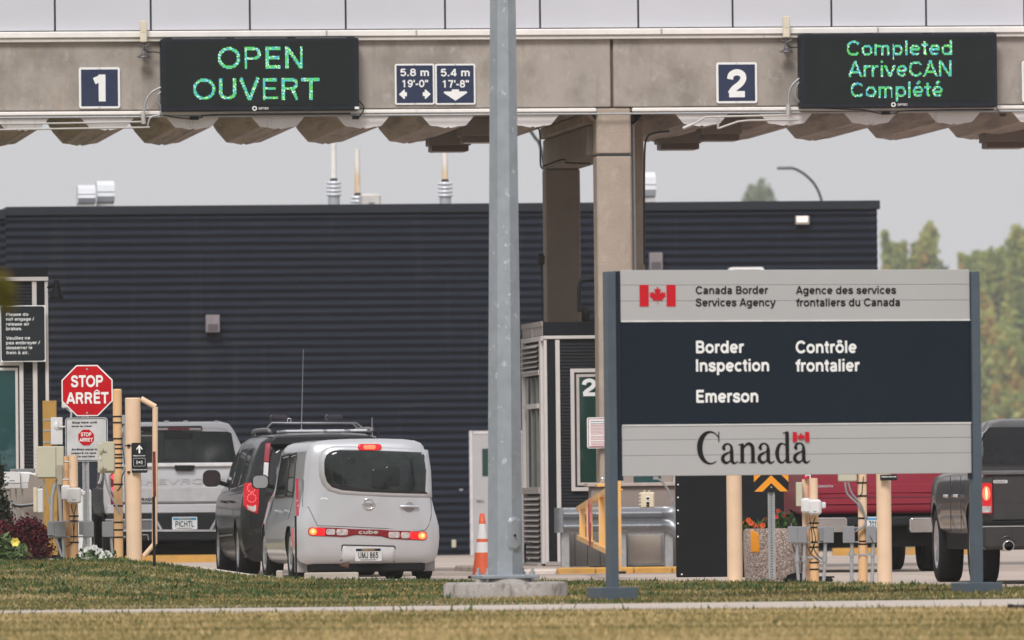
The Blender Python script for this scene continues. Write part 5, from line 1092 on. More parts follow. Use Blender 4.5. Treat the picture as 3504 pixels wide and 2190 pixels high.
# notice on the column
def notice(F, t, r):
    b = MB(); rl = random.Random(3); z = r[3]-.045
    for i in range(16):
        if i in (1, 9, 12): z -= .010
        b.box(r[0]+.045, r[1]-.03-rl.random()*.05, -.0065, -.004, z-.010, z-.004, m=0 if i < 2 else 1); z -= .0185
    obj('small_print', b, [signblack, M('faded_red_print', (.45,.12,.12), .6)], t)
nt_s = plate('notice_sign', 2009, 1428, 2110, 1534, signwhite, notice, 'white notice with a thin red outline on the column behind the left sign post', F0=CF, v=-.06, border=.022, inset=.012)
b = MB(); e = CF.at(2059.5, 1481, -.06).rect(2009, 1428, 2110, 1534); k = .014
for q in ((e[0]+k, e[1]-k, e[2]+k, e[2]+k+.006), (e[0]+k, e[1]-k, e[3]-k-.006, e[3]-k), (e[0]+k, e[0]+k+.006, e[2]+k, e[3]-k), (e[1]-k-.006, e[1]-k, e[2]+k, e[3]-k)): b.box(q[0], q[1], -.0075, -.0045, q[2], q[3])
obj('outline', b, M('outline_red', (.35,.02,.03), .5), nt_s)
# objects behind column
F = CF.at(1962, 1010, 1.0); b = MB(); b.tube([(*(lambda q: (q[0], 0, q[1]))(F.hit(x, y)),) for x, y in ((1984, 1068), (1981, 1000), (1987, 965), (2000, 957), (2035, 955))], .028, sub=5)
single('antenna_hoop', b, blackm, 'black pipe hoop on the booth roof left of the column', 'pipe', F)
F = CF.at(2004, 1078, 1.2); b = MB(); b.lathe([(0, .10), (.045, .09), (.055, .04), (.05, -.05), (.02, -.1)], (0, 0, 0), n=12); b.tube([(0, 0, -.08), (-.05, 0, -.16), (-.06, 0, -.22)], .012)
single('roof_camera', b, M('camera_dark', (.02,.018,.016), .5), 'small dark camera on the booth roof between the columns', 'camera', F)
# object tops above the big sign
t = thing('service_hatch', 'white framed hatch edge peeking over the top of the border sign', 'roof unit', BF.at(2555, 935, -8)); F = Fr(t.location, 6)
b = MB(); q = F.rect(2498, 914, 2615, 1000); b.prism(rrect(q[0], q[1], q[2], q[3], .05), 0, .3); obj('frame', b, whitem, t); b = MB(); b.prism(rrect(q[0]+.05, q[1]-.05, q[2]+.05, q[3]-.05, .04), -.01, -.001); obj('panel', b, cladcap, t)
# item in near grass
F = Fr((gx(3480, 78), 77.5, .0), -12); b = MB(); b.box(-.06, .30, -.04, .04, .0, .045, ch=.01); b.box(-.09, -.05, -.05, .05, -.01, .05, ch=.01)
single('black_rail_end', b, blackrub, 'small black bar lying in the near grass at the right edge', 'bar', F)
# ------------------------------------------------------------------ vehicles
class Car:
    """hull lofted along y (0 = rear). prof: (z, half width); top(y): roof height; width(y): factor"""
    def __init__(s, F, prof, length, top, width=lambda y: 1.0, belt=1.0, bulge=.10, fb=.35, ys=None, rbend=1.0):
        s.F = F; s.prof = prof; s.L = length; s.top = top; s.width = width; s.belt = belt; s.bulge = bulge; s.fb = fb; s.rb = rbend
        s.z0 = prof[0][0]; s.z1 = prof[-1][0]; s.zc = .5*(s.z0+s.z1)
        s.ys = ys or list(np.linspace(.07, length-.25, 16))
    def outline(s, y):
        t = s.top(y); o = []
        for z, w_ in s.prof:
            if t < s.belt: zz = s.z0 + (z-s.z0)*(t-s.z0)/(s.z1-s.z0) if z > s.belt else min(z, s.z0+(z-s.z0)*(t-s.z0)/(s.belt-s.z0)*.98)
            else: zz = z if z <= s.belt else s.belt + (z-s.belt)*(t-s.belt)/(s.z1-s.belt)
            o.append((w_*s.width(y), zz))
        return o
    def hw(s, y, z):
        o = s.outline(max(.0, min(s.L, y)))
        zz = [p[1] for p in o]; ww = [p[0] for p in o]
        return float(np.interp(z, zz, ww))
    def side(s, sg=-1): return lambda y, z, o: (sg*(s.hw(y, z)+o), y, z)
    def rear_y(s, x, z):
        q = 1e-3
        P = [(0, s.z0 - s.zc)] + [(w_, z_ - s.zc) for z_, w_ in s.prof]; X, Z = abs(x), z - s.zc; ang = math.atan2(Z, X)
        best = 1.0
        for i in range(len(P)-1):
            (x1, y1), (x2, y2) = P[i], P[i+1]
            a1, a2 = math.atan2(y1, x1), math.atan2(y2, x2)
            if min(a1, a2)-1e-6 <= ang <= max(a1, a2)+1e-6:
                dx, dy = x2-x1, y2-y1; ca, sa = cos(ang), sin(ang); den = ca*dy - sa*dx
                if abs(den) > 1e-9:
                    r = (x1*dy - y1*dx)/den; best = math.hypot(X, Z)/max(r, 1e-6); break
        return s.cap(min(best, 1.0))
    def cap(s, q):   # depth of the rear skin for a relative radius
        return s.bulge*(q**2)*.35 + (.65*s.bulge*(max(0, q-.86)/.14)**2)
    def rear(s): return lambda x, z, o: (x, s.rear_y(x, z) - o, z)
    def hull(s, arches=(), R=.36, mats=None, parent=None, zc_w=.33, name='body', extra_cut=None):
        def ring(y, sc=1.0, cy=None):
            o = s.outline(y); P = [(x*sc, y if cy is None else cy, s.zc+(z-s.zc)*sc) for x, z in o]
            return P + [(-p[0], p[1], p[2]) for p in reversed(P[:-1] if abs(P[-1][0]) < 1e-6 else P)]
        rings = []
        for q in (.05, .4, .7, .86, .93, .97, .99): rings.append(ring(0.0, q, s.cap(q)))
        rings.append(ring(0.0, 1.0, s.bulge)); rings += [ring(y) for y in s.ys if y > s.bulge+.02]
        yl = s.ys[-1]
        for q, k in ((.97, .35), (.9, .65), (.7, .88), (.4, .97), (.05, 1.0)): rings.append(ring(yl, q, yl + (s.L-yl)*k))
        n = len(rings[0]); b = MB(); V = [p for r in rings for p in r]
        b.add(V, [(i*n+k, i*n+(k+1) % n, (i+1)*n+(k+1) % n, (i+1)*n+k) for i in range(len(rings)-1) for k in range(n)], 0, True)
        b.add(rings[0], [tuple(range(n))], 0); b.add(rings[-1], [tuple(range(n))], 0)
        o = obj(name, b, mats, parent, normals=True)
        if arches:
            c = MB()
            for y in arches:
                for sg in (-1, 1): c.cyl((sg*(s.hw(y, .5)-.30), y, zc_w), (sg*(s.hw(y, .5)+.3), y, zc_w), R, n=28)
            co = obj('cut', c, mats[0], normals=True); m_ = o.modifiers.new('b', 'BOOLEAN'); m_.operation = 'DIFFERENCE'; m_.solver = 'EXACT'; m_.object = co
            co.parent = parent
            bpy.context.view_layer.update(); dg = bpy.context.evaluated_depsgraph_get()
            me = bpy.data.meshes.new_from_object(o.evaluated_get(dg)); o.modifiers.clear(); o.data = me; bpy.data.objects.remove(co)
            while len(me.materials) < len(mats): me.materials.append(None)
            for i, mt in enumerate(mats): me.materials[i] = mt
            for p in me.polygons:
                ce = p.center; p.material_index = 0
                for y in arches:
                    d = math.hypot(ce.y-y, ce.z-zc_w)
                    if d < R+.002 and (abs(ce.x) < s.hw(y, .5)-.02 and (abs(p.normal.x) < .35 or abs(ce.x) < s.hw(y, .5)-.27)) and d > 0 and (abs(d-R) < .03 or abs(ce.x) < s.hw(y, .5)-.27) and abs(p.normal.y)+abs(p.normal.z)+(1 if abs(ce.x) < s.hw(y, .5)-.27 else 0) > .5: p.material_index = 1; p.use_smooth = False
            me.update()
        o.data.set_sharp_from_angle(angle=radians(38))
        return o
def wheel(parent, x, y, R, wid, sg, spokes=5, rimc=None, R_rim=None):
    rimc = rimc or M('alloy_rim', (.50,.50,.51), .3, metal=.8, var=.05); rr = R_rim or R*.66
    b = MB(); x1 = x; x0 = x - sg*wid; d = sg
    b.lathe([(rr*.97, -wid*.5*1), (rr, -wid*.5), (R*.90, -wid*.52), (R*.975, -wid*.46), (R, -wid*.36), (R, wid*.36), (R*.975, wid*.46), (R*.90, wid*.52), (rr, wid*.5), (rr*.97, wid*.40)], ((x0+x1)/2, y, R), axis='x', n=36)
    for q in (-.18, .0, .18): b.lathe([(R+.001, q*wid-.006), (R+.004, q*wid), (R+.001, q*wid+.006)], ((x0+x1)/2, y, R), axis='x', n=36)
    w_ = obj('wheel', b, asph, parent)
    b = MB(); xo = wid*.5*sg; c = ((x0+x1)/2, y, R)
    b.lathe([(rr*.98, xo*.98), (rr*.90, xo*.98), (rr*.84, xo*.6), (rr*.80, -xo*.2), (0, -xo*.2)], c, axis='x', n=30)
    for k in range(spokes):
        a = 2*pi*k/spokes+.3; e1 = Vector((0, cos(a), sin(a))); e2 = Vector((0, -sin(a), cos(a))); p = Vector(c) + Vector((xo*.9, 0, 0)); r1, r2, h1, h2 = rr*.12, rr*.9, rr*.13, rr*.10; dx = Vector((-xo*.35, 0, 0))
        V = [p+e1*r1-e2*h1, p+e1*r2-e2*h2, p+e1*r2+e2*h2, p+e1*r1+e2*h1]; V += [v+dx for v in V]; b.add(V, [(0,1,2,3), (0,4,5,1), (3,2,6,7), (4,7,6,5)])
    b.lathe([(0, xo*.96), (rr*.16, xo*.94), (rr*.2, xo*.7)], c, axis='x', n=16)
    obj('rim', b, rimc, w_); return w_
def carpaint(name, col, metal=.55, rough=.32, var=.03, coat=.8): return M(name, col, rough, metal=metal, var=var, coat=coat, scale=2, spots=[((.20,.17,.14), 2.5, .60, .8, (1,1,2), .18)])
def redlens(name, col=(.45,.006,.012), e=(1,.02,.03), es=.35, rough=.18): return M(name, col, rough, emit=e, es=es)
def line(b, pts, surf, r=.004, off=.001, n=5): b.tube([surf(a, c, off) for a, c in pts], r, n=n)
def lens_glow(base, hot): return M(base, (.5,.02,.01), .3, emit=hot, es=1.1)
def plate_mesh(parent, surf, cx, cz, W, H, y, main, top=None, topc=(.05,.16,.30), bgc=(.62,.63,.62)):
    b = MB(); b.prism(rrect(cx-W/2, cx+W/2, cz-H/2, cz+H/2, .012, 2), y-.010, y); p = obj('licence_plate', b, M('plate_' + main, bgc, .45, var=.04), parent)
    b = MB(); b.box(cx-W*.46, cx+W*.46, y-.0125, y-.0095, cz+H*.24, cz+H*.43); obj('plate_band', b, M('band_' + main, topc, .5), p)
    b = MB(); text(b, main, cx, cz-H*.30, H*.46, W*.74, FLAT(y), .0125, bold=.012, align='c'); 
    b.box(cx-W*.30, cx+W*.30, y-.0125, y-.010, cz-H*.43, cz-H*.39); obj('lettering', b, signblack, p)
    if top: b = MB(); text(b, top, cx, cz+H*.28, H*.11, W*.5, FLAT(y), .0145, bold=.01, align='c'); obj('lettering', b, M('plate_gold', (.62,.36,.12), .5), p)
    return p

# ---- silver boxy hatchback (cube)
Fc = Fr(world(1261, 1751+235.5, 119.0), 8); Fc.o.z = 0
c5 = lambda x, y: (860 + x/2.6529, 1430 + y/2.6529)
def P5(pts, v=0.0, F=None): F = F or Fc; return [F.hit(*c5(x, y), v) for x, y in pts]
cube = thing('boxy_hatchback', 'silver boxy hatchback with asymmetric rear window and lit brake lamps, nearest in the queue', 'car', Fc)
prof = [(.19,.68), (.22,.76), (.28,.80), (.36,.815), (.48,.828), (.60,.824), (.70,.80), (.80,.77), (.92,.742), (1.05,.722), (1.2,.708), (1.35,.693), (1.45,.676), (1.515,.655), (1.555,.62), (1.582,.55), (1.598,.42), (1.606,.2), (1.608, 0)]
def topc(y): return 1.608 if y < 2.2 else 1.608 - .02*(y-2.2) if y < 2.55 else 1.60 - .62*sst((y-2.55)/.75) if y < 3.3 else .98 - .12*sst((y-3.3)/.68)
silver = carpaint('silver_paint', (.54,.55,.575), .45, .33)
car = Car(Fc, prof, 3.98, topc, lambda y: 1.0 if y < 3.0 else 1 - .10*((y-3.0)/.98)**2, belt=.95, bulge=.11, ys=[.16, .3, .6, 1.0, 1.4, 1.8, 2.2, 2.45, 2.65, 2.85, 3.05, 3.3, 3.55, 3.75])
WB = 2.53; wy = (.72, .72+WB)
body = car.hull(wy, .345, [silver, M('arch_liner', (.012,.012,.013), .8)], cube, zc_w=.315)
RS = car.rear(); SS = car.side(-1)
seam = M('panel_gap', (.05,.05,.052), .6)
# window with bright surround
win = [(660,425), (664,380), (680,340), (710,312), (750,297), (810,292), (1100,296), (1400,306), (1580,314), (1604,318), (1626,480), (1636,690), (1300,682), (1000,670), (820,655), (730,628), (685,580), (664,510)]
sur = [(612,425), (616,360), (640,305), (680,272), (740,258), (810,254), (1100,262), (1400,276), (1612,290), (1640,480), (1650,722), (1300,715), (1000,702), (800,690), (700,660), (640,600), (616,520)]
b = MB(); b.patch(P5(sur, .02), RS, .006, rings=5); tg_ = obj('window_surround', b, silver, cube)
b = MB(); b.patch(P5(win, .02), RS, .011, rings=5, skirt=.004); rw = obj('rear_window', b, M('tinted_glass', (.012,.016,.017), .07, var=.3, scale=2.2, spec=.5, spots=[((.03,.045,.04), 1.6, .5, .64, (1,1,1.3), .8)]), cube)
for nm, q in (('headrest', rrect(1088, 1205, 465, 640, 25)), ('headrest', rrect(1208, 1345, 438, 620, 30)), ('interior_mirror', rrect(875, 940, 362, 412, 14))):
    b = MB(); b.patch(P5(q, .02), RS, .0122, skirt=.001); obj(nm, b, M('seat_dark', (.008,.010,.011), .12), rw)
b = MB(); line(b, P5([(785,295), (815,400), (830,520), (832,610)], .02), RS, .005, .012); line(b, P5([(755,607), (900,612), (1045,625)], .02), RS, .004, .012); obj('interior_strap', b, seam, rw)
b = MB()
line(b, P5([(478,560), (474,700), (468,800), (520,812), (552,880), (598,978)], .03), RS, .0035, .0); line(b, P5([(1634,700), (1640,800), (1634,900), (1612,975), (1578,1022)], .02), RS, .0035, .0); obj('tailgate_seam', b, seam, cube)
b = MB(); line(b, P5([(600,978), (800,985), (1200,1003), (1578,1022)], .02), RS, .0035, .0); obj('tailgate_seam', b, seam, cube)
# lamp bar
bar = [(514,1030), (520,1005), (545,990), (700,996), (840,1002), (900,1008), (1200,1016), (1260,1022), (1400,1026), (1570,1030), (1592,1045), (1597,1075), (1588,1100), (1565,1112), (1400,1106), (1260,1098), (1225,1078), (1000,1065), (900,1060), (870,1078), (840,1082), (700,1076), (545,1072), (520,1058)]
b = MB(); b.patch(P5(bar, .02), RS, .006, rings=4, centre=tuple(P5([(1060, 1040)], .02)[0])); lb_ = obj('lamp_bar', b, redlens('dark_red_bar', (.16,.004,.01), (1,.02,.03), .04), cube)
red_ = redlens('lit_red_lens', (.50,.008,.012), (1,.02,.03), .45)
for poly in ([(518,1030), (524,1004), (548,994), (670,1000), (670,1072), (548,1068), (524,1056)], [(1595,1072), (1590,1046), (1568,1036), (1440,1032), (1440,1102), (1568,1108), (1588,1098)]):
    b = MB(); b.patch(P5(poly, .02), RS, .010, skirt=.003); obj('tail_lamp', b, red_, cube)
hot = M('hot_lamp', (.8,.2,.05), .4, emit=(1,.27,.05), es=1.15); hot2 = M('hot_core', (.8,.5,.2), .4, emit=(1,.72,.30), es=1.6)
for poly, core in ((ell(560, 1032, 34, 30, 16), ell(558, 1028, 13, 13, 10)), (ell(1550, 1070, 36, 31, 16), ell(1554, 1068, 13, 13, 10))):
    b = MB(); b.patch(P5(poly, .02), RS, .013, skirt=.002); obj('brake_lamp', b, hot, cube); b = MB(); b.patch(P5(core, .02), RS, .015, skirt=.001); obj('brake_lamp_core', b, hot2, cube)
clearl = M('clear_lens', (.48,.42,.41), .12, var=.35, scale=25)
for x0, x1, y0, y1 in ((677,760,1008,1062), (770,876,1010,1066), (1242,1345,1034,1090), (1356,1438,1038,1094)):
    b = MB(); b.patch(P5(rrect(x0, x1, y0, y1, 18, 3), .02), RS, .012, skirt=.003); obj('reversing_lamp', b, clearl, cube)
bz = P5([(970, 1053), (1152, 1018)], .02); b = MB()
def wide(b, s, P0, P1, surf, off, m=0, bold=.03, rot=0.0):
    V_, F_ = layout(s, bold); a0 = min(p[0] for p in V_); a1 = max(p[0] for p in V_); w_ = P1[0]-P0[0]; h_ = abs(P1[1]-P0[1])
    b.add([surf(P0[0] + (p[0]-a0)/(a1-a0)*w_, min(P0[1], P1[1]) + p[1]/.686*h_ + rot*(p[0]-a0)/(a1-a0), off + .0002*p[2]) for p in V_], F_, m)
wide(b, 'cube', bz[0], (bz[1][0], bz[1][1]), RS, .012, bold=.045); obj('badge_lettering', b, chrome, cube)
# number plate recess
rc = P5([(825,1155), (1305,1163), (1303,1310), (820,1302)], .02); b = MB(); b.patch(rc, RS, .004, m=0, skirt=.004); obj('plate_recess', b, M('recess_silver', (.66,.66,.67), .45, metal=.3), cube)
b = MB(); line(b, P5([(818,1300), (824,1160), (832,1154), (1296,1164), (1304,1172), (1302,1310)], .02), RS, .008, .004, 6); obj('recess_edge', b, seam, cube)
q0, q1 = P5([(937,1175)], .02)[0], P5([(1185,1302)], .02)[0]; pcx, pcz = (q0[0]+q1[0])/2, (q0[1]+q1[1])/2
plate_mesh(cube, RS, pcx, pcz, .305, .152, car.rear_y(pcx, pcz)-.008, 'UMJ 865', 'NEBRASKA', (.012,.02,.04), (.56,.56,.55))
# upper brake lamp, emblem, handle
b = MB(); b.patch(P5(rrect(966, 1182, 236, 294, 26, 4), .02), RS, .014, skirt=.012); obj('high_brake_lamp', b, redlens('high_lens', (.42,.01,.015), (1,.02,.03), .3), cube)
b = MB(); b.patch(P5(rrect(1018, 1128, 246, 284, 16, 3), .02), RS, .018, skirt=.003); obj('brake_lamp_core', b, M('red_hot', (.8,.1,.05), .4, emit=(1,.16,.07), es=1.25), cube)
ec = P5([(1062, 780)], .02)[0]; b = MB(); b.tube([RS(ec[0]+.060*cos(a), ec[1]+.060*sin(a), .008) for a in np.linspace(0, 2*pi, 25)], .009, n=6); b.patch(rrect(ec[0]-.072, ec[0]+.072, ec[1]-.013, ec[1]+.013, .004, 2), RS, .020, skirt=.014); obj('emblem', b, chrome, cube)
hc = P5([(1430, 808)], .02)[0]; b = MB(); b.patch(ell(hc[0], hc[1], .062, .060, 20), RS, .003, skirt=.002); obj('handle_recess', b, M('shaded_recess', (.30,.29,.29), .4, metal=.4), cube)
h0 = P5([(1350, 803), (1515, 806)], .02); b = MB(); b.tube([RS(h0[0][0], h0[0][1], .02), RS((h0[0][0]+h0[1][0])/2, h0[0][1], .035), RS(h0[1][0], h0[1][1], .02)], .016, n=10, sub=4); obj('handle', b, silver, cube)
b = MB(); b.patch(P5([(632,723), (692,727), (690,752), (631,748)], .02), RS, .003); obj('sticker', b, M('sticker_grey', (.66,.66,.65), .5), cube); b = MB(); line(b, P5([(642,738), (680,740)], .02), RS, .003, .004); obj('sticker_mark', b, greybox, cube)
# lower details
b = MB(); b.box(-.66, .66, .10, .5, .10, .21, ch=.02); obj('underside', b, M('underbody', (.012,.012,.013), .8), cube)
b = MB(); b.cyl((-.35, .16, .19), (-.20, .12, .185), .05, n=12); obj('muffler', b, M('rusty_pipe', (.10,.055,.035), .7), cube)
for sx in (-1, 1): b = MB(); b.box(sx*.62, sx*.80, .30, .34, .10, .34, ch=.01); obj('mud_flap', b, M('flap_silver', (.36,.35,.35), .5), cube)
for sx, yy in ((-1, .20), (1, .22)):
    b = MB(); b.patch([(yy-.02, .40), (yy+.03, .40), (yy+.035, .60), (yy-.0, .60)], car.side(sx), .006); obj('side_marker', b, red_ if sx < 0 else reflw, cube)
# side glass, doors
sidegl = M('side_glass', (.013,.02,.018), .05, var=.3, scale=1.5, spec=.6)
for nm, poly in (('side_window', [(.98, .96), (1.62, .96), (1.62, 1.44), (1.05, 1.46), (.98, 1.40)]), ('side_window', [(1.72, .96), (2.65, .95), (2.42, 1.43), (1.72, 1.45)])):
    b = MB(); b.patch(poly, SS, .004, rings=5, skirt=.006); obj(nm, b, sidegl, cube)
    b = MB(); line(b, poly + [poly[0]], SS, .010, .003); obj('window_trim', b, M('dark_trim', (.03,.03,.032), .4), cube)
b = MB(); line(b, [(.92, 1.50), (.90, .9), (.93, .72), (1.08, .55), (1.12, .25)], SS, .0035, .0); line(b, [(1.67, 1.47), (1.67, .27)], SS, .0035, 0); line(b, [(2.82, .95), (2.86, .6), (2.84, .28)], SS, .0035, 0); obj('door_seam', b, seam, cube)
for y in (1.12, 2.02): b = MB(); b.tube([SS(y, .80, .01), SS(y+.08, .805, .04), SS(y+.19, .80, .01)], .014, sub=3); obj('door_handle', b, chrome, cube)
b = MB(); b.patch([(.33, .62), (1.0, .63), (1.08, .66), (.3, .66)], SS, .001); line(b, [(1.05, .25), (2.9, .25)], SS, .012, .0); obj('sill_trim', b, silver, cube)
for y in wy:
    wheel(cube, -.80, y, .315, .19, -1, 7); wheel(cube, .80, y, .315, .19, 1, 7)
def mirror(parent, x, y, z, w_, h_, mt, gl, sg=-1):
    b = MB(); P = rrect(-w_/2, w_/2, -h_/2, h_/2, min(w_, h_)*.36, 5)
    b.prism([(x+a*.9, z+c*.9) for a, c in P], y+.06, y+.10); b.prism([(x+a, z+c) for a, c in P], y, y+.06); b.tube([(x-sg*w_*.3, y+.04, z-h_*.2), (x-sg*w_*.85, y+.08, z-h_*.38)], .028); o = obj('mirror', b, mt, parent)
    b = MB(); b.prism([(x+a*.88, z+c*.86) for a, c in P], y-.003, y+.001); obj('mirror_glass', b, gl, o)
mu = Fc.hit(*c5(82, 580), 2.62)
mirror(cube, mu[0], 2.62, mu[1], .195, .165, blackm, M('mirror_grey', (.30,.30,.31), .25, var=.05))
mirror(cube, -mu[0]-.01, 2.62, mu[1], .195, .165, blackm, M('mirror_grey', (1,1,1)), 1)
ap = Fc.hit(*c5(1050, 190), 2.1); b = MB(); b.lathe([(0, .02), (.03, .015), (.038, 0)], (ap[0], 1.2, 1.60), n=10); b.cyl((ap[0], 1.2, 1.61), (ap[0]+.01, 1.05, 1.80), .010, .003, n=6); obj('antenna', b, blackm, cube)

# ---- dark minivan
Fm = Fr(world(1112, 1752+223, 125.8), 6.0); Fm.o.z = 0
mv = thing('minivan', 'dark grey minivan with roof rack and red ringed tail lamp, between pickup and boxy hatchback', 'minivan', Fm)
prof = [(.20,.84), (.26,.92), (.34,.955), (.5,.985), (.66,.995), (.82,.99), (.95,.97), (1.05,.945), (1.2,.90), (1.4,.84), (1.55,.785), (1.64,.74), (1.69,.67), (1.72,.55), (1.735,.35), (1.74, 0)]
def topm(y): return 1.705 + .035*sst(y/.6) if y < 2.6 else 1.74 - .04*(y-2.6) if y < 3.2 else 1.715 - .66*sst((y-3.2)/1.15) if y < 4.35 else 1.055 - .22*sst((y-4.35)/.75)
darkp = carpaint('dark_grey_paint', (.010,.011,.014), .1, .25, coat=.2)
mc = Car(Fm, prof, 5.1, topm, lambda y: 1.0 if y < 3.9 else 1 - .13*((y-3.9)/1.2)**2, belt=1.0, bulge=.14, ys=[.2, .35, .7, 1.1, 1.5, 1.9, 2.3, 2.7, 3.1, 3.4, 3.7, 4.0, 4.3, 4.6, 4.85])
wym = (.98, .98+3.08)
mc.hull(wym, .375, [darkp, M('arch_liner', (1,1,1))], mv, zc_w=.345)
MR, MS = mc.rear(), mc.side(-1)
z3 = lambda x, y: (440 + x/4.3196, 1420 + y/4.3196)
def P3(pts, F, v=0.0): return [F.hit(*z3(x, y), v) for x, y in pts]
gm = M('van_glass', (.018,.020,.024), .06, var=.3, scale=1.6, spec=.6)
b = MB(); b.patch([(-.70, .98), (.70, .98), (.64, 1.50), (.58, 1.56), (-.58, 1.56), (-.64, 1.50)], MR, .008, rings=5); obj('rear_window', b, gm, mv)
b = MB(); b.prism([(-.64, 1.60), (.64, 1.60), (.58, 1.68), (-.58, 1.68)], -.06, .3); obj('spoiler', b, darkp, mv)
b = MB(); b.box(-.13, .13, -.075, -.058, 1.605, 1.625); obj('high_brake_lamp', b, redlens('high_lens2', (.42,.01,.015), (1,.02,.03), .4), mv)
st = P3([(2030, 415), (2105, 412), (2075, 700), (2005, 695)], Fm); b = MB(); b.patch(st, MR, .014); obj('red_strip', b, M('strip_red', (.30,.03,.05), .5), mv)  # red upper strip at the left edge of the rear window
st = P3([(2005, 700), (2072, 705), (2058, 960), (1990, 955)], Fm); b = MB(); b.patch(st, MR, .014); obj('white_strip', b, M('strip_white', (.62,.61,.63), .5), mv)  # white strip below the red one
tl = P3([(1725, 1005), (1900, 995), (1925, 1100), (1925, 1300), (1905, 1460), (1840, 1440), (1750, 1400), (1700, 1330), (1700, 1150)], Fm, .05)
b = MB(); b.patch(tl, MR, .010, rings=4, skirt=.03); tlo = obj('tail_lamp', b, redlens('van_lens', (.36,.006,.012), (1,.02,.03), .2), mv)
glow = M('led_ring_red', (.8,.1,.1), .3, emit=(1,.30,.33), es=.8)
for cx, cy, rx, ry in ((1815, 1080, 52, 62), (1818, 1228, 60, 62)):
    b = MB()
    for k in range(11):
        a = 2*pi*k/11; p = P3([(cx+rx*cos(a), cy+ry*sin(a))], Fm, .05)[0]; q = MR(p[0], p[1], .014); b.lathe([(0, -.006), (.0055, -.004), (.007, 0)], q, axis='y', n=8)
    obj('led_ring', b, glow, tlo)
b = MB(); b.patch(P3([(1750, 1330), (1880, 1330), (1882, 1420), (1830, 1428), (1765, 1395)], Fm, .05), MR, .013); obj('reversing_lamp', b, clearl, tlo)
tr = [(-a, c) for a, c in tl][::-1]; b = MB(); b.patch(tr, MR, .010, skirt=.03); obj('tail_lamp', b, redlens('van_lens'), mv)
for poly in ([(.34, 1.10), (1.25, 1.08), (1.25, 1.55), (.62, 1.56)], [(1.34, 1.07), (2.35, 1.05), (2.35, 1.55), (1.34, 1.56)], [(2.46, 1.05), (3.66, 1.03), (3.30, 1.48), (2.46, 1.55)]):
    b = MB(); b.patch(poly, MS, .004, rings=5, skirt=.006); obj('side_window', b, sidegl, mv)
b = MB(); line(b, [(1.30, 1.6), (1.30, .8), (1.42, .5), (1.45, .27)], MS, .004, 0); line(b, [(2.40, 1.6), (2.40, .27)], MS, .004, 0); line(b, [(3.60, 1.0), (3.62, .6), (3.50, .27)], MS, .004, 0); line(b, [(.5, 1.02), (2.4, 1.0)], MS, .004, 0); obj('door_seam', b, seam, mv)
b = MB(); line(b, [(1.45, .52), (3.6, .50)], MS, .010, 0); line(b, [(.35, .26), (4.7, .26)], MS, .018, -.01); obj('side_moulding', b, M('grey_moulding', (.16,.155,.15), .3, metal=.4), mv)
for y in (1.6, 2.7): b = MB(); b.tube([MS(y, .92, .01), MS(y+.1, .925, .045), MS(y+.22, .92, .01)], .015, sub=3); obj('door_handle', b, darkp, mv)
for y in wym: wheel(mv, -.965, y, .345, .225, -1, 5); wheel(mv, .965, y, .345, .225, 1, 5)
mm = Fm.hit(725, 1637, 3.55); mirror(mv, mm[0], 3.55, mm[1], .215, .205, blackm, M('mirror_dark', (.03,.018,.02), .15)); mirror(mv, -mm[0], 3.55, mm[1], .215, .205, blackm, M('mirror_dark', (1,1,1)), 1)
rackm = M('rack_grey', (.20,.20,.21), .35, metal=.5)
for sx in (-1, 1): b = MB(); b.tube([(sx*.60, .45, 1.735), (sx*.625, .6, 1.775), (sx*.625, 2.6, 1.775), (sx*.60, 2.85, 1.715)], .025, sub=4); obj('roof_rail', b, rackm, mv)
b = MB(); za = 1.865
b.tube([(-.60, 1.2, 1.78), (-.52, 1.2, za), (.50, 1.2, za-.01), (.60, 1.2, 1.78)], .010); b.tube([(-.54, 1.9, 1.78), (-.46, 1.9, za), (.52, 1.9, za-.01), (.60, 1.9, 1.78)], .010); obj('rack_bar', b, rackm, mv)
for x in (-.40, .27):
    b = MB(); b.box(x-.10, x+.10, 1.5, 1.85, za+.03, za+.10, ch=.03); obj('rack_clamp', b, M('smoky_plastic', (.04,.035,.045), .4), mv)
b = MB(); b.tube([(-.33, 1.2, za), (-.33, 1.2, za+.05), (-.29, 1.2, za+.05), (-.29, 1.2, za)], .005); obj('rack_hook', b, chrome, mv)
wa = Fm.hit(1038, 1195, 2.0); wb2 = Fm.hit(1031, 1460, 2.0); b = MB(); b.cyl((wb2[0], 2.0, 1.75), (wa[0], 2.0, wa[1]), .0055, .003, n=6); b.lathe([(.03, 0), (.018, .05), (.006, .06)], (wb2[0], 2.0, 1.74), n=8); obj('whip_antenna', b, M('antenna_grey', (.25,.25,.25), .4), mv)
wa = Fm.hit(1273, 1428, 2.4); b = MB(); b.cyl((wa[0], 2.4, 1.70), (wa[0], 2.4, wa[1]), .007, .005, n=6); obj('short_antenna', b, M('antenna_grey', (1,1,1)), mv)
b = MB()
for x, w_ in ((-.38, .20), (-.18, .26), (.12, .22), (.40, .24)): b.box(x, x+w_, .9, 2.2, 1.745, 1.775, ch=.008)
obj('roof_load', b, M('white_load', (.60,.60,.62), .4), mv)

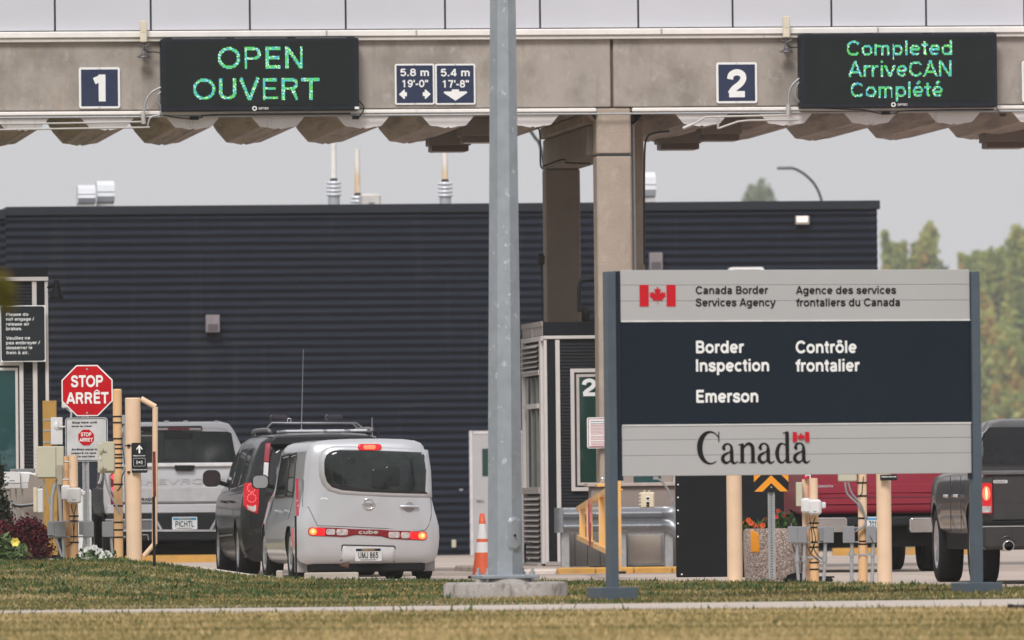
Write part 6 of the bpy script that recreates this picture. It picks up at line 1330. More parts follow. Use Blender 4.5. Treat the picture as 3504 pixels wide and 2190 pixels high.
# ---- pickups
def pickup(F, label, paint, Wd, zb, ztg, cabw, cabtop, L=5.8, cab=(1.75, 4.0), R=.40, zlow=.42, tyre=.27, wheelb=(1.15, 4.75), flare=0.03, name='pickup_truck', arch=.44):
    t = thing(name, label, 'pickup truck', F); h = Wd/2
    prof = [(zlow, h-.08), (zlow+.05, h-.02), (zlow+.18, h+.0), (ztg*.78, h), (ztg-.10, h-.015), (ztg-.03, h-.035), (ztg, h-.07), (ztg+.004, 0)]
    car = Car(F, prof, L, lambda y: ztg+.004 if y < cab[1] else ztg+.004 - .10*sst((y-cab[1])/1.6), lambda y: 1.0 if y < L-1 else 1-.10*(y-L+1)**2, belt=ztg-.05, bulge=.06, ys=[.12, .4, .8, 1.2, 1.6, 2.2, 2.8, 3.4, 4.0, 4.5, 5.0, L-.3])
    car.hull(wheelb, arch, [paint, M('arch_liner', (1,1,1))], t, zc_w=R)
    # cab greenhouse
    b = MB(); y0, y1 = cab; P = []
    def ring(y, zt, wt, wb): return [(-wb, y, ztg-.02), (-wt-.02, y, zt-.10), (-wt+.03, y, zt-.03), (-wt+.14, y, zt), (wt-.14, y, zt), (wt-.03, y, zt-.03), (wt+.02, y, zt-.10), (wb, y, ztg-.02)]
    rg = [ring(y0+.0, cabtop-.10, cabw*.93, h-.10), ring(y0+.12, cabtop-.025, cabw, h-.09), ring(y0+.6, cabtop, cabw, h-.09), ring(y1-.75, cabtop-.01, cabw, h-.09), ring(y1-.45, cabtop-.09, cabw*.97, h-.09)]
    rg.append([(p[0]*.95, y1+.25, ztg-.02 + (p[2]-ztg+.02)*.08) for p in rg[-1]]); n = 8
    b.add([p for r in rg for p in r], [(i*n+k, i*n+k+1, (i+1)*n+k+1, (i+1)*n+k) for i in range(len(rg)-1) for k in range(n-1)], 0, True); b.add(rg[0], [tuple(range(n))]); b.add(rg[-1], [tuple(range(n))])
    obj('cab', b, paint, t, normals=True, sharp=35)
    for i, (ya, yb) in enumerate(((y0+.22, y0+1.05), (y0+1.15, y1-.15))):
        if yb <= ya+.2: continue
        wb_ = h-.10; wt_ = cabw; zt = cabtop-.13
        sf = lambda y, z, o: (-(wb_ + (wt_-wb_+.02)*(z-ztg)/(zt-ztg+.03) + o), y, z)
        b = MB(); b.patch([(ya, ztg+.03), (yb+(.15 if i else 0), ztg+.03), (yb-(.3 if i else 0), zt), (ya, zt)], sf, .006, skirt=.008); obj('side_window', b, sidegl, t)
    for y in wheelb: wheel(t, -h+.02, y, R, tyre, -1, 6); wheel(t, h-.02, y, R, tyre, 1, 6)
    b = MB(); b.box(-h+.12, h-.12, .2, L-.4, zlow-.14, zlow+.05); obj('underside', b, M('underbody', (.012,.012,.013)), t)
    return t, car
# silver pickup
Fs = Fr(world(633, 1758+211, 133.2), 4); Fs.o.z = 0
zS = lambda y, v=0: Fs.z(633, y, v)
spaint = carpaint('silver_white_paint', (.53,.53,.555), .35, .34)
cabt = Fs.z(633, 1442, 1.75+.1)
sp_, sc = pickup(Fs, 'silver pickup truck seen from behind beyond the bollards, its plate reading PICHTL', spaint, 2.04, 0, zS(1586), .70, cabt, zlow=zS(1760)-.02, R=.41, wheelb=(1.2, 4.95), L=5.85)
def fp3(F, x0, y0, x1, y1, v, r, name, mt, par, d=.02, yv=None): a, c, e, f = F.rect(x0, y0, x1, y1, v); b = MB(); b.prism(rrect(a, c, e, f, r, 3), v, v+d); return obj(name, b, mt, par)
cw = [(445, 1583), (800, 1583), (812, 1583), (800, 1530), (792, 1482), (780, 1477), (500, 1474), (478, 1480), (465, 1540)]
V_ = [Fs.hit(x, y, 1.73) for x, y in cw]; b = MB(); b.prism(V_[::-1], 1.725, 1.80); w_ = obj('rear_window', b, M('pickup_glass', (.018,.022,.024), .08, var=.25, scale=2, spec=.5, spots=[((.04,.05,.05), 2, .5, .62, (1,1,1), .5)]), sp_)
b = MB(); P = [Fs.hit(x, y, 1.72) for x, y in ((562, 1482), (660, 1482), (660, 1502), (562, 1500))]; b.prism(P[::-1], 1.716, 1.722); P = [Fs.hit(x, y, 1.72) for x, y in ((562, 1502), (657, 1502), (659, 1574), (560, 1574))]; b.tube([(p[0], 1.72, p[1]) for p in P+[P[0]]], .003); obj('inner_frame', b, M('seat_dark', (1,1,1)), w_)
fp3(Fs, 480, 1458, 692, 1474, 1.70, .02, 'high_brake_lamp', blackm, sp_, .1); fp3(Fs, 575, 1461, 648, 1472, 1.695, .01, 'brake_lens', M('dim_red', (.10,.02,.035), .3), sp_)
for a_, c_ in ((520, 575), (648, 688)): fp3(Fs, a_, 1464, c_, 1472, 1.694, .008, 'cargo_lamp', M('grey_lens', (.30,.26,.27), .3), sp_)
for px in (570, 635, 740): fp3(Fs, px-8, 1439, px+8, 1446, 2.2, .01, 'clearance_lamp', spaint, sp_, .1)
b = MB(); b.box(-.93, .93, -.035, .03, zS(1598), zS(1584), ch=.012); obj('tailgate_cap', b, M('cap_silver', (.72,.71,.72), .35, metal=.2), sp_)
P = [Fs.hit(x, y, -.005) for x, y in ((597, 1592), (666, 1592), (664, 1606), (658, 1611), (605, 1611), (599, 1606))]; b = MB(); b.prism(P[::-1], -.045, .0); obj('handle', b, blackm, sp_)
b = MB(); b.box(-.93, .93, -.006, .05, zS(1720), zS(1666), ch=.02); obj('tailgate_panel', b, M('tailgate_silver', (.47,.465,.48), .4, metal=.3), sp_)
b = MB(); text(b, 'CHEVROLET', 0, zS(1656), zS(1637)-zS(1656), 1.32, FLAT(.0), .008, bold=.01, align='c'); obj('embossed_lettering', b, M('emboss_silver', (.51,.505,.52), .36, metal=.35), sp_)
b = MB(); q = Fs.hit(440, 1714, 0); text(b, 'SILVERADO', q[0], q[1], .034, .33, FLAT(0), .012, bold=.03); obj('badge_lettering', b, blackm, sp_)
b = MB(); b.box(-.93, .93, -.004, .02, zS(1723), zS(1720)); obj('tailgate_seam', b, seam, sp_)
b = MB(); b.box(-.99, .99, -.03, .05, zS(1757), zS(1725), ch=.015); obj('bumper_top', b, spaint, sp_)
b = MB(); b.box(-.98, .98, -.05, .12, zS(1850), zS(1760), ch=.02); obj('bumper', b, blackm, sp_)
crm = M('bumper_chrome', (.62,.61,.63), .25, metal=.7)
P = [Fs.hit(x, y, -.06) for x, y in ((380, 1777), (532, 1777), (552, 1805), (560, 1812), (712, 1812), (722, 1803), (733, 1785), (745, 1777), (890, 1777), (890, 1790), (752, 1790), (728, 1818), (548, 1820), (380, 1818), (380, 1808), (530, 1808), (522, 1786), (380, 1786))]
b = MB()
for q in ([(380,1812),(900,1812),(900,1819),(380,1819)], [(360,1776),(528,1776),(528,1781),(360,1781)], [(745,1776),(900,1776),(900,1781),(745,1781)], [(528,1776),(536,1776),(557,1813),(548,1814)], [(745,1776),(737,1776),(716,1813),(726,1814)]): b.prism([Fs.hit(x, y, -.06) for x, y in q][::-1], -.066, -.04)
obj('chrome_strip', b, crm, sp_)
for q in ([(362,1783),(527,1783),(541,1811),(362,1811)], [(747,1783),(900,1783),(900,1811),(732,1811)]): b = MB(); b.prism([Fs.hit(x, y, -.055) for x, y in q][::-1], -.06, -.04); obj('bumper_corner', b, M('grey_lens2', (.17,.165,.18), .3, metal=.4), sp_)
q = Fs.hit(632, 1790, -.06); plate_mesh(sp_, None, q[0], q[1], .318, .158, -.056, 'PICHTL', 'Minnesota', (.03,.22,.36), (.60,.62,.63))
b = MB(); P = [(Fs.hit(x, y, -.06)[0], -.055, Fs.hit(x, y, -.06)[1]) for x, y in ((488, 1830), (505, 1830), (509, 1848))]; b.tube(P, .006); obj('tow_hook', b, galv2, sp_)
b = MB(); b.box(-.09, .09, .05, .6, zS(1870), zS(1838)); obj('hitch_receiver', b, M('underbody', (1,1,1)), sp_)
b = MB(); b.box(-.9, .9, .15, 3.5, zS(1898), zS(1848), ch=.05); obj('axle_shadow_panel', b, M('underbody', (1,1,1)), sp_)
for s in (-1, 1):
    px0, px1 = (378, 404) if s < 0 else (862, 888); b = MB(); a, c, e, f = Fs.rect(px0, 1618, px1, 1726, 0); b.prism(rrect(a, c, e, f, .03, 3), -.012, .1); o = obj('tail_lamp', b, redlens('dark_lens', (.13,.005,.01), (1,.02,.03), .05), sp_)
    for y in (1632, 1675): b = MB(); a, c, e, f = Fs.rect(px0+1, y-10, px1, y+9, -.012); b.prism(ell((a+c)/2, (e+f)/2, (c-a)/2, (f-e)/2, 14), -.018, -.011); obj('brake_lamp', b, M('red_hot2', (.8,.03,.05), .4, emit=(1,.05,.10), es=1.1), o)
q = Fs.hit(330, 1645, 3.9); mirror(sp_, min(q[0], -1.12), 3.9, zS(1640), .16, .2, chrome, M('mirror_dark', (1,1,1)))
b = MB(); q = Fs.hit(488, 1491, 1.72); wide(b, 'Olson', (q[0], q[1]-.012), (Fs.hit(542, 1491, 1.72)[0], q[1]+.012), FLAT(1.72), .004, bold=.0) if 0 else b.box(q[0]-.02, q[0]+.16, 1.716, 1.722, q[1]-.006, q[1]+.006); obj('window_decal', b, M('decal_pale', (.35,.34,.34), .5), w_)

# red pickup
Fd = Fr(world(3006, 1731+225, 125.0), 6); Fd.o.z = 0; zD = lambda y: Fd.z(3006, y)
rpaint = carpaint('dark_red_paint', (.25,.008,.028), .2, .35, coat=.25)
rd_, rc_ = pickup(Fd, 'dark red pickup truck mostly hidden behind the border sign', rpaint, 1.84, 0, zD(1590), .62, 1.62, zlow=zD(1758), R=.36, tyre=.25, L=5.3, cab=(1.7, 3.9), wheelb=(1.1, 4.35), arch=.40)
for y0_, y1_ in ((1655, 1690), (1700, 1728)): b = MB(); b.box(-.80, .80, -.006, .05, zD(y1_), zD(y0_), ch=.015); obj('tailgate_panel', b, rpaint, rd_)
b = MB(); b.box(-.80, .80, -.004, .02, zD(1664), zD(1661)); b.box(-.80, .80, -.009, .02, zD(1703), zD(1701)); obj('tailgate_seam', b, seam, rd_)
b = MB(); q = Fd.hit(2800, 1668); wide(b, 'DAKOTA', q, (Fd.u(2851, 1668), Fd.z(2851, 1660)), FLAT(0), .012, bold=.04); obj('badge_lettering', b, chrome, rd_)
b = MB(); b.box(-.86, .86, -.12, .1, zD(1800), zD(1768), ch=.02); obj('bumper_step', b, blackm, rd_)
for x0, x1 in ((2764, 2899), (3112, 3247)): 
    b = MB(); a, c, e, f = Fd.rect(x0, 1771, x1, 1821, -.14); b.prism(rrect(a, c, e, f, .035, 4), -.14, .05); obj('bumper_end', b, M('dull_chrome', (.40,.36,.34), .28, metal=.8, var=.15, scale=3), rd_)
    b = MB(); b.tube([(p[0], -.142, p[1]) for p in rrect(a+.01, c-.01, e+.01, f-.01, .03, 4)][:12], .007); obj('chrome_edge', b, chrome, rd_)
q = Fd.hit(3006, 1790, -.14); plate_mesh(rd_, None, q[0], q[1], .305, .152, -.13, '701 RGK', None, (.10,.28,.48), (.62,.66,.68))
b = MB(); b.box(-.75, .75, .1, 4.2, .30, zD(1795)); obj('chassis', b, M('underbody', (1,1,1)), rd_)
for s in (-1, 1): b = MB(); b.prism(rrect(s*.865-.05, s*.865+.05, .85, 1.05, .02), -.01, .1); obj('tail_lamp', b, red_, rd_)

# dark pickup at the right
Fk = Fr((gx(3590, 103.6), 103.6, 0), 4); zK = lambda y: Fk.z(3420, y)
kp_ = carpaint('charcoal_paint', (.052,.047,.045), .4, .28, coat=.5)
ku = Fk.u(3352, 1700)
hw_ = .88
Fk = Fr(Fk.o + Fk.ex*(ku + hw_ + .01), 4)
ck_, kc = pickup(Fk, 'charcoal pickup truck at the right edge with lit tail lamp and chrome exhaust tip', kp_, hw_*2, 0, zK(1612), .58, Fk.z(3440, 1432, 1.8), zlow=.50, R=.385, tyre=.24, L=5.2, cab=(1.62, 3.7), wheelb=(1.0, 4.2), arch=.43)
qa, qb = Fk.hit(3366, 1460, 1.6), Fk.hit(3480, 1590, 1.6); b = MB(); P = [Fk.hit(x, y, 1.6) for x, y in ((3362, 1588), (3720, 1588), (3706, 1470), (3690, 1460), (3384, 1462), (3370, 1480))]; b.prism(P[::-1], 1.595, 1.70); o = obj('rear_window', b, M('pickup_glass2', (.012,.013,.016), .07, spec=.45, var=.2, spots=[((.022,.034,.026), 1.3, .5, .62, (1,1,1), .6)]), ck_)
b = MB(); b.box(-.86, .86, -.02, .04, zK(1626), zK(1610), ch=.012); obj('tailgate_cap', b, M('cap_mauve', (.17,.165,.18), .25, metal=.5), ck_)
a = Fk.u(3396, 1700); b = MB(); b.box(a, -a, -.012, .04, zK(1782), zK(1630), ch=.012); tg2 = obj('tailgate', b, M('tailgate_char', (.05,.047,.049), .3, metal=.4), ck_)
b = MB(); b.box(a+.02, -a-.02, -.016, -.010, zK(1722), zK(1720)); obj('crease', b, seam, tg2)
q0, q1 = Fk.hit(3398, 1654), Fk.hit(3447, 1645); b = MB(); b.prism(rrect(q0[0], q1[0], q0[1], q1[1]+.008, .012, 3), -.017, -.010); obj('badge', b, M('badge_silver', (.62,.61,.60), .3, metal=.4), tg2); b = MB(); wide(b, 'COLORADO', (q0[0]+.012, q0[1]+.007), (q1[0]-.012, q1[1]+.001), FLAT(-.017), .002, bold=.02); obj('lettering', b, greybox, tg2)
for s in (-1, 1):
    b = MB(); e0, e1, e2, e3 = Fk.rect(3355, 1653, 3394, 1757); 
    if s > 0: e0, e1 = -e1, -e0
    b.prism(rrect(e0, e1, e2, e3, .012, 2), -.02, .12); o = obj('tail_lamp', b, redlens('k_lens', (.42,.008,.012), (1,.02,.03), .22), ck_)
    b = MB(); xm = (e0+e1)/2; b.prism(ell(xm, e2+(e3-e2)*.66, .038, (e3-e2)*.24, 14), -.026, -.019); obj('brake_lamp', b, M('red_hot', (1,1,1)), o)
    b = MB(); b.prism(ell(xm, e2+(e3-e2)*.66, .009, (e3-e2)*.2, 10), -.030, -.024); obj('brake_core', b, hot2, o)
    b = MB(); b.prism(rrect(e0+.012, e1-.012, e2+.01, e2+(e3-e2)*.24, .006, 2), -.026, -.019); obj('reversing_lamp', b, clearl, o)
b = MB(); b.box(-hw_-.0, hw_+.0, -.14, .06, zK(1880), zK(1796), ch=.03); bp_ = obj('bumper', b, M('bumper_char', (.05,.046,.046), .28, metal=.5), ck_)
b = MB(); b.box(-hw_+.01, hw_-.01, -.10, .05, zK(1796)-.001, zK(1786)+.01, ch=.01); obj('step_pad', b, blackrub, ck_)
b = MB(); b.box(-hw_, hw_, -.145, -.136, zK(1803), zK(1800)); obj('bumper_edge', b, chrome, ck_)
b = MB(); q = Fk.hit(3451, 1868, -.2); b.lathe([(.047, -.24), (.052, -.24), (.052, .2)], (q[0], 0, q[1]), axis='y', n=22); b.lathe([(.047, -.24), (.044, .1), (0, .1)], (q[0], 0, q[1]), axis='y', n=22, m=1); obj('exhaust_tip', b, [chrome, gapm], ck_)
b = MB(); b.tube([(q[0]+.075*cos(a), -.145, q[1]+.02+.075*sin(a)) for a in np.linspace(.3, pi-.3, 10)], .010); obj('exhaust_cutout', b, M('bumper_char', (1,1,1)), ck_)
b = MB(); b.box(-.80, .80, .02, 4.4, .34, .55); obj('chassis', b, M('underbody', (1,1,1)), ck_)
for y in (1.9, 2.8): b = MB(); b.tube([(-hw_-.0, y, zK(1695)), (-hw_-.04, y+.1, zK(1694)), (-hw_-.0, y+.2, zK(1695))], .016, sub=3); obj('door_handle', b, chrome, ck_)
b = MB(); b.tube([(-hw_, 1.72, zK(1625)), (-hw_-.002, 1.72, .52)], .004); b.tube([(-hw_, 2.65, zK(1625)), (-hw_-.002, 2.65, .52)], .004); obj('door_seam', b, seam, ck_)

# ---- made-up white and dark box standing in for an unidentified shape
Fw = Fr((gx(290, 124.5), 124.5, 0), 4); wv = thing('stand_in_box', 'narrow white stand-in for an unidentified shape, dark in its upper part, behind the perforated STOP post', 'cabinet', Fw)
q = Fw.rect(266, 1674, 313, 1784); b = MB(); b.box(q[0], q[1], 0, .4, 0, q[3], ch=.02); obj('stand_in_lower', b, M('stand_in_white', (.72,.72,.73), .35), wv)
q = Fw.rect(266, 1594, 332, 1672); b = MB(); b.prism(rrect(q[0], q[1], q[2], q[3], .05), .02, .4); obj('stand_in_upper', b, M('stand_in_dark', (.03,.033,.045), .3), wv)
# ------------------------------------------------------------------ left island: stop sign, boxes, posts
DL = 115.0
def LF(x, y, D=DL, yaw=0): return Fr(world(x, y, D), yaw)
def octo(cx, cz, R): return [(cx+R*cos(pi/8+i*pi/4), cz+R*sin(pi/8+i*pi/4)) for i in range(8)]
F = LF(291, 1912, 117.5); t = thing('stop_sign', 'red octagonal STOP ARRÊT sign above a small white lane notice on a perforated post', 'stop sign', F)
cu, _, cz = LZ(F, 298.5, 1336.5); R_ = (LZ(F, 386, 1336)[0]-LZ(F, 211, 1336)[0])/2/cos(pi/8)
b = MB(); b.prism(octo(cu, cz, R_), -.03, -.018); obj('sign_border', b, signwhite, t)
b = MB(); b.prism(octo(cu, cz, R_*.952), -.033, -.029); obj('sign_face', b, signred, t)
def slim(b, F, s, x0, x1, y0, y1, off): text_px(b, F, s, x0, x1, y0, y1, 0, off, bold=.024)
b = MB(); slim(b, F, 'STOP', 243, 353, 1285, 1324, .036); obj('lettering', b, signwhite, t); b = MB(); slim(b, F, 'ARRET', 227, 372, 1343, 1381, .036)
q = LZ(F, 332, 1340); k = 117.5/FPX; b.tube([(q[0]-9*k, -.036, q[2]-1*k), (q[0], -.036, q[2]+5*k), (q[0]+9*k, -.036, q[2]-1*k)], .007, n=4); obj('lettering', b, signwhite, t)
b = MB()
for y in (1263, 1413): q = LZ(F, 298, y); b.cyl((q[0], -.038, q[2]), (q[0], -.03, q[2]), .012, n=10)
obj('bolt', b, galv2, t)
perforated(F, t, 280, 303, 1420, 1912)
a, c, e, f = F.rect(224, 1429, 369, 1579, 0)
b = MB(); b.prism(rrect(a, c, e, f, .035), -.026, -.016); nb_ = obj('notice_board', b, M('notice_grey', (.52,.52,.53), .5), t)
b = MB(); P = rrect(a+.012, c-.012, e+.012, f-.012, .028); b.tube([(p[0], -.0275, p[1]) for p in P + [P[0]]], .0035, n=4); obj('notice_outline', b, signblack, nb_)
for s, x0, x1, y0, y1 in (('Stop here until', 247, 332, 1442, 1449), ('lane is clear', 246, 316, 1455, 1461), ('Arrêtez-vous ici', 245, 336, 1534, 1541), ('jusqu\'à ce que', 245, 330, 1547, 1553), ('la voie soit libre', 245, 325, 1559, 1565)): b = MB(); text_px(b, F, s, x0, x1, y0, y1, 0, .029, bold=.035); obj('lettering', b, signblack, nb_)
cu, _, cz = LZ(F, 295, 1497); b = MB(); b.prism(octo(cu, cz, 29*k), -.030, -.0262); so_ = obj('stop_symbol', b, signred, nb_)
b = MB(); text_px(b, F, 'STOP', 277, 313, 1480, 1493, 0, .0325, bold=.03); text_px(b, F, 'ARRET', 272, 318, 1499, 1511, 0, .0325, bold=.03); obj('symbol_lettering', b, signwhite, nb_)
# bollards
def ex_big(F, t, r, h):
    b = MB(); b.tube(lpath(F, [(482, 1364), (532, 1392)], .0), .030, n=12); b.tube(lpath(F, [(531, 1392), (529, 1862)], .0), .030, n=12); b.tube(lpath(F, [(529, 1860), (492, 1903)], .0), .026, n=12); obj('guard_loop', b, cream, t)
    b = MB(); lbox(b, F, 435, 1520, 445, 1530, -.09, 0); lbox(b, F, 435, 1612, 445, 1618, -.09, 0); b.lathe([(r+.002, LZ(F, 460, 1525)[2]-.006), (r+.005, LZ(F, 460, 1525)[2]), (r+.002, LZ(F, 460, 1525)[2]+.006)], n=20); obj('strap', b, cablem, t)
    s = MB(); a, c, e, f = F.rect(450, 1515, 504, 1618, -.12); s.prism(rrect(a, c, e, f, .012), -.12, -.105); p = obj('card_sign', s, blackm, t)
    s = MB(); q = LZ(F, 477, 1535, -.12); k = (c-a)/54; z = q[2]
    s.prism([(q[0]-3*k, z-16*k), (q[0]+3*k, z-16*k), (q[0]+3*k, z+2*k), (q[0]+10*k, z-5*k), (q[0]+10*k, z+1*k), (q[0], z+13*k), (q[0]-10*k, z+1*k), (q[0]-10*k, z-5*k), (q[0]-3*k, z+2*k)][::-1], -.125, -.1205)
    text_px(s, F, 'Déplacez-vous', 456, 497, 1557, 1561, -.12, .004, bold=.02); text_px(s, F, 'Présentez votre carte', 453, 502, 1605, 1609, -.12, .004, bold=.02)
    qc = LZ(F, 477, 1582, -.12); s.lathe([(0, -.001), (3*k, 0)], (qc[0], -.124, qc[2]), axis='y', n=12)
    for R1 in (6.5, 10): 
        for s0 in (0, pi): s.tube([(qc[0]+R1*k*cos(s0+w1), -.124, qc[2]+R1*k*sin(s0+w1)) for w1 in np.linspace(-.75, .75, 8)], .9*k, n=4)
    P = rrect(qc[0]-20*k, qc[0]+20*k, qc[2]-13*k, qc[2]+14*k, 1*k, 1); s.tube([(p_[0], -.1235, p_[1]) for p_ in P + [P[0]]], .5*k, n=4)
    obj('lettering', s, signwhite, p)
bollard(433, 486, 1361, 1917, 114.2, 'thick cream bollard with a pipe loop and a small black card sign', extra=ex_big, group='cream bollards')
def ex_thin(F, t, r, h):
    bands(F, t, 406, (1425, 1446, 1501, 1521, 1535, 1555, 1566, 1585, 1600, 1657, 1731, 1787, 1813, 1838), r)
    b = MB(); lbox(b, F, 417, 1420, 428, 1450, -.03, .03); b.tube(lpath(F, [(424, 1452), (425, 1500), (424, 1560), (427, 1650), (430, 1730), (428, 1800)], .0), .007, sub=3); obj('side_conduit', b, galv2, t)
    cond(F, t, [(421, 1480), (418, 1520), (424, 1560), (428, 1590)], .004, -.03, cablem, 'cable', 4); cond(F, t, [(428, 1610), (418, 1630), (415, 1660), (402, 1680)], .006, -.05, cablem, 'cable', 5)
bollard(391, 422, 1331, 1918, 115.2, 'tall thin ochre cream post wrapped in black straps beside the STOP sign', cream2, extra=ex_thin, name='strapped_post')
F = LF(238, 1908, 115.6); t = thing('sensor_post', 'two short cream pipes with white readers and grey junction boxes under the STOP sign', 'equipment post', F, 'equipment posts by the lanes')
c1, q1 = pipe(F, t, 215, 239, 1561, 1908, .08, cream2); c2, q2 = pipe(F, t, 238, 267, 1557, 1910, 0, cream2)
obj('pipe_sleeve', MB().cyl((c2, 0, LZ(F, 252, 1665)[2]), (c2, 0, LZ(F, 252, 1557)[2]+.001), q2+.002, n=18), cream, t)
bands(F, t, 252, (1766, 1783, 1836, 1856), q2, dx=c2)
b = MB(); lbox(b, F, 210, 1660, 240, 1712, -.10, .0, ch=.015); obj('reader', b, plastic_w, t)
b = MB(); lbox(b, F, 230, 1669, 277, 1722, -.15, -.04, ch=.015); rd = obj('reader', b, plastic_w, t); b = MB(); lbox(b, F, 247, 1709, 259, 1712, -.152, -.149); obj('mark', b, greybox, rd)
b = MB(); lbox(b, F, 277, 1680, 292, 1696, -.12, -.05, ch=.01); obj('bracket', b, plastic_w, t)
for y in (1580, 1641): b = MB(); b.tube(lpath(F, [(196, y+2), (208, y), (236, y)], -.08), .010); lbox(b, F, 196, y-6, 208, y+6, -.1, -.04); obj('pipe_clamp', b, galv2, t)
for r_ in ((163, 1785, 186, 1833), (187, 1785, 224, 1838)): jbox(F, t, *r_)
b = MB(); lbox(b, F, 270, 1786, 284, 1830, -.06, -.02, ch=.004); obj('junction_box', b, greybox, t); jbox(F, t, 284, 1785, 320, 1838)
b = MB(); lbox(b, F, 165, 1782, 316, 1788, -.035, -.02); lbox(b, F, 165, 1834, 316, 1840, -.035, -.02); obj('rail', b, galv2, t)
for p in ([(190, 1840), (212, 1905)], [(215, 1840), (219, 1908)], [(290, 1840), (282, 1908)]): cond(F, t, p, .016)
for pts in ([(243, 1726), (248, 1750), (256, 1770), (252, 1830)], [(262, 1728), (250, 1780), (252, 1850), (224, 1872)]): cond(F, t, pts, .004, -.05, cablem, 'cable', 6)
F = LF(370, 1915, 116.2); t = thing('junction_box_stand', 'grey junction box on a leaning conduit right of the white flowers', 'junction box', F)
jbox(F, t, 350, 1785, 387, 1838); cond(F, t, [(380, 1840), (386, 1912)], .016); b = MB(); lbox(b, F, 385, 1782, 430, 1788, -.03, -.02); lbox(b, F, 385, 1834, 430, 1840, -.03, -.02); obj('rail', b, galv2, t)
cond(F, t, [(375, 1625), (378, 1670), (400, 1710), (418, 1745), (415, 1785), (392, 1812), (378, 1820)], .010, -.06, M('grey_hose', (1,1,1)), 'hose', 6)
F = LF(362, 1618, 114.6); t = thing('cabinet', 'narrow beige cabinet with two latches strapped beside the tall post', 'cabinet', F)
b = MB(); lbox(b, F, 334, 1516, 392, 1619, 0, .12, ch=.01); obj('case', b, beigebox, t); b = MB(); lbox(b, F, 350, 1511, 391, 1612, -.02, 0, ch=.01); dd = obj('door', b, beigebox, t)
for y in (1544, 1603): b = MB(); lbox(b, F, 340, y-2, 364, y+2, -.035, -.02); lbox(b, F, 351, y-9, 354, y+2, -.035, -.02); obj('latch', b, M('latch_beige', (.36,.34,.26), .5), dd)
b = MB(); lbox(b, F, 341, 1564, 347, 1573, -.01, 0); obj('knob', b, plastic_w, dd)
cond(F, t, [(348, 1620), (345, 1640), (338, 1655)], .016, .03, chrome, 'gland'); cond(F, t, [(356, 1622), (372, 1680), (392, 1720), (414, 1760)], .012, .04, M('grey_hose', (1,1,1)), 'hose', 5)
F = LF(170, 1640, 114.8); t = thing('cabinet', 'square beige cabinet left of the STOP notice on an ochre post', 'cabinet', F)
b = MB(); lbox(b, F, 128, 1527, 218, 1637, 0, .18, ch=.008); obj('case', b, beigebox, t); b = MB(); lbox(b, F, 127, 1528, 191, 1634, -.02, 0, ch=.006); obj('door', b, beigebox, t)
for y in range(1540, 1630, 12): b = MB(); lbox(b, F, 119, y, 125, y+5, 0, .03); obj('hinge_knuckle', b, beigebox, t)
b = MB(); lbox(b, F, 196, 1590, 214, 1660, -.03, .0, ch=.006); obj('side_bracket', b, M('taupe_bracket', (.33,.29,.22), .5), t)
cond(F, t, [(150, 1640), (160, 1690), (170, 1730), (174, 1785)], .008, .05, galv2, 'hose', 5); cond(F, t, [(190, 1650), (178, 1700), (176, 1785)], .022, .06, galv2, 'conduit'); cond(F, t, [(196, 1640), (204, 1700), (208, 1785)], .022, .06, M('conduit_taupe', (.30,.28,.26), .5), 'conduit')
F = LF(172, 1900, 117.8); t = thing('ochre_post', 'flat ochre yellow post with a white bracket plate left of the STOP sign', 'post', F)
b = MB(); lbox(b, F, 148, 1371, 195, 1900, 0, .08, ch=.004); obj('post', b, ochre, t); bands_y = (1437, 1474, 1513)
for y in bands_y: b = MB(); lbox(b, F, 147, y-3, 196, y+2, -.006, .0); obj('strap', b, galv2, t)
b = MB(); lbox(b, F, 174, 1428, 214, 1521, -.04, -.01, ch=.003); bp2 = obj('bracket_plate', b, plastic_w, t); b = MB(); q = LZ(F, 198, 1457); b.lathe([(0, -.045), (.05, -.043), (.052, -.04)], (q[0], 0, q[2]), axis='y', n=18); b.tube(lpath(F, [(198, 1440), (203, 1460), (222, 1460)], -.06), .010, sub=4); obj('flange', b, plastic_w, bp2)
b = MB(); q = LZ(F, 228, 1388); lbox(b, F, 211, 1376, 235, 1397, -.03, .12, ch=.01); b.tube(lpath(F, [(228, 1397), (244, 1410), (243, 1430)], .02), .012); obj('camera', b, plastic_w, t)
# white housing on stand, wall, rear equipment
F = LF(60, 1780, 118.6); t = thing('sensor_housing', 'white weatherproof sensor housing on a pipe stand before the low wall', 'sensor', F)
b = MB(); b.prism([(p[0], p[1]) for p in [F.hit(x, y) for x, y in ((12, 1618), (18, 1652), (70, 1652), (70, 1617), (42, 1613))]][::-1], -.12, .0); b.prism([F.hit(x, y) for x, y in ((71, 1618), (71, 1652), (98, 1650), (103, 1622))][::-1], -.06, .1); hb = obj('hood', b, plastic_w, t)
b = MB(); lbox(b, F, 17, 1653, 70, 1671, -.11, .05, ch=.004); lbox(b, F, 71, 1653, 97, 1672, -.06, .08, ch=.004); obj('base_box', b, M('housing_grey', (.52,.51,.51), .5), t)
b = MB(); lbox(b, F, 32, 1643, 50, 1646, -.123, -.12); obj('mark', b, greybox, hb)
b = MB(); b.tube(lpath(F, [(6, 1624), (16, 1620), (100, 1620), (122, 1626)], .03), .018); obj('bracket_arm', b, plastic_w, t)
for x in (34, 54, 76): cond(F, t, [(x, 1673), (x+1, 1705), (x-6, 1730), (x+8, 1780)], .010, .0, galv2, 'pipe')
cond(F, t, [(38, 1722), (60, 1728), (90, 1727), (118, 1722), (126, 1700), (130, 1675), (142, 1662)], .013, -.02, M('grey_hose', (1,1,1)), 'hose', 5); cond(F, t, [(40, 1730), (70, 1734), (100, 1730), (122, 1728)], .010, -.03, cablem, 'hose', 4)
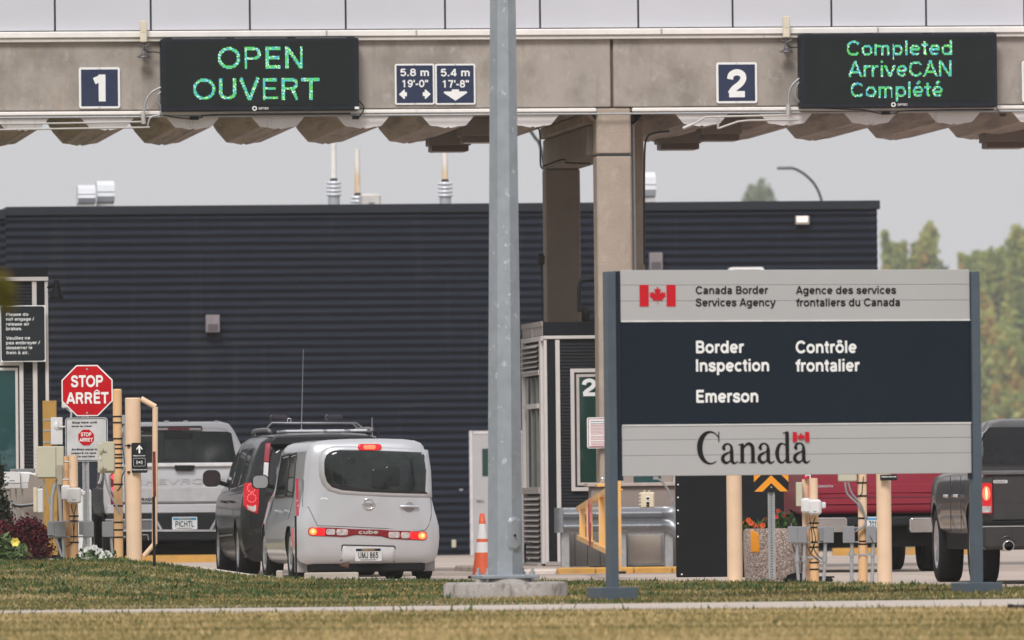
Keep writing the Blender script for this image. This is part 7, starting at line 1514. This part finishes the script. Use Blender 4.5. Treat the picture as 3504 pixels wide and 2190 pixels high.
F = LF(140, 1755, 118.3); t = thing('loop_bracket', 'white and beige mounting bracket against the low wall behind the red shrub', 'bracket', F)
b = MB(); lbox(b, F, 128, 1672, 148, 1755, -.03, .02, ch=.01); obj('plate', b, plastic_w, t); b = MB(); lbox(b, F, 114, 1668, 127, 1753, 0, .05, ch=.006); obj('clamp', b, M('cream_box', (1,1,1)), t)
F = LF(90, 1900, 120.5); b = MB(); lbox(b, F, -200, 1622, 175, 1905, 0, .25, ch=.01); single('low_wall', b, M('wall_beige_concrete', (1,1,1)), 'low beige concrete wall behind the red shrub at the left edge', 'wall', F)
F = LF(60, 1622, 120.0); b = MB(); lbox(b, F, 34, 1604, 118, 1616, -.1, .1, ch=.005); single('wall_tray', b, M('tray_grey', (.20,.20,.21), .5), 'dark grey metal tray on top of the low wall at left', 'tray', F)
# stakes
F = LF(527, 1938, 109.5); t = thing('marker_stake', 'thin rust red marker stake standing before the pipe loop', 'stake', F); b = MB(); lbox(b, F, 523, 1545, 533, 1700, -.008, .008); obj('upper_strip', b, rustm, t); b = MB(); lbox(b, F, 522, 1700, 532, 1938, -.008, .008); obj('stake', b, M('dark_stake', (.02,.018,.02), .6), t)
F = LF(1012, 1978, 110.8); t = thing('marker_stake', 'thin stake with red and white reflective top left of the silver hatchback bumper', 'stake', F); b = MB(); lbox(b, F, 1013, 1638, 1022, 1765, -.008, .008, ch=.002); obj('reflective_top', b, M('pink_red', (.50,.03,.06), .4, spots=[((.75,.7,.7), 22, .56, .62, (1,1,.5), .9)]), t); b = MB(); lbox(b, F, 1009, 1765, 1016, 1980, -.008, .008); obj('stake', b, M('dark_stake', (1,1,1)), t)
# pale concrete blocks on the lane edge
for x0, x1, y0, y1, lb in ((1041, 1226, 1959, 1990, 'long pale concrete block on the ground behind the hatchback'), (945, 968, 1952, 1985, 'small pale concrete block between the wheels of the hatchback'), (1402, 1423, 1972, 1990, 'tiny pale concrete block near the right rear tyre of the hatchback')):
    F = LF((x0+x1)/2, y1, 112.6); b = MB(); lbox(b, F, x0, y0, x1, y1+6, 0, .25, ch=.01); single('concrete_block', b, concrete2, lb, 'concrete block', F, 'pale concrete blocks along the kerb')
# ------------------------------------------------------------------ planting
redleaf = attr_mat('barberry_leaves', [(0, (.025,.008,.012)), (.5, (.10,.012,.025)), (.85, (.22,.03,.05)), (1, (.14,.12,.08))], .6, .2)
darkleaf = attr_mat('dark_shrub_leaves', [(0, (.008,.014,.010)), (.7, (.025,.04,.022)), (1, (.10,.12,.10))], .6, .15)
def shrub(name, label, F, blobs, n, mt, size, D=None, stems=True, asp=1.0):
    t = thing(name, label, 'shrub', F); B = [(LZ(F, x, y), rx*F.o.y/FPX, rz*F.o.y/FPX) for x, y, rx, rz in blobs]
    def fn(n_):
        i = rng.integers(0, len(B), n_); c = np.array([b_[0] for b_ in B])[i]; r = np.array([(b_[1], b_[1]*.8, b_[2]) for b_ in B])[i]; d = rng.normal(size=(n_, 3)); d /= np.linalg.norm(d, axis=1)[:, None]; return c + d*r*(rng.random(n_)**.45)[:, None]*(1+.25*rng.normal(size=n_))[:, None]
    cloud('foliage', n, fn, size, mt, t, asp=asp)
    b = MB()
    for c, rx, rz in B: b.tube([(c[0]*.5, .02, 0), (c[0]*.8, .02, c[2]*.5), (c[0], .0, c[2])], [.012, .008, .004], n=5)
    obj('stem', b, M('stem_brown', (.05,.03,.025), .8), t); return t
shrub('barberry_shrub', 'dense dark red barberry shrub in front of the low wall at the left', LF(80, 1912, 115.8), [(30, 1820, 45, 45), (80, 1830, 50, 50), (125, 1850, 45, 50), (60, 1870, 60, 40), (140, 1885, 40, 25), (10, 1860, 40, 40), (95, 1795, 40, 22), (150, 1830, 25, 30)], 6500, redleaf, .035)
shrub('dark_shrub', 'nearly black green shrub at the far left edge beside the white sensor housing', LF(5, 1800, 117.2), [(-20, 1690, 45, 60), (5, 1745, 35, 45), (-15, 1620, 30, 50), (15, 1780, 30, 30)], 3500, darkleaf, .04)
dl = attr_mat('daylily_leaves', [(0, (.03,.06,.02)), (.6, (.09,.15,.05)), (1, (.25,.30,.16))], .6, .2)
t = shrub('daylily', 'green daylily clump with a single yellow bloom at the lower left', LF(35, 1918, 114.0), [(15, 1885, 40, 30), (45, 1890, 35, 25), (10, 1860, 25, 25)], 700, dl, .075, asp=1.8)
F = Fr(t.location, 0); b = MB(); q = LZ(F, 52, 1855, -.05)
for k in range(6): a = 2*pi*k/6; p = Vector(q); e1 = Vector((cos(a), -.5, sin(a)))*.05; e2 = Vector((-sin(a), 0, cos(a)))*.028; b.add([p, p+e1*.6+e2, p+e1*1.1, p+e1*.6-e2], [(0,1,2,3)])
obj('blossom', b, yep, t)
F = LF(335, 1916, 113.9); flowers(F, 1914, [(300, 1883), (318, 1888), (341, 1889), (365, 1896), (306, 1905), (330, 1903), (352, 1906), (372, 1902), (322, 1877)], .048, whp, 'low clump of white flowers at the foot of the grey junction boxes', leafn=240, spread=.12)
# ------------------------------------------------------------------ trees behind
treeleaf = attr_mat('poplar_leaves', [(0, (.17,.24,.09)), (.4, (.38,.47,.16)), (.72, (.56,.58,.20)), (.92, (.66,.54,.18)), (1, (.70,.42,.14))], .65, .55)
greyleaf = attr_mat('willow_leaves', [(0, (.17,.23,.15)), (.6, (.32,.38,.26)), (1, (.44,.48,.32))], .65, .55)
bark = M('bark', (.13,.11,.09), .9, bump=.5)
def tree(px, D, ytop, wpx, label, mt=treeleaf, n=9000, bias=0.0, leaf=.95):
    D = D*4.4; F = Fr((gx(px, D), D, 0), rng.uniform(0, 6)); t = thing('tree', label, 'tree', F, 'trees beyond the inspection hall'); H = world(px, ytop, D).z; W = wpx*D/FPX/2
    r2 = random.Random(int(px*7+D)); b = MB(); b.tube([(0, 0, -.1), (.05, .0, H*.3), (-.06, .03, H*.6), (.03, 0, H*.95)], [.014*H, .010*H, .006*H, .001*H], n=8, sub=3); C = []
    nb_ = 46
    for i in range(nb_):   # limbs climb steeply and end in narrow ragged sprays
        q0 = .12 + .80*(i/nb_)**.85; rad = W*(1.1 if q0 < .45 else 1.1-((q0-.45)/.55)**2.4*.80)*(.35+.75*r2.random()); a = r2.uniform(0, 2*pi)
        p0 = Vector((0, 0, H*q0*.92)); tip = Vector((cos(a)*rad, sin(a)*rad, min(H, H*q0 + H*r2.uniform(.05, .20)*(1.1-q0)+.02*H)))
        b.tube([p0, p0*.5+tip*.5 - Vector((0, 0, .02*H)), tip], [.0035*H, .002*H, .0008*H], n=5)
        C.append((p0*.45+tip*.55, tip + Vector((0, 0, r2.uniform(.01, .06)*H)), W*r2.uniform(.16, .42), r2.gauss(.04, .17)))
    for k in range(4): C.append((Vector((r2.uniform(-.25, .25)*W, 0, H*.80)), Vector((r2.uniform(-.45, .45)*W, 0, H*r2.uniform(.90, .99))), W*.24, .05))
    obj('trunk', b, bark, t)
    A_ = np.array([x[0] for x in C]); B_ = np.array([x[1] for x in C]); r_ = np.array([x[2] for x in C]); tv = np.array([x[3] for x in C]); idx = rng.integers(0, len(C), n); u_ = rng.random(n)
    def fn(n_): d = rng.normal(size=(n_, 3))*.5; return A_[idx]*(1-u_)[:, None] + B_[idx]*u_[:, None] + d*(r_[idx]*(1.25-u_))[:, None]
    cloud('crown', n, fn, leaf, mt, t, tint=lambda P: .50 + bias + tv[idx] + rng.normal(0, .15, n)); return t
tree(2610, 330, 590, 230, 'pale green tree top just above the roof right of the column', greyleaf, 7000)
tree(3060, 300, 800, 130, 'small yellowing poplar left of the tall one beyond the end of the hall', bias=.12)
tree(3165, 300, 752, 150, 'tall yellow green poplar just right of the end of the hall', bias=.10, n=11000)
tree(3120, 340, 830, 160, 'grey green tree behind the poplars at the end of the hall', greyleaf)
tree(3225, 330, 870, 130, 'lower dark green tree between the poplars and the right sign post', greyleaf)
tree(3345, 300, 850, 170, 'green poplar rising behind the right sign post', bias=.0, n=11000)
tree(3420, 290, 835, 170, 'bushy green poplar to the right of the right sign post', bias=.05, n=12000)
tree(3510, 280, 750, 150, 'tallest poplar at the right edge of the picture', bias=.06, n=12000)
tree(3470, 320, 900, 260, 'broad grey green tree behind the poplars at the right edge', greyleaf, 12000)
tree(3370, 275, 1060, 190, 'low yellowing tree beside the right sign post', bias=.16, n=9000)
tree(3475, 270, 1120, 200, 'low green and orange tree above the charcoal pickup roof', bias=.10, n=10000)
for i, px in enumerate((-250, 3680, 3850)): tree(px, 300, 900, 220, ('tree far to the left beyond the hall', 'tree just outside the right edge of the picture', 'last tree to the right outside the picture')[i], n=4000)
# blurred twig close to the camera, upper left
F = Fr(world(-60, 985, 30.0), 0); t = thing('near_branch', 'out of focus leafy branch tip close to the camera at the left edge', 'branch', F)
Bc = [(np.array(LZ(F, x, y)), r*30/FPX) for x, y, r in ((5, 960, 26), (20, 1010, 25), (35, 990, 22), (-20, 1000, 35), (45, 1040, 12), (10, 1050, 22))]
def fb(n_): i = rng.integers(0, len(Bc), n_); d = rng.normal(size=(n_, 3)); d /= np.linalg.norm(d, axis=1)[:, None]; return np.array([b_[0] for b_ in Bc])[i] + d*(np.array([b_[1] for b_ in Bc])[i]*rng.random(n_)**.5)[:, None]
cloud('foliage', 900, fb, .02, attr_mat('autumn_leaves', [(0, (.11,.13,.02)), (.6, (.24,.23,.04)), (1, (.36,.16,.05))], .6, .4), t)
b = MB(); b.tube([(-.6, 0, .1), (-.2, 0, .03), (.05, 0, .0), (.10, 0, -.05)], [.008, .005, .003, .002], n=6); obj('twig', b, bark, t)
# street lamps behind the hall
def slamp(px, D, pts, r, label):
    F = Fr((gx(px, D), D, 0), 0); t = thing('street_lamp', label, 'street lamp', F); P = lpath(F, pts); b = MB(); b.tube([(P[0][0], 0, 0), P[0]] , r*1.5, n=8); b.tube(P, r, sub=6); obj('pole', b, M('lamp_dark', (.05,.055,.06), .5), t)
    q = P[-1]; b = MB(); b.box(q[0]-.30, q[0]+.10, -.09, .09, q[2]-.03, q[2]+.045, ch=.03); obj('lamp_head', b, M('lamp_grey', (.16,.16,.165), .5), t)
slamp(2815, 260, [(2818, 760), (2812, 690), (2790, 635), (2755, 598), (2720, 578), (2700, 576)], .032, 'curved dark street lamp arm rising over the right part of the roof')
slamp(1850, 230, [(1870, 640), (1850, 505), (1830, 470), (1806, 436), (1790, 425)], .035, 'slanting street lamp arm in the gap left of the cross beam')
# ------------------------------------------------------------------ smoky air
hz = bpy.data.materials.new('smoky_air'); hz.use_nodes = True; N = hz.node_tree.nodes; N.clear()
vo = N.new('ShaderNodeOutputMaterial'); pv = N.new('ShaderNodeVolumePrincipled'); pv.inputs['Density'].default_value = HAZE; pv.inputs['Color'].default_value = (.93,.93,.95,1); pv.inputs['Anisotropy'].default_value = .2
hz.node_tree.links.new(pv.outputs[0], vo.inputs['Volume'])
if HAZE > 0:
    b = MB(); b.box(-280, 280, -40, 1560, -1.1, 60); obj('haze', b, hz, kind='stuff')
